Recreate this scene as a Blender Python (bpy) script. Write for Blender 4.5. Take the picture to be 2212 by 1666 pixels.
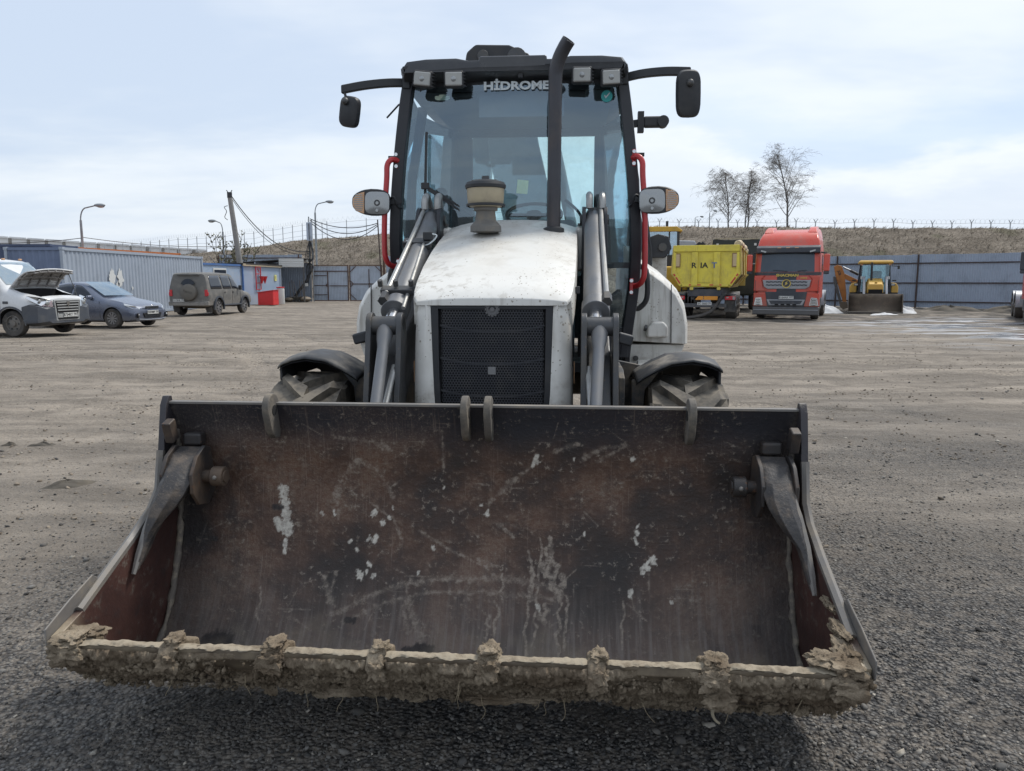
import bpy, bmesh, math, random
import numpy as np
from mathutils import Vector, Matrix, noise as mnoise
random.seed(7); rng = np.random.default_rng(11)
PI = math.pi; R = math.radians
scene = bpy.context.scene
for o in list(bpy.data.objects): bpy.data.objects.remove(o)
COL = scene.collection

# ------------------------------------------------------------ camera
cam_d = bpy.data.cameras.new('camera'); cam = bpy.data.objects.new('camera', cam_d); COL.objects.link(cam)
cam.location = (0, 0, 1.5); cam.rotation_euler = (R(90 - 7.8), 0, 0)
cam_d.sensor_width = 36; cam_d.lens = 36 * 1640 / 2212; cam_d.clip_start = .05; cam_d.clip_end = 3000
scene.camera = cam
scene.render.resolution_x = 1024; scene.render.resolution_y = 771
# ------------------------------------------------------------ sun, sky, exposure
SUN_AZ, SUN_EL = 52.0, 57.0          # degrees clockwise from +Y, above horizon
sd = Vector((math.sin(R(SUN_AZ)) * math.cos(R(SUN_EL)), math.cos(R(SUN_AZ)) * math.cos(R(SUN_EL)), math.sin(R(SUN_EL))))
sun_d = bpy.data.lights.new('sun', 'SUN'); sun = bpy.data.objects.new('sun', sun_d); COL.objects.link(sun)
sun_d.energy = 1.9; sun_d.angle = R(12); sun_d.color = (1, .955, .88)
sun.rotation_euler = (-sd).to_track_quat('-Z', 'Y').to_euler(); sun.location = sd * 60
cy = scene.cycles; cy.max_bounces = 4; cy.diffuse_bounces = 2; cy.glossy_bounces = 2; cy.transmission_bounces = 4; cy.transparent_max_bounces = 8; cy.caustics_reflective = False; cy.caustics_refractive = False
world = bpy.data.worlds.new('World'); scene.world = world; world.use_nodes = True
scene.view_settings.view_transform = 'Standard'; scene.view_settings.look = 'None'
scene.view_settings.exposure = 0.70; scene.view_settings.gamma = 1; scene.view_settings.use_curve_mapping = False

class NT:
    """tiny node-tree writer"""
    def __init__(s, tree): s.t = tree; s.l = tree.links
    def n(s, typ, ins=None, **props):
        nd = s.t.nodes.new(typ)
        for k, v in props.items(): setattr(nd, k, v)
        for k, v in (ins or {}).items(): s.set(nd.inputs[k], v)
        return nd
    def set(s, sock, v):
        if isinstance(v, bpy.types.NodeSocket): s.l.new(v, sock)
        elif isinstance(v, (tuple, list)) and len(v) == 3 and sock.type == 'RGBA': sock.default_value = (*v, 1)
        else: sock.default_value = v
    def math(s, op, a, b=0.0, c=None, clamp=False):
        nd = s.n('ShaderNodeMath', operation=op, use_clamp=clamp); s.set(nd.inputs[0], a); s.set(nd.inputs[1], b)
        if c is not None: s.set(nd.inputs[2], c)
        return nd.outputs[0]
    def noise(s, vec, scale, detail=4, rough=.55, dist=0):
        nd = s.n('ShaderNodeTexNoise', {'Scale': scale, 'Detail': detail, 'Roughness': rough, 'Distortion': dist})
        if vec is not None: s.set(nd.inputs['Vector'], vec)
        return nd.outputs['Fac']
    def voro(s, vec, scale, feature='F1', out='Distance', rand=1):
        nd = s.n('ShaderNodeTexVoronoi', {'Scale': scale, 'Randomness': rand}, feature=feature)
        if vec is not None: s.set(nd.inputs['Vector'], vec)
        return nd.outputs[out]
    def step(s, v, a, b):
        nd = s.n('ShaderNodeMapRange', {'Value': v, 'From Min': a, 'From Max': b, 'To Min': 0.0, 'To Max': 1.0}, interpolation_type='SMOOTHSTEP')
        return nd.outputs[0]
    def mix(s, fac, a, b, blend='MIX'):
        nd = s.n('ShaderNodeMix', data_type='RGBA', blend_type=blend)
        s.set(nd.inputs[0], fac); s.set(nd.inputs[6], a); s.set(nd.inputs[7], b); return nd.outputs[2]
    def mapv(s, vec, scale=(1, 1, 1), loc=(0, 0, 0), rot=(0, 0, 0)):
        nd = s.n('ShaderNodeMapping', {'Location': loc, 'Rotation': rot, 'Scale': scale}); s.set(nd.inputs['Vector'], vec); return nd.outputs[0]
    def sep(s, vec):
        nd = s.n('ShaderNodeSeparateXYZ'); s.set(nd.inputs[0], vec); return nd.outputs
    def comb(s, x, y, z):
        nd = s.n('ShaderNodeCombineXYZ'); s.set(nd.inputs[0], x); s.set(nd.inputs[1], y); s.set(nd.inputs[2], z); return nd.outputs[0]
    def bump(s, h, strength=.3, dist=.01):
        nd = s.n('ShaderNodeBump', {'Height': h, 'Strength': strength, 'Distance': dist}); return nd.outputs[0]

# cloudy sky: Nishita air seen through broken layers of cloud
w = NT(world.node_tree); world.node_tree.nodes.clear()
sky = w.n('ShaderNodeTexSky', sky_type='NISHITA'); sky.sun_disc = False
sky.sun_elevation = R(SUN_EL); sky.sun_rotation = R(SUN_AZ); sky.dust_density = 2.0; sky.air_density = 1.2
tc = w.n('ShaderNodeTexCoord'); dirv = tc.outputs['Generated']
dx, dy, dz = w.sep(dirv)
zz = w.math('MAXIMUM', dz, 0.0)
den = w.math('ADD', zz, .16)
pl = w.comb(w.math('DIVIDE', dx, den), w.math('DIVIDE', dy, den), 0.0)      # cloud deck seen in perspective
n1 = w.noise(w.mapv(pl, (.55, .9, 1), (3.1, 1.7, 0)), 1.0, 5, .58)
lay = w.step(n1, .38, .64)
ccol = w.mix(lay, (4.15, 4.8, 5.8), (5.7, 6.05, 6.45))
sk = w.mix(.86, sky.outputs[0], ccol)
# low heaps of cumulus standing along the horizon, white tops with thinner blue air above
az = w.math('ARCTAN2', dx, dy); el = w.math('ARCSINE', dz)
cv = w.comb(w.math('MULTIPLY', az, 3.0), w.math('MULTIPLY', el, 9.0), 0.0)
cn = w.noise(cv, 1.9, 4, .6)
topn = w.math('ADD', .5, w.math('ADD', w.math('MULTIPLY', w.math('SINE', w.math('ADD', w.math('MULTIPLY', az, 6.0), 1.2)), .16), w.math('MULTIPLY', w.math('SINE', w.math('MULTIPLY', az, 13.7)), .10)))
top_el = w.math('ADD', .075, w.math('MULTIPLY', topn, .17))
dome = w.math('SUBTRACT', w.math('ADD', top_el, w.math('MULTIPLY', w.math('SUBTRACT', cn, .5), .12)), el)
heap = w.step(dome, -.014, .022)
edge = w.math('MULTIPLY', heap, w.math('SUBTRACT', 1.0, w.step(dome, .008, .05)))
side = w.step(w.math('SINE', az), -.45, .62)
sk = w.mix(w.math('MULTIPLY', w.math('MULTIPLY', heap, .6), w.math('ADD', .25, w.math('MULTIPLY', side, .75))), sk, (5.0, 5.5, 6.2))
sk = w.mix(w.math('MULTIPLY', edge, w.math('ADD', .10, w.math('MULTIPLY', side, .55))), sk, (6.4, 6.65, 6.9))
gap = w.math('MULTIPLY', w.step(dome, -.085, -.02), w.math('SUBTRACT', 1.0, heap))
sk = w.mix(w.math('MULTIPLY', gap, w.math('MULTIPLY', side, .6)), sk, (4.0, 5.0, 6.5))
hz = w.math('SUBTRACT', 1.0, w.step(el, 0.0, .12))
sk = w.mix(w.math('MULTIPLY', hz, .55), sk, (5.0, 5.5, 6.15))
bg = w.n('ShaderNodeBackground', {'Color': sk, 'Strength': .1}); ow = w.n('ShaderNodeOutputWorld')
w.l.new(bg.outputs[0], ow.inputs[0])

# ------------------------------------------------------------ materials
MATS = {}
def newmat(name):
    m = bpy.data.materials.new(name); m.use_nodes = True; MATS[name] = m
    t = NT(m.node_tree); b = m.node_tree.nodes['Principled BSDF']; return m, t, b
def objvec(t): return t.n('ShaderNodeTexCoord').outputs['Object']
def posvec(t): return t.n('ShaderNodeNewGeometry').outputs['Position']

def paint(name, col, rough=.45, metal=0.0, dirt=(.16, .13, .10), amt=.35, scale=4.0, speck=0.0, low=0.0, lowz=.9, coat=0.0, bump=.12, chips=None, drip=0.0):
    """painted or bare surface with dust film, specks and (low) mud thrown up from the ground"""
    m, t, b = newmat(name); p = posvec(t)
    n1 = t.noise(p, scale, 4, .65); f = t.math('MULTIPLY', t.step(n1, .42, .75), amt)
    c = t.mix(f, col, dirt)
    if drip:
        dn = t.noise(t.mapv(p, (26, 26, 2.2)), 1.0, 3, .6); dm = t.noise(p, 2.1, 2, .5); c = t.mix(t.math('MULTIPLY', t.math('MULTIPLY', t.step(dn, .50, .66), t.step(dm, .40, .62)), drip), c, dirt)
    if chips:
        n4 = t.noise(p, scale * 7, 3, .7); c = t.mix(t.math('MULTIPLY', t.step(n4, .62, .68), .8), c, chips)
    if low:
        z = t.sep(p)[2]; lz = t.math('SUBTRACT', 1.0, t.step(z, .1, lowz)); n3 = t.noise(p, 9, 4, .7)
        c = t.mix(t.math('MULTIPLY', t.step(t.math('ADD', t.math('MULTIPLY', lz, .55), t.math('MULTIPLY', n3, .55)), .42, .72), low), c, dirt)
    if speck:
        v = t.voro(p, 55, 'F1'); vn = t.noise(p, 6, 2, .6)
        thr = t.math('MULTIPLY', t.step(vn, .38, .70), .42 * speck)
        c = t.mix(t.math('MULTIPLY', t.math('LESS_THAN', v, thr), .85), c, dirt)
        v2 = t.voro(p, 24, 'F1'); vn2 = t.noise(p, 3.1, 2, .6)
        c = t.mix(t.math('MULTIPLY', t.math('LESS_THAN', v2, t.math('MULTIPLY', t.step(vn2, .42, .72), .30 * speck)), .8), c, dirt)
    t.set(b.inputs['Base Color'], c); b.inputs['Metallic'].default_value = metal
    rn = t.n('ShaderNodeMapRange', {'Value': n1, 'From Min': .3, 'From Max': .7, 'To Min': max(rough - .1, .03), 'To Max': min(rough + .2, 1)})
    t.set(b.inputs['Roughness'], rn.outputs[0]); b.inputs['Coat Weight'].default_value = coat
    if bump: t.set(b.inputs['Normal'], t.bump(t.noise(p, 60, 2, .7), bump, .004))
    return m
def plain(name, col, rough=.5, metal=0.0, emit=None, **k):
    m, t, b = newmat(name); p = posvec(t); n = t.noise(p, 14, 4, .6)
    t.set(b.inputs['Base Color'], t.mix(t.math('MULTIPLY', n, .5), col, tuple(x * .72 for x in col)))
    b.inputs['Roughness'].default_value = rough; b.inputs['Metallic'].default_value = metal
    for kk, v in k.items(): b.inputs[kk].default_value = v
    return m
def pane(name, tint=(.72, .88, .90), gloss=.12, dirt=.06, rough=.02):
    """thin tinted glass sheet: see-through with a sky reflection and a film of dust"""
    m, t, b = newmat(name); m.node_tree.nodes.remove(b); p = posvec(t)
    tr = t.n('ShaderNodeBsdfTransparent', {'Color': tint}); gl = t.n('ShaderNodeBsdfGlossy', {'Roughness': rough, 'Color': (.72, .88, 1)})
    fr = t.n('ShaderNodeFresnel', {'IOR': 1.45}); df = t.n('ShaderNodeBsdfDiffuse', {'Color': (.42, .44, .43)})
    a = t.n('ShaderNodeMixShader'); t.set(a.inputs[0], t.math('ADD', t.math('MULTIPLY', fr.outputs[0], .9), gloss, clamp=True)); t.l.new(tr.outputs[0], a.inputs[1]); t.l.new(gl.outputs[0], a.inputs[2])
    c = t.n('ShaderNodeMixShader'); t.set(c.inputs[0], t.math('MULTIPLY', t.step(t.noise(p, 5, 7, .7), .35, .8), dirt * 2.5)); t.l.new(a.outputs[0], c.inputs[1]); t.l.new(df.outputs[0], c.inputs[2])
    t.l.new(c.outputs[0], m.node_tree.nodes['Material Output'].inputs[0]); return m

MUD = (.19, .155, .115)
white = paint('dirty_white_paint', (.74, .725, .68), .40, dirt=(.30, .26, .205), amt=.40, scale=3.2, speck=.62, drip=.5, low=.85, lowz=1.6, coat=.25)
white_clean = paint('van_white_paint', (.62, .63, .64), .3, dirt=(.28, .26, .23), amt=.35, scale=2.5, low=.75, lowz=1.0, coat=.3)
black = paint('black_plastic', (.022, .024, .028), .5, dirt=(.12, .11, .10), amt=.30, scale=5)
cabblack = paint('cab_frame_black', (.018, .020, .026), .42, dirt=(.10, .10, .10), amt=.22, scale=6, low=.4, lowz=1.6)
steel_dark = paint('dark_grey_steel', (.070, .072, .076), .42, .35, dirt=(.17, .15, .12), amt=.45, scale=7, low=.35, lowz=1.2, chips=(.16, .12, .09))
steel_mud = paint('muddy_frame_steel', (.05, .052, .055), .6, .1, dirt=MUD, amt=.9, scale=9, low=.9, lowz=1.5, speck=.5)
barrel = paint('grey_cylinder_paint', (.155, .16, .17), .42, .25, dirt=(.22, .20, .17), amt=.35, scale=6)
pipe_g = paint('zinc_pipe', (.38, .38, .37), .4, .6, dirt=(.2, .18, .15), amt=.4, scale=8)
rubber = paint('tyre_rubber', (.026, .026, .027), .8, dirt=(.22, .19, .15), amt=1.0, scale=7, low=.9, lowz=1.9)
rubber_far = paint('car_tyre_rubber', (.026, .026, .027), .8, dirt=(.16, .14, .12), amt=.6, scale=4, low=.3, lowz=.8)
red = paint('red_rail_paint', (.50, .025, .03), .38, dirt=(.2, .1, .08), amt=.25, scale=8, coat=.2)
cream = paint('cream_bowl', (.42, .36, .25), .4, dirt=(.18, .15, .12), amt=.5, scale=8)
steel_cav = plain('dark_cavity', (.008, .008, .009), .9)
glass_front = pane('windscreen_glass', (.80, .91, .93), .14, .02)
glass_cab = pane('cab_side_glass', (.86, .96, .95), .05, .05)
glass_dark = plain('tinted_car_glass', (.02, .026, .038), .08, 0, **{'Specular IOR Level': .32})
glass_car = pane('car_glass', (.55, .62, .66), .35, .10)
lens = plain('lamp_lens', (.36, .37, .37), .22, .5)
lensbright = plain('lamp_reflector', (.72, .74, .76), .1, .8)
amber = plain('amber_lens', (.62, .36, .20), .2)
orange_m = plain('orange_reflector', (.75, .30, .03), .35)
redlens = plain('red_lens', (.55, .03, .04), .25)
chrome = plain('chrome_trim', (.62, .63, .65), .18, .95)
text_w = plain('white_sticker', (.72, .78, .80), .5)
plate_w = plain('plate_white', (.62, .62, .60), .5)
ink = plain('ink_black', (.02, .02, .022), .6)
teal = plain('teal_sticker', (.05, .42, .42), .5)

def mirrormat():
    m, t, b = newmat('interior_headliner'); p = posvec(t)
    t.set(b.inputs['Base Color'], t.mix(t.noise(p, 8), (.12, .15, .185), (.16, .195, .235))); b.inputs['Roughness'].default_value = .85; return m
liner = mirrormat()

# ------------------------------------------------------------ mesh writer
def prop(o, label=None, cat=None, group=None, kind=None):
    if label: o['label'] = label
    if cat: o['category'] = cat
    if group: o['group'] = group
    if kind: o['kind'] = kind
    return o
def empty(name, loc=(0, 0, 0), rz=0, label=None, cat=None, group=None):
    o = bpy.data.objects.new(name, None); COL.objects.link(o); o.location = loc; o.rotation_euler = (0, 0, rz)
    o.empty_display_size = .2
    return prop(o, label, cat, group)
def link(name, me, mat=None, parent=None):
    o = bpy.data.objects.new(name, me); COL.objects.link(o)
    if parent: o.parent = parent
    if mat and not me.materials: me.materials.append(mat)
    return o
def dup(root, loc, rz, parent=None):
    r = root.copy(); COL.objects.link(r); r.location = loc; r.rotation_euler = (0, 0, rz)
    if parent: r.parent = parent
    for ch in list(root.children):
        c = ch.copy(); COL.objects.link(c); c.parent = r
        for g in list(ch.children):
            d = g.copy(); COL.objects.link(d); d.parent = c
    return r

def xyz(axis, a, b, h):
    return {'x': (h, a, b), 'y': (a, h, b), 'z': (a, b, h)}[axis]
class MB:
    def __init__(s): s.v = []; s.f = []
    def add(s, vs, fs):
        k = len(s.v); s.v += [tuple(p) for p in vs]; s.f += [tuple(i + k for i in f) for f in fs]; return s
    def box(s, c, d, rot=None):
        x, y, z = d[0] / 2, d[1] / 2, d[2] / 2
        vs = [Vector((i * x, j * y, k * z)) for k in (-1, 1) for j in (-1, 1) for i in (-1, 1)]
        if rot is not None:
            M = rot if isinstance(rot, Matrix) else (Matrix.Rotation(rot[2], 3, 'Z') @ Matrix.Rotation(rot[1], 3, 'Y') @ Matrix.Rotation(rot[0], 3, 'X'))
            vs = [M @ q for q in vs]
        vs = [q + Vector(c) for q in vs]
        return s.add(vs, [(0, 2, 3, 1), (4, 5, 7, 6), (0, 1, 5, 4), (2, 6, 7, 3), (0, 4, 6, 2), (1, 3, 7, 5)])
    def span(s, a, b): return s.box([(a[i] + b[i]) / 2 for i in range(3)], [abs(b[i] - a[i]) for i in range(3)])
    def bar(s, a, b, w, h, up=(0, 0, 1)):
        a = Vector(a); b = Vector(b); d = (b - a); L = d.length; d.normalize(); u = Vector(up)
        if abs(d.dot(u)) > .98: u = Vector((0, 1, 0))
        x = d.cross(u).normalized(); z = x.cross(d); M = Matrix((x, d, z)).transposed()
        return s.box((a + b) / 2, (w, L, h), M)
    def prism(s, poly, axis, h0, h1):
        n = len(poly); vs = [xyz(axis, a, b, h0) for a, b in poly] + [xyz(axis, a, b, h1) for a, b in poly]
        return s.add(vs, [tuple(range(n)), tuple(range(2 * n - 1, n - 1, -1))] + [(i, i + n, (i + 1) % n + n, (i + 1) % n) for i in range(n)])
    def loft(s, rings, caps=True, closed=True):
        n = len(rings[0]); vs = [p for r in rings for p in r]; fs = []
        for i in range(len(rings) - 1):
            for j in range(n if closed else n - 1):
                a = i * n + j; b = i * n + (j + 1) % n; fs.append((a, b, b + n, a + n))
        if caps: fs += [tuple(range(n - 1, -1, -1)), tuple((len(rings) - 1) * n + j for j in range(n))]
        return s.add(vs, fs)
    def tube(s, pts, r, n=8, caps=True):
        pts = [Vector(p) for p in pts]; rr = r if isinstance(r, (list, tuple)) else [r] * len(pts); rings = []
        ref = None
        for i, p in enumerate(pts):
            d = (pts[min(i + 1, len(pts) - 1)] - pts[max(i - 1, 0)]).normalized()
            if ref is None: ref = Vector((0, 0, 1)) if abs(d.z) < .9 else Vector((1, 0, 0))
            x = d.cross(ref).normalized(); ref = x.cross(d).normalized()
            rings.append([p + (x * math.cos(2 * PI * k / n) + ref * math.sin(2 * PI * k / n)) * rr[i] for k in range(n)])
        return s.loft(rings, caps)
    def cyl(s, a, b, r, n=16, r2=None): return s.tube([a, b], [r, r if r2 is None else r2], n)
    def lathe(s, prof, o, axis='z', n=24, a0=0, a1=2 * PI):
        full = abs(a1 - a0 - 2 * PI) < 1e-4; rings = []
        for k in range(n if full else n + 1):
            a = a0 + (a1 - a0) * k / n; ca, sa = math.cos(a), math.sin(a); ring = []
            for r, h in prof:
                q = {'z': (r * ca, r * sa, h), 'x': (h, r * ca, r * sa), 'y': (r * ca, h, r * sa)}[axis]
                ring.append((o[0] + q[0], o[1] + q[1], o[2] + q[2]))
            rings.append(ring)
        if full: rings.append(rings[0])
        k0 = len(s.v); s.loft(rings, False, False); return s
    def grid(s, fn, nu, nv):
        vs = [fn(i / nu, j / nv) for j in range(nv + 1) for i in range(nu + 1)]
        return s.add(vs, [(j * (nu + 1) + i, j * (nu + 1) + i + 1, (j + 1) * (nu + 1) + i + 1, (j + 1) * (nu + 1) + i) for j in range(nv) for i in range(nu)])
    def ball(s, c, r, n=12, m=8):
        r = r if isinstance(r, (tuple, list)) else (r, r, r)
        return s.grid(lambda u, v: (c[0] + r[0] * math.cos(2 * PI * u) * math.sin(PI * v), c[1] + r[1] * math.sin(2 * PI * u) * math.sin(PI * v), c[2] + r[2] * math.cos(PI * v)), n, m)
    def mesh(s, name, smooth=35, weld=True):
        me = bpy.data.meshes.new(name); me.from_pydata(s.v, [], s.f)
        bm = bmesh.new(); bm.from_mesh(me)
        if weld: bmesh.ops.remove_doubles(bm, verts=bm.verts, dist=1e-5)
        bmesh.ops.recalc_face_normals(bm, faces=bm.faces); bm.to_mesh(me); bm.free()
        if smooth:
            me.polygons.foreach_set('use_smooth', [True] * len(me.polygons)); me.set_sharp_from_angle(angle=R(smooth))
        me.update(); return me
    def build(s, name, mat, parent=None, smooth=35, bevel=0, seg=2, solid=0, sub=0):
        o = link(name, s.mesh(name, smooth), mat, parent)
        if solid: md = o.modifiers.new('solid', 'SOLIDIFY'); md.thickness = solid; md.offset = 0
        if bevel:
            md = o.modifiers.new('bevel', 'BEVEL'); md.width = bevel; md.segments = seg; md.limit_method = 'ANGLE'; md.angle_limit = R(40); md.harden_normals = bool(smooth)
        if sub: md = o.modifiers.new('sub', 'SUBSURF'); md.levels = sub; md.render_levels = sub
        return o
def cut(o, cutters):
    """carve holes (wheel arches, openings) for good; the carving shapes are removed again"""
    tmp = []
    for mb in cutters:
        c = link('cutter', mb.mesh('cutter', 0), steel_cav, o.parent); tmp.append(c)
        md = o.modifiers.new('b', 'BOOLEAN'); md.object = c; md.operation = 'DIFFERENCE'; md.solver = 'EXACT'; md.material_mode = 'TRANSFER'
    bpy.context.view_layer.update(); dg = bpy.context.evaluated_depsgraph_get()
    me = bpy.data.meshes.new_from_object(o.evaluated_get(dg)); old = o.data; o.modifiers.clear(); o.data = me
    for c in tmp: bpy.data.objects.remove(c)
    bpy.data.meshes.remove(old); return o
def text(body, size, mat, parent, loc, rot=(PI / 2, 0, 0), name='lettering', ext=.001, bold=0.0, sx=1.0, align='CENTER', space=1.0):
    cu = bpy.data.curves.new(name, 'FONT'); cu.body = body; cu.size = size; cu.extrude = ext; cu.offset = bold; cu.resolution_u = 3
    cu.align_x = align; cu.align_y = 'CENTER'; cu.space_character = space
    t = bpy.data.objects.new('tmp', cu); COL.objects.link(t); bpy.context.view_layer.update()
    me = bpy.data.meshes.new_from_object(t.evaluated_get(bpy.context.evaluated_depsgraph_get())); bpy.data.objects.remove(t)
    o = link(name, me, mat, parent); o.location = loc; o.rotation_euler = rot; o.scale = (sx, 1, 1); return o
def lerp(a, b, t): return a + (b - a) * t
def interp(x, xs, ys): return float(np.interp(x, xs, ys))
def smooth_path(pts, n=6):
    pts = [Vector(p) for p in pts]; out = []
    for i in range(len(pts) - 1):
        p0 = pts[max(i - 1, 0)]; p1 = pts[i]; p2 = pts[i + 1]; p3 = pts[min(i + 2, len(pts) - 1)]
        for k in range(n):
            t = k / n
            out.append(.5 * ((2 * p1) + (p2 - p0) * t + (2 * p0 - 5 * p1 + 4 * p2 - p3) * t * t + (3 * p1 - p0 - 3 * p2 + p3) * t ** 3))
    out.append(pts[-1]); return out
# value noise on numpy arrays, for terrain, stones and worn steel
def _h(ix, iy, s): 
    n = (ix.astype(np.int64) * 374761393 + iy.astype(np.int64) * 668265263 + s * 2147483647) & 0xffffffff
    n = ((n ^ (n >> 13)) * 1274126177) & 0xffffffff
    return ((n ^ (n >> 16)) & 0xffff) / 65535.0
def vnoise(x, y, s=0):
    ix = np.floor(x); iy = np.floor(y); fx = x - ix; fy = y - iy; fx = fx * fx * (3 - 2 * fx); fy = fy * fy * (3 - 2 * fy)
    a = _h(ix, iy, s); b = _h(ix + 1, iy, s); c = _h(ix, iy + 1, s); d = _h(ix + 1, iy + 1, s)
    return (a * (1 - fx) + b * fx) * (1 - fy) + (c * (1 - fx) + d * fx) * fy
def fbm(x, y, o=4, s=0):
    r = 0; a = .5; t = 0
    for k in range(o): r = r + a * vnoise(x * 2 ** k, y * 2 ** k, s + k); t += a; a *= .55
    return r / t
def np_mesh(name, v, f, mat, attrs=None, smooth=False):
    me = bpy.data.meshes.new(name); nv = len(v); nf = len(f); k = f.shape[1]
    me.vertices.add(nv); me.vertices.foreach_set('co', np.ascontiguousarray(v, dtype=np.float32).ravel())
    me.loops.add(nf * k); me.loops.foreach_set('vertex_index', np.ascontiguousarray(f, dtype=np.int32).ravel())
    me.polygons.add(nf); me.polygons.foreach_set('loop_start', np.arange(0, nf * k, k, dtype=np.int32)); me.polygons.foreach_set('loop_total', np.full(nf, k, dtype=np.int32))
    if smooth: me.polygons.foreach_set('use_smooth', np.ones(nf, dtype=bool))
    me.update(calc_edges=True); me.validate()
    for n, a in (attrs or {}).items():
        at = me.attributes.new(n, 'FLOAT', 'POINT'); at.data.foreach_set('value', np.ascontiguousarray(a, dtype=np.float32).ravel())
    me.materials.append(mat); return me
def grid_faces(nu, nv):
    i, j = np.meshgrid(np.arange(nu), np.arange(nv)); a = (j * (nu + 1) + i).ravel()
    return np.stack([a, a + 1, a + nu + 2, a + nu + 1], 1)
# ============================================================ SETTING
def gheight(x, y):
    h = (fbm(x * .35, y * .35, 3, 3) - .5) * .05 + (fbm(x * 1.7, y * 1.7, 3, 9) - .5) * .035
    rut = (np.abs(fbm(x * .10 + 3, (y - .12 * x) * .55, 4, 5) - .5) - .12) * .20 * np.clip((y - 7) / 4, 0, 1)
    rough = (fbm(x * 2.6, y * 3.4, 4, 21) - .5) * .075 * np.clip((y - 4.5) / 4, 0, 1)
    fade = np.clip((y + 5) / 6, 0, 1) * np.clip((75 - y) / 20, 0, 1)
    return (h + rut + rough) * fade * np.clip((110 - np.abs(x)) / 30, 0, 1) - .012
def ground_mat():
    m, t, b = newmat('yard_dirt_and_gravel'); p = posvec(t); X, Y, Z = t.sep(p)
    big = t.noise(p, .35, 3, .6); mid = t.noise(p, 2.3, 4, .65); fine = t.noise(p, 24, 3, .7)
    sa = t.noise(t.mapv(p, (.20, 1.25, 1), rot=(0, 0, R(24))), 1.0, 4, .66); sb_ = t.noise(t.mapv(p, (.20, 1.1, 1), rot=(0, 0, R(-14))), 1.3, 4, .66)
    pick = t.step(t.noise(p, .11, 2, .5), .42, .58); nd_ = t.n('ShaderNodeMix', {0: pick, 2: sa, 3: sb_}); streak = nd_.outputs[0]
    dirt = t.mix(t.step(streak, .38, .64), (.140, .120, .098), (.285, .247, .203))
    dirt = t.mix(t.math('MULTIPLY', t.step(mid, .42, .72), .55), dirt, (.092, .078, .064))
    dirt = t.mix(t.math('MULTIPLY', t.step(fine, .45, .75), .5), dirt, (.31, .27, .222))
    dirt = t.mix(t.math('MULTIPLY', t.step(t.noise(p, 70, 2, .7), .55, .72), .5), dirt, (.06, .054, .048))
    # wheel tracks: pairs of shallow ruts swinging across the yard
    trk = None; pp_ = t.comb(X, Y, 0.0); brk = t.step(t.noise(p, .45, 3, .6), .36, .60); wob = t.math('MULTIPLY', t.noise(p, .6, 2, .5), .7)
    for cx_, cy_, r_ in ((-30, 5, 27.2), (-30, 5, 29.1), (6, 60, 46.0), (6, 60, 47.9), (40, -5, 34.0), (40, -5, 35.9), (-8, -22, 31.5), (-8, -22, 33.4)):
        ds = t.n('ShaderNodeVectorMath', {0: pp_, 1: (cx_, cy_, 0)}, operation='DISTANCE').outputs['Value']
        d_ = t.math('ABSOLUTE', t.math('SUBTRACT', t.math('ADD', ds, wob), r_)); k_ = t.math('SUBTRACT', 1.0, t.step(d_, .10, .34)); trk = k_ if trk is None else t.math('MAXIMUM', trk, k_)
    trk = t.math('MULTIPLY', trk, t.math('MULTIPLY', brk, t.step(Y, 5.5, 9)))
    dirt = t.mix(t.math('MULTIPLY', trk, .55), dirt, t.mix(t.step(fine, .4, .6), (.10, .084, .067), (.36, .31, .25)))
    # gravel: stone cells, dark joints
    vn_ = t.n('ShaderNodeTexVoronoi', {'Scale': 55.0, 'Vector': p}); vc = vn_.outputs['Color']; vd = vn_.outputs['Distance']; sx = t.sep(vc)[0]
    g = t.mix(sx, (.05, .05, .052), (.19, .184, .174)); g = t.mix(t.step(vd, .35, .62), g, (.03, .03, .032))
    g = t.mix(t.math('MULTIPLY', t.step(mid, .5, .68), .5), g, (.14, .12, .098))
    near = t.math('ADD', t.math('MULTIPLY', t.math('SUBTRACT', 6.2, Y), .16), t.math('MULTIPLY', X, .055))
    gm = t.step(t.math('ADD', near, t.math('MULTIPLY', t.math('SUBTRACT', big, .5), 2.2)), -.45, .75)
    gm = t.math('MULTIPLY', gm, t.math('ADD', .45, t.math('MULTIPLY', t.step(fine, .35, .6), .55)))
    c = t.mix(gm, dirt, g)
    # dark oily earth by the trucks and the fence
    far = t.math('MULTIPLY', t.step(Y, 24, 31), t.step(X, 2, 9)); c = t.mix(t.math('MULTIPLY', far, t.step(t.noise(p, .8, 3, .65), .40, .58)), c, (.07, .062, .052))
    # thawing ice and slush in streaks, right of the trucks, and standing water between
    reg = t.math('MULTIPLY', t.step(t.math('SUBTRACT', X, t.math('MULTIPLY', Y, .1)), 5.5, 12), t.math('MULTIPLY', t.step(Y, 15, 20), t.math('SUBTRACT', 1.0, t.step(Y, 29, 35))))
    ic = t.noise(t.mapv(p, (.22, 1.0, 1), rot=(0, 0, R(-4))), 1.0, 4, .66)
    ice = t.math('MULTIPLY', t.step(t.math('ADD', ic, t.math('MULTIPLY', reg, .09)), .60, .66), reg)
    wet = t.math('MULTIPLY', t.step(t.noise(t.mapv(p, (.3, 1.0, 1), (5, 0, 0)), .8, 2, .5), .50, .57), reg)
    c = t.mix(t.math('MULTIPLY', wet, .72), c, (.075, .07, .066)); c = t.mix(t.math('MULTIPLY', ice, .85), c, (.40, .41, .43))
    t.set(b.inputs['Base Color'], c)
    rg = t.math('SUBTRACT', .92, t.math('MULTIPLY', wet, .72)); rg = t.math('ADD', rg, t.math('MULTIPLY', ice, .3), clamp=True); t.set(b.inputs['Roughness'], rg)
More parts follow.
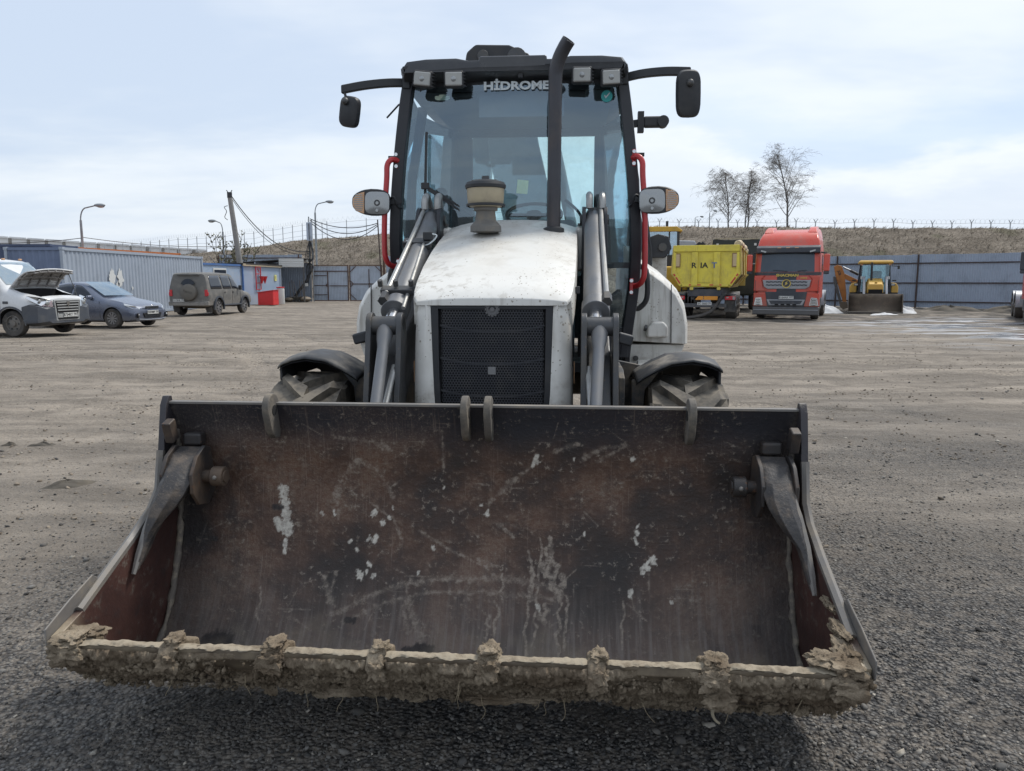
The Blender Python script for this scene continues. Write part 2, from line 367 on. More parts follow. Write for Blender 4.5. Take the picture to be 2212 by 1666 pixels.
    b.inputs['Specular IOR Level'].default_value = .35
    h = t.math('ADD', t.math('MULTIPLY', mid, 1.2), t.math('ADD', t.math('MULTIPLY', fine, .5), t.math('MULTIPLY', streak, 1.3)))
    h = t.math('ADD', t.math('SUBTRACT', h, t.math('MULTIPLY', trk, 1.3)), t.math('MULTIPLY', t.math('MULTIPLY', vd, gm), -.5)); h = t.math('MULTIPLY', h, t.math('SUBTRACT', 1.0, wet))
    t.set(b.inputs['Normal'], t.bump(h, 1.0, .06)); return m
nu, nv = 420, 460
tu = np.linspace(-1, 1, nu + 1); gx = np.sinh(tu * 5.2) / np.sinh(5.2) * 700
tv = np.linspace(0, 1, nv + 1); gy = -30 + 31.3 * np.minimum(tv / .04, 1) + np.maximum(tv - .04, 0) / .96 * 0
q = np.clip((tv - .04) / .96, 0, 1); gy = np.where(tv < .04, -30 + 31.3 * tv / .04, 1.3 + np.sinh(q * 6.0) / np.sinh(6.0) * 900)
GX, GY = np.meshgrid(gx, gy); GZ = gheight(GX, GY)
gme = np_mesh('ground', np.stack([GX, GY, GZ], 2).reshape(-1, 3), grid_faces(nu, nv), ground_mat(), smooth=True)
prop(link('ground', gme), kind='structure')

# loose stones and crushed rock lying on the yard
def stones_mat():
    m, t, b = newmat('crushed_stone'); a = t.n('ShaderNodeAttribute', attribute_name='shade').outputs['Fac']; p = posvec(t)
    c = t.mix(t.step(a, 0, .9), (.030, .030, .031), (.185, .177, .165)); c = t.mix(t.step(a, .93, .98), c, (.40, .365, .31))
    c = t.mix(t.math('MULTIPLY', t.step(t.noise(p, 40, 4), .4, .7), .6), c, (.135, .117, .096))
    t.set(b.inputs['Base Color'], c); b.inputs['Roughness'].default_value = .9; return m
def scatter_stones(name, n, yr, smin, smax, label, white=.06, dens=None, mat=None):
    ico = np.array([(0, .53, .85), (0, -.53, .85), (0, .53, -.85), (0, -.53, -.85), (.53, .85, 0), (-.53, .85, 0), (.53, -.85, 0), (-.53, -.85, 0), (.85, 0, .53), (-.85, 0, .53), (.85, 0, -.53), (-.85, 0, -.53)])
    hf = np.array([(0, 1, 8), (0, 9, 1), (0, 8, 4), (0, 4, 5), (0, 5, 9), (1, 6, 8), (1, 7, 6), (1, 9, 7), (4, 8, 10), (6, 10, 8), (5, 11, 9), (7, 9, 11), (2, 4, 10), (2, 5, 4), (2, 11, 5), (3, 6, 7), (3, 10, 6), (3, 7, 11)])
    y = yr[0] + (yr[1] - yr[0]) * rng.random(n) ** 1.7; x = (rng.random(n) * 2 - 1) * (y * .72 + .9)
    keep = np.ones(n, bool)
    if dens is not None: keep = rng.random(n) < dens(x, y)
    x = x[keep]; y = y[keep]; n = len(x)
    sz = smin + (smax - smin) * rng.random(n) ** 3.2
    d = np.stack([.7 + .6 * rng.random(n), .7 + .6 * rng.random(n), .42 + .35 * rng.random(n)], 1)
    a = rng.random(n) * 2 * PI; jit = 1 + (rng.random((n, 12, 3)) - .5) * .85
    v = ico[None] * jit * d[:, None, :]
    ca, sa = np.cos(a)[:, None], np.sin(a)[:, None]; tl = (rng.random(n)[:, None] - .5) * .9
    vx = v[:, :, 0] * ca - v[:, :, 1] * sa; vy = v[:, :, 0] * sa + v[:, :, 1] * ca; vz = v[:, :, 2] + vx * tl
    P = np.stack([vx * sz[:, None] + x[:, None], vy * sz[:, None] + y[:, None], vz * sz[:, None] + (gheight(x, y) + sz * .22)[:, None]], 2).reshape(-1, 3)
    Fc = (hf[None] + (np.arange(n) * 12)[:, None, None]).reshape(-1, 3)
    sh = rng.random(n) * .92; wv = rng.random(n) < white; sh[wv] = .93 + .07 * rng.random(wv.sum())
    me = np_mesh(name, P, Fc, mat or MATS.get('crushed_stone') or stones_mat(), {'shade': np.repeat(sh, 12)})
    return prop(link(name, me), label, 'gravel', kind='stuff')
def gdens(x, y): return np.clip(.18 + .55 * fbm(x * .9 + 4, y * .9, 3, 31) + np.clip((4.2 - y) * .16, -.35, .5) + x * .035, .04, 1)
scatter_stones('gravel', 100000, (1.75, 7.0), .0022, .0088, 'dark crushed gravel strewn over the ground in front of the loader', .025, gdens)
scatter_stones('gravel_stones', 2600, (1.9, 12), .006, .020, 'scattered larger pale and dark stones lying on the gravel', .10, None)

def crumb_mat():
    m, t, b = newmat('earth_crumbs'); a = t.n('ShaderNodeAttribute', attribute_name='shade').outputs['Fac']
    t.set(b.inputs['Base Color'], t.mix(a, (.13, .109, .087), (.30, .255, .205))); b.inputs['Roughness'].default_value = 1; b.inputs['Specular IOR Level'].default_value = .1; return m
scatter_stones('earth_crumbs', 26000, (4.2, 22), .004, .020, 'small clods and crumbs of dry earth strewn over the yard', 0, lambda x, y: np.clip(fbm(x * .5, y * .9, 3, 71) * 2.6 - .85, .03, 1) * np.clip((y - 4.0) / 4.5, 0, 1), crumb_mat())
# ---- embankment of dry grass
CX = [-140, -80, -46, -34, -29, -24, -14, 5, 40, 140]
CZ = [1.2, 2.2, 4.0, 4.9, 5.4, 6.05, 6.7, 6.2, 6.0, 5.7]
def crestY(x): return np.interp(x, [-60, -12, 6, 140], [92, 85, 66, 66])
def bankW(x): return np.interp(x, [-12, 5, 9], [17, 15, 11])
def hill(x, y):
    cy = crestY(x); cz = np.interp(x, CX, CZ); bw = bankW(x); t = np.clip((y - (cy - bw)) / bw, 0, 1); s = t * t * (3 - 2 * t) * .35 + t * .65
    lump = (fbm(x * .25, y * .25, 4, 41) - .5) * 1.2 * np.sin(np.clip(t, 0, 1) * PI) + (fbm(x * 1.1, y * 1.1, 3, 44) - .5) * .35 * t
    return cz * s + lump - .35 + .33 * t
def hill_mat():
    m, t, b = newmat('dry_grass_bank'); p = posvec(t)
    n1 = t.noise(t.mapv(p, (.35, .8, 1.2)), .8, 6, .65); n2 = t.noise(t.mapv(p, (1, 1, 3)), 3.2, 6, .7)
    c = t.mix(t.step(n1, .35, .68), (.20, .172, .14), (.33, .285, .235)); c = t.mix(t.math('MULTIPLY', t.step(n2, .45, .7), .6), c, (.10, .085, .065))
    c = t.mix(t.math('MULTIPLY', t.step(t.noise(p, .22, 3), .58, .7), .45), c, (.12, .125, .07))
    t.set(b.inputs['Base Color'], c); b.inputs['Roughness'].default_value = 1; b.inputs['Specular IOR Level'].default_value = .1
    t.set(b.inputs['Normal'], t.bump(n2, 1, .35)); return m
ex = np.linspace(-140, 140, 401); et = np.linspace(-2, 45, 90); EX, ET = np.meshgrid(ex, et); EY = crestY(EX) - bankW(EX) + ET
EZ = hill(EX, EY); eme = np_mesh('embankment', np.stack([EX, EY, EZ], 2).reshape(-1, 3), grid_faces(400, 89), hill_mat(), smooth=True)
prop(link('embankment', eme), kind='structure')
# tussocks of last year's grass, bent down the slope
def tuft_mat():
    m, t, b = newmat('dead_grass'); a = t.n('ShaderNodeAttribute', attribute_name='shade').outputs['Fac']
    t.set(b.inputs['Base Color'], t.mix(a, (.19, .163, .133), (.37, .32, .262))); b.inputs['Roughness'].default_value = 1; b.inputs['Specular IOR Level'].default_value = .1; return m
n = 52000; gx_ = rng.uniform(-60, 75, n); keep = (gx_ < -2) | (gx_ > 3); gx_ = gx_[keep]; n = len(gx_)
gt = rng.uniform(.5, 19.5, n); gy_ = crestY(gx_) - bankW(gx_) + gt; gz_ = hill(gx_, gy_)
L = rng.uniform(.12, .5, n); wd = rng.uniform(.012, .04, n); an = rng.normal(0, .7, n); lean = rng.uniform(.8, 1.5, n)
bx_, by_ = np.cos(an), np.sin(an) * .4
v0 = np.stack([gx_ - bx_ * wd, gy_ - by_ * wd, gz_ - .05], 1); v1 = np.stack([gx_ + bx_ * wd, gy_ + by_ * wd, gz_ - .05], 1)
v2 = np.stack([gx_ + rng.normal(.35, .45, n) * L, gy_ - np.sin(lean) * L, gz_ + np.cos(lean) * L * .9], 1)
me = np_mesh('dry_grass', np.stack([v0, v1, v2], 1).reshape(-1, 3), np.arange(n * 3).reshape(-1, 3), tuft_mat(), {'shade': np.repeat(np.clip(fbm(gx_ * .4, gy_ * .6, 3, 51) * 1.1 - .1 + rng.normal(0, .18, n), 0, 1), 3)})
prop(link('dry_grass', me), 'yellowed dry grass covering the embankment slope', 'grass', kind='stuff')

# ---- sheet-metal pieces
zinc = paint('zinc_sheet', (.40, .45, .52), .42, .15, dirt=(.22, .23, .25), amt=.35, scale=1.4, bump=.05)
zinc_b = paint('blue_grey_sheet', (.33, .385, .47), .42, .1, dirt=(.17, .19, .22), amt=.4, scale=1.2, bump=.05)
rust = paint('rusty_angle_iron', (.10, .055, .04), .8, dirt=(.05, .035, .03), amt=.6, scale=6)
rustd = paint('dark_rust_rail', (.055, .04, .038), .8, dirt=(.10, .06, .045), amt=.5, scale=5)
def corr_mesh(name, W, H, pitch, depth, thick=.0):
    """trapezoid-profile sheet standing in the x-z plane, facing -y"""
    n = max(1, round(W / pitch)); pts = []
    for i in range(n):
        x = -W / 2 + W * i / n; p = W / n
        pts += [(x, 0), (x + .28 * p, 0), (x + .42 * p, -depth), (x + .72 * p, -depth), (x + .86 * p, 0)]
    pts.append((W / 2, 0)); mb = MB()
    mb.loft([[(x, y, 0) for x, y in pts], [(x, y, H) for x, y in pts]], False, False)
    return mb.mesh(name, 0)
def along(a, b, t): return (a[0] + (b[0] - a[0]) * t, a[1] + (b[1] - a[1]) * t)
def sheet_fence(name, a, b, H, sheetw, posts, rails, mats, label, rough=0.0, face=-.06, fade=None):
    dx, dy = b[0] - a[0], b[1] - a[1]; L = math.hypot(dx, dy); rz = math.atan2(dy, dx)
    root = empty(name, (a[0], a[1], 0), rz, label, 'fence'); n = round(L / sheetw); sw = L / n
    me = corr_mesh('sheet', sw, H, .115, .022); me.materials.append(mats[0])
    for i in range(n):
        o = link('sheet', me, None, root); o.location = (sw * (i + .5), random.uniform(-.006, .006), .04 + random.uniform(-.02, .03)); o.rotation_euler = (0, random.uniform(-.003, .003), random.uniform(-.012, .012))
    for z in rails: MB().box((L / 2, face, z), (L, .045, .06)).build('rail', mats[1], root)
    for px in posts: MB().box((px, face - .06, (H + .05) / 2), (.085, .07, H + .05)).build('post', mats[1], root, bevel=.008)
    return root
sheet_fence('sheet_fence', (11.0, 52.8), (31.5, 36.2), 2.95, 1.15, [.1, 5.2, 10.9, 15.25, 21.2, 26.2], [.38, 1.42, 2.52], (zinc_b, rustd), 'long blue-grey corrugated sheet fence with dark rusty rails behind the parked trucks')
# dirt bank along the fence foot and melting snow heaps
def heap(name, c, r, mat, label, cat, seed, rz=0):
    def fn(u, v):
        a = 2 * PI * u; k = v; n = mnoise.noise(Vector((math.cos(a) * 1.6 + seed, math.sin(a) * 1.6, k * 2)))
        rr = k * (1 + .28 * n); return (math.cos(a) * rr * r[0], math.sin(a) * rr * r[1], r[2] * max(0, 1 - k ** 1.7) * (1 + .5 * n) - .03)
    o = MB().grid(fn, 40, 10).build(name, mat, None, 60); o.location = c; o.rotation_euler = (0, 0, rz); return prop(o, label, cat)
snow = paint('old_snow', (.58, .59, .60), .8, dirt=(.30, .28, .26), amt=.55, scale=2.5, bump=.4)
earth = paint('dug_earth', (.085, .075, .062), .95, dirt=(.16, .135, .10), amt=.7, scale=3, bump=.8)
heap('snow_heap', (15.15, 37.4, 0), (1.1, .7, .38), snow, 'small dirty snow heap left of the yellow backhoe loader', 'snow', 1)
heap('snow_heap', (18.9, 36.9, 0), (.75, .6, .32), snow, 'small snow heap at the right end of the yellow loader bucket', 'snow', 5)
heap('snow_patch', (16.9, 34.5, 0), (.75, .35, .12), snow, 'flat white snow patch in front of the yellow loader bucket', 'snow', 9)
for i, (x, y, sx) in enumerate([(20.2, 40.6, 1.6), (22.6, 39.4, 1.5), (24.8, 37.9, 1.3)]):
    heap('earth_heap', (x, y, 0), (sx, .6, .28), earth, ['dark clods of earth heaped at the fence beside the yellow loader', 'dark earth bank at the foot of the fence by its post', 'dark earth bank at the fence foot near the right truck'][i], 'earth', 20 + i, -.7)

for i, (x, y, rx) in enumerate([(-4.66, 6.9, .12), (-4.35, 6.9, .16), (-3.35, 5.55, .20), (-2.05, 4.75, .17), (2.05, 5.95, .14)]):
    heap('dirt_clod', (x, y, .0), (rx, rx * .45, .05), earth, ['dark clod near the left edge of the yard', 'flat dark clod just right of the leftmost one', 'dark torn patch of earth left of the bucket', 'dark clod beside the left corner of the bucket', 'small dark clod beyond the right bucket corner'][i], 'clod', 40 + i, .3 * i)
# ---- gate with two leaves and rusty frames
def gate_leaf(x0, x1, y, label, wicket):
    root = empty('gate_leaf', (x0, y, 0), 0, label, 'gate', 'yard gate leaves'); W = x1 - x0; H = 2.72
    n = max(2, round(W / 1.05)); me = corr_mesh('sheet', W / n, H - .12, .115, .02); me.materials.append(zinc)
    for i in range(n): o = link('sheet', me, None, root); o.location = (W / n * (i + .5), .03, .06)
    f = MB
    for z in (.06, H): f().box((W / 2, -.03, z), (W, .06, .07)).build('frame_rail', rust, root)
    for x in (.04, W - .04): f().box((x, -.035, H / 2), (.07, .06, H - .08)).build('frame_stile', rust, root)
    if wicket:
        f().box((W / 2, -.032, 2.28), (W - .15, .05, .06)).build('frame_rail', rust, root); f().box((W * .42, -.032, 1.14), (.07, .05, 2.2)).build('frame_stile', rust, root)
        for z in (1.95, 1.2, .5): f().box((W * .21, -.034, z), (W * .36, .04, .045)).build('frame_rail', rust, root)
        f().box((W * .71, -.034, 1.18), (W * .5, .04, .05)).build('frame_rail', rust, root)
        f().box((W * .42 - .09, -.07, 1.22), (.05, .05, .22)).build('latch', rust, root)
    else:
        f().box((W / 2, -.032, 1.32), (W - .15, .05, .055)).build('frame_rail', rust, root)
        for sx in (0, 1):
            for z, s in ((2.66, -1), (1.32, 1), (1.32, -1), (.1, 1)):
                dl = .42 if z > 2 or z < .2 else .22
                xa = .08 if sx == 0 else W - .08; f().bar((xa, -.031, z + s * dl), (xa + (dl if sx == 0 else -dl), -.031, z), .045, .04, (0, 1, 0)).build('corner_brace', rust, root)
        f().box((W * .6, -.03, 1.3), (.05, .04, 2.3)).build('frame_stile', rust, root)
    return root
gate_leaf(-15.2, -12.46, 58.5, 'left gate leaf with a wicket door in its rusty frame', True)
gate_leaf(-12.40, -9.9, 58.5, 'right gate leaf with rusty corner braces behind the loader', False)
for x, h, lb in ((-9.75, 3.9, 'tall rusty post at the right end of the yard gate'),):
    o = MB().box((0, 0, h / 2), (.14, .14, h)).build('gate_post', rust, None, bevel=.01); o.location = (x, 58.5, 0); prop(o, lb, 'post')
sheet_fence('sheet_fence', (-9.6, 58.6), (4.5, 58.0), 3.35, 1.1, [2.2, 5.0, 8.0], [.5, 1.75, 3.0], (zinc_b, rustd), 'corrugated sheet fence right of the gate, partly behind the cab')
sheet_fence('sheet_fence', (-17.2, 59.6), (-15.3, 58.6), 2.6, .95, [.1, 1.7], [.45, 1.3], (zinc, rustd), 'short grey sheet fence between the shelter and the gate')
sheet_fence('sheet_fence', (-23.5, 61.5), (-16.6, 60.8), 3.55, 1.1, [.1, 6.7], [1.0, 3.35], (zinc, rust), 'tall pale sheet fence rising behind the shelter roof')

# ---- open shelter and light-blue shed with the fire board
blueg = paint('pale_blue_sheet', (.34, .43, .55), .45, .1, dirt=(.50, .52, .54), amt=.55, scale=1.3, low=.35, lowz=1.2, bump=.05)
bluetrim = paint('blue_trim', (.05, .13, .33), .45, dirt=(.2, .22, .25), amt=.3, scale=3)
darkroof = paint('tar_roof', (.035, .033, .033), .85, dirt=(.09, .08, .07), amt=.5, scale=2)
def wall_sheets(root, a, b, H, sw, mat, z0=0.0, pitch=.14, depth=.018):
    L = math.hypot(b[0] - a[0], b[1] - a[1]); rz = math.atan2(b[1] - a[1], b[0] - a[0]); n = max(1, round(L / sw)); me = corr_mesh('wall_sheet', L / n, H, pitch, depth); me.materials.append(mat)
    for i in range(n): p = along(a, b, (i + .5) / n); o = link('wall_sheet', me, None, root); o.location = (p[0], p[1], z0); o.rotation_euler = (0, 0, rz)
A_, B_, C_ = (-17.15, 48.7), (-16.7, 55.1), (-22.0, 55.5)
shed = empty('tool_shed', (0, 0, 0), 0, 'light blue sheet-metal shed behind the red sand box', 'shed')
wall_sheets(shed, A_, B_, 2.55, 1.3, blueg); wall_sheets(shed, (-23, 49.2), A_, 2.55, 1.3, blueg)
MB().prism([(-23.2, 48.6), (-17.0, 48.55), (-16.5, 55.2), (-22.6, 55.7)], 'z', 2.57, 2.66).build('roof', darkroof, shed)
MB().bar((-17.03, 48.6, 2.56), (-16.56, 55.15, 2.56), .07, .14).build('fascia', cream, shed)
for p in (A_, B_): MB().box((p[0] + .06, p[1], 1.28), (.09, .09, 2.54)).build('corner_trim', bluetrim if p is A_ else zinc, shed)
sgn = plain('yellow_sign', (.72, .70, .25), .5)
MB().box((-16.71, 54.2, 1.75), (.02, .45, .42)).build('notice', sgn, shed)
text('E', .34, ink, shed, (-16.69, 54.2, 1.75), (PI / 2, 0, PI / 2), 'notice_letter')

cabin = empty('site_cabin', (0, 0, 0), 0, 'pale blue site cabin with blue roof edge behind the muddy off-road car', 'cabin')
wall_sheets(cabin, (-17.75, 44.0), (-17.2, 48.6), 2.35, 1.0, blueg, .1)
MB().prism([(-23, 44.3), (-17.7, 43.9), (-17.1, 48.62), (-22.8, 49.1)], 'z', 2.45, 2.57).build('roof', bluetrim, cabin)
rzc = math.atan2(4.6, .55)
def on_cabin(t, z, out=.05): p = along((-17.75, 44.0), (-17.2, 48.6), t); return (p[0] + out * math.sin(rzc), p[1] - out * math.cos(rzc), z)
for nm, mt, w_, h_, o_ in (('window_frame', plate_w, 1.55, .72, .03), ('window_pane', glass_dark, 1.35, .52, .06)):
    MB().box((0, 0, 0), (w_, .05, h_)).build(nm, mt, cabin).matrix_local = Matrix.Translation(on_cabin(.42, 1.93, o_)) @ Matrix.Rotation(rzc, 4, 'Z')
camo = paint('flaking_wall_paint', (.62, .63, .60), .6, dirt=(.22, .26, .30), amt=.95, scale=2.2)
for k, (t_, z_, ww, hh) in enumerate([(.62, 1.25, .7, .45), (.8, 1.0, .6, .6), (.9, .55, .35, .5)]):
    MB().box((0, 0, 0), (ww, .012, hh)).build('painted_patch', camo, cabin).matrix_local = Matrix.Translation(on_cabin(t_, z_, .035)) @ Matrix.Rotation(rzc, 4, 'Z')
for t_ in (.45, .62):
    a = on_cabin(t_, 2.6, -.3); MB().bar(a, (a[0] + (.35 if t_ > .5 else -.35), a[1], 3.0), .03, .03).build('roof_bracket', steel_dark, cabin)

# red fire board, sand box, bucket-cones, canister
board = empty('fire_board', (-16.92, 50.6, 0), PI / 2 - .07, 'red fire shield frame with hanging cone buckets on the blue shed', 'fire board')
for x in (0, .78): MB().box((x, -.03, 1.72), (.06, .05, 1.5)).build('frame_stile', red, board)
for z in (.98, 1.4, 2.0, 2.46): MB().box((.39, -.03, z), (.80, .05, .05)).build('frame_rail', red, board)
MB().bar((.2, -.07, 2.35), (.5, -.07, 2.1), .04, .03).build('axe', red, board)
for x in (.55, 1.05): MB().lathe([(.02, 1.35), (.02, 1.36), (.19, 1.85), (.17, 1.85)], (x, -.2, 0), 'z', 14).build('cone_bucket', red, board)
redbox = paint('red_box_paint', (.62, .028, .03), .4, dirt=(.3, .05, .04), amt=.3, scale=3, coat=.15)
sb = empty('sand_box', (-15.75, 49.4, 0), -.05, 'bright red metal sand box with sloping lid at the blue shed', 'sand box')
MB().prism([(-.5, 0), (.5, 0), (.5, .92), (-.5, .78)], 'y', -.5, .5).build('box', redbox, sb, bevel=.02)
MB().prism([(-.54, .785), (.54, .935), (.54, .97), (-.54, .82)], 'y', -.54, .54).build('lid', redbox, sb, bevel=.008)
can = empty('canister', (-15.5, 51.2, 0), 0, 'white canister with red lid behind the sand box', 'canister')
MB().lathe([(.0, .0), (.24, 0), (.26, .05), (.26, 1.0), (.2, 1.08), (0, 1.08)], (0, 0, 0)).build('drum', plate_w, can); MB().lathe([(0, 1.081), (.27, 1.081), (.27, 1.14), (0, 1.16)], (0, 0, 0)).build('lid', redbox, can)

sh = empty('open_shelter', (0, 0, 0), 0, 'open lean-to shelter with corrugated white front between shed and gate', 'shelter')
MB().prism([(-23.5, 56.0), (-17.0, 55.95), (-15.2, 55.95), (-15.2, 59.0), (-23.0, 60.0)], 'z', 0, .06).build('roof', darkroof, sh)
ro = sh.children[0]
for v_ in ro.data.vertices:
    v_.co.z += 2.6 + (v_.co.x + 23.5) * .065
aws = MB(); pr_ = []
for k in range(5): z_ = 2.53 + k * .125; pr_ += [(z_, 0), (z_ + .035, 0), (z_ + .05, -.03), (z_ + .09, -.03), (z_ + .105, 0)]
aws.loft([[(-16.95, 55.9 + d, z) for z, d in pr_], [(-15.15, 55.9 + d, z) for z, d in pr_]], False, False).build('awning_sheet', plate_w, sh, 0, solid=.004)
for (x, y) in ((-16.98, 56.0), (-15.2, 56.0)): MB().box((x, y, 1.5), (.1, .1, 3.0)).build('post', steel_dark, sh)
wall_sheets(sh, (-18.6, 58.6), (-15.25, 58.3), 2.9, 1.1, zinc_b); wall_sheets(sh, (-18.7, 55.8), (-18.6, 58.6), 2.9, 1.1, zinc_b)
wood = paint('grey_wood', (.20, .17, .14), .9, dirt=(.1, .085, .07), amt=.6, scale=6)
for k in range(5):
    t_ = empty('shovel', (-16.6 + .24 * k, 57.4, 0), PI / 2, ['leftmost', 'second', 'middle', 'fourth', 'rightmost'][k] + ' of the old shovels leaning in the open shelter', 'shovel', 'shovels leaning in the shelter')
    MB().cyl((0, 0, .35), (-.25 + .03 * k, .1 * (k % 3), 1.5 + .1 * (k % 2)), .022, 6).build('handle', wood, t_)
    MB().grid(lambda u, v: (.10 - .10 * v + .02 * math.cos(PI * u), (u - .5) * .24 * (1 if v > .3 else .6 + v), .02 + .36 * v), 6, 5).build('blade', steel_dark, t_, solid=.006)
for k, (y, s) in enumerate(((57.1, .30), (57.0, .36))):
    rr = MB().grid(lambda u, v: (.05 + s * math.cos(2 * PI * u) * math.sin(PI * v) * (1 + .2 * math.sin(7 * u * PI)), s * 1.3 * math.sin(2 * PI * u) * math.sin(PI * v), s * .55 + s * .55 * math.cos(PI * v)), 14, 8).build('scrap_bundle', steel_mud, None)
    rr.location = (-16.75 + 1.3 * k, y, 0); prop(rr, ['grey bundle of scrap at the left post of the shelter', 'larger dark scrap bundle at the right post of the shelter'][k], 'scrap')

# ---- poles, lamps and wires
concrete = paint('pole_concrete', (.26, .25, .235), .85, dirt=(.15, .14, .13), amt=.5, scale=3)
galv = paint('galvanised_pole', (.26, .28, .295), .5, .3, dirt=(.12, .12, .12), amt=.4, scale=3)
def lamp_post(x, y, h, reach, label, side=1, z0=0, s=1.0, arm_h=1.25):
    r = empty('street_lamp', (x, y, z0), 0, label, 'street lamp')
    MB().tube([(0, 0, 0), (0, 0, h - arm_h * .7)], [.10 * s, .07 * s], 10).build('pole', galv, r)
    path = [(0, 0, h - arm_h * .7)] + [(side * reach * .42 * (1 - math.cos(a)), 0, h - arm_h * .7 + arm_h * .6 * math.sin(a)) for a in np.linspace(.2, PI / 2, 6)] + [(side * reach, 0, h)]
    MB().tube(path, .04 * s, 8).build('arm', galv, r)
    MB().ball((side * (reach + .28), 0, h + .02), (.36 * s, .14 * s, .11 * s), 14, 8).build('lamp_head', galv, r)
    MB().ball((side * (reach + .34), 0, h - .045), (.24 * s, .11 * s, .09 * s), 14, 8).build('lamp_glass', lens, r)
    return r
lamp_post(-26.45, 47.5, 6.1, .95, 'street lamp with curved arm behind the left container')
lamp_post(-16.25, 64.0, 8.0, .95, 'street lamp with curved arm beside the gate')
lamp_post(-23.95, 64.0, 6.45, .55, 'small street lamp half hidden in the bare shrub', -1)
lamp_post(18.1, 71.0, 2.6, .2, 'thin lamp on the embankment left of the birches', 1, 5.3, .55, .3)
lamp_post(16.55, 70, 2.0, .3, 'thin pole with camera head on the embankment behind the yellow trailer', 1, 5.3, .5, .25)
pl_ = empty('concrete_pole', (-19.85, 55.9, 0), 0, 'leaning concrete utility pole behind the site cabin', 'pole')
MB().tube([(.35, 0, 0), (-.43, 0, 7.5)], [.24, .16], 10).build('shaft', concrete, pl_, 50); MB().lathe([(0, 7.48), (.18, 7.46), (.18, 7.85), (0, 7.85)], (-.44, 0, 0), 'z', 10).build('cap', black, pl_)
for s in (-1, 1): MB().cyl((-.45 + .1 * s, 0, 7.84), (-.45 + .2 * s, 0, 8.0), .03, 6).build('insulator', black, pl_)
MB().tube(smooth_path([(-.6, -.05, 6.9), (-.85, -.05, 6.8), (-.7, -.05, 6.5), (-.85, -.05, 6.1), (-.65, -.05, 5.9)]), .025, 5).build('bracket', black, pl_)
mp = empty('meter_pole', (-15.2, 57.9, 0), 0, 'thin pole with a grey junction box and hanging cables by the gate', 'pole')
for x in (0, .2): MB().cyl((x, 0, 0), (x, 0, 6.3 - x), .045, 8).build('shaft', galv, mp)
MB().box((.05, -.1, 5.2), (.42, .18, 1.35)).build('junction_box', zinc, mp, bevel=.03)
MB().box((.05, -.22, 5.2), (.05, .03, 1.2)).build('box_seam', steel_dark, mp)
for k in range(6): MB().tube(smooth_path([(.02 * k, -.05, 4.5), (-.3 + .12 * k, -.08, 3.3), (.25 - .1 * k, -.1, 2.6), (-.15, -.1, 1.8 - .12 * k)]), .03, 5).build('cable', black, mp)
MB().tube(smooth_path([(-.1, -.1, 2.0), (-.3, -.12, 1.5), (-.8, -.2, .9), (-1.3, -.3, .1)]), .11, 7).build('cable_bundle', black, mp)
MB().ball((-.25, -.15, 3.05), .16).build('dish', plate_w, mp); MB().box((-.25, -.3, 1.25), (.22, .1, .22)).build('socket_box', plate_w, mp, bevel=.02)
rp = MB().tube([(0, 0, 0), (-.25, 0, 6.1)], .05, 6).build('mast', rustd); rp.location = (-9.85, 58.2, 0); prop(rp, 'thin rusty mast carrying cables at the right gate post', 'mast')
def wire(a, b, sag, r, label, n=18, mat=None):
    a = Vector(a); b = Vector(b); pts = [a.lerp(b, i / n) - Vector((0, 0, sag * 4 * (i / n) * (1 - i / n))) for i in range(n + 1)]
    return prop(MB().tube(pts, r, 5).build('wire', mat or black), label, 'wire')
wire((-20.3, 55.9, 7.8), (-15.15, 57.9, 3.75), 1.25, .035, 'thick cable drooping from the concrete pole to the meter pole')
wire((-20.3, 55.9, 7.65), (-15.15, 57.9, 3.6), 1.35, .02, 'thin cable drooping below the thick one from the concrete pole')
for k in range(3): wire((-15.1, 57.9, 6.15 - .12 * k), (-10.1, 58.2, 5.85 - .1 * k), .5 + .32 * k, .03, ['topmost', 'middle', 'lowest'][k] + ' of three cables slung from the meter pole to the rusty mast')
wire((-26.45, 47.5, 4.2), (-20.0, 55.9, 4.05), .25, .022, 'cable running right from the left street lamp to the concrete pole')
wire((-26.45, 47.5, 4.15), (-33, 36, 4.1), .55, .022, 'cable running left from the left street lamp')

# perimeter fences on the crest
galv_far = paint('weathered_fence_wire', (.42, .44, .46), .6, .1, dirt=(.3, .3, .3), amt=.3)
def crest_fence(label, xs, hgt, off, ypost, coil):
    root = empty('perimeter_fence', (0, 0, 0), 0, label, 'fence'); tops = []
    for x in xs:
        y = float(crestY(x)) + off; z = float(hill(np.array(x), np.array(y))) - .15; mb = MB().box((0, 0, hgt / 2), (.07, .07, hgt))
        if ypost:
            for s in (-1, 1): mb.bar((0, 0, hgt), (s * .18, 0, hgt + .28), .05, .05)
        o = mb.build('post', galv_far, root); o.location = (x, y, z); tops.append((x, y, z))
    for f in ([.35, .62, .9] if not ypost else [.98]):
        MB().tube([(x, y, z + hgt * f) for x, y, z in tops], .014, 4).build('strand', galv_far, root)
    pts = []
    for i in range(len(tops) - 1):
        a = Vector(tops[i]); b = Vector(tops[i + 1]); m = max(4, int((b - a).length / coil))
        for k in range(m * 6):
            t = k / (m * 6); p = a.lerp(b, t); ang = t * m * 2 * PI; pts.append((p.x, p.y + .22 * math.cos(ang), p.z + hgt + .16 + .22 * math.sin(ang)))
    MB().tube(pts, .007, 3).build('razor_coil', galv_far, root); return root
crest_fence('wire perimeter fence with razor coil along the right embankment crest', np.arange(4.5, 62, 1.75), .85, 3.5, True, .45)
crest_fence('tall wire perimeter fence with razor coil climbing the left embankment', np.concatenate([np.arange(-52, -21, 1.17), np.arange(-21, 0, 2.3)]), 2.15, 1.5, False, .5)

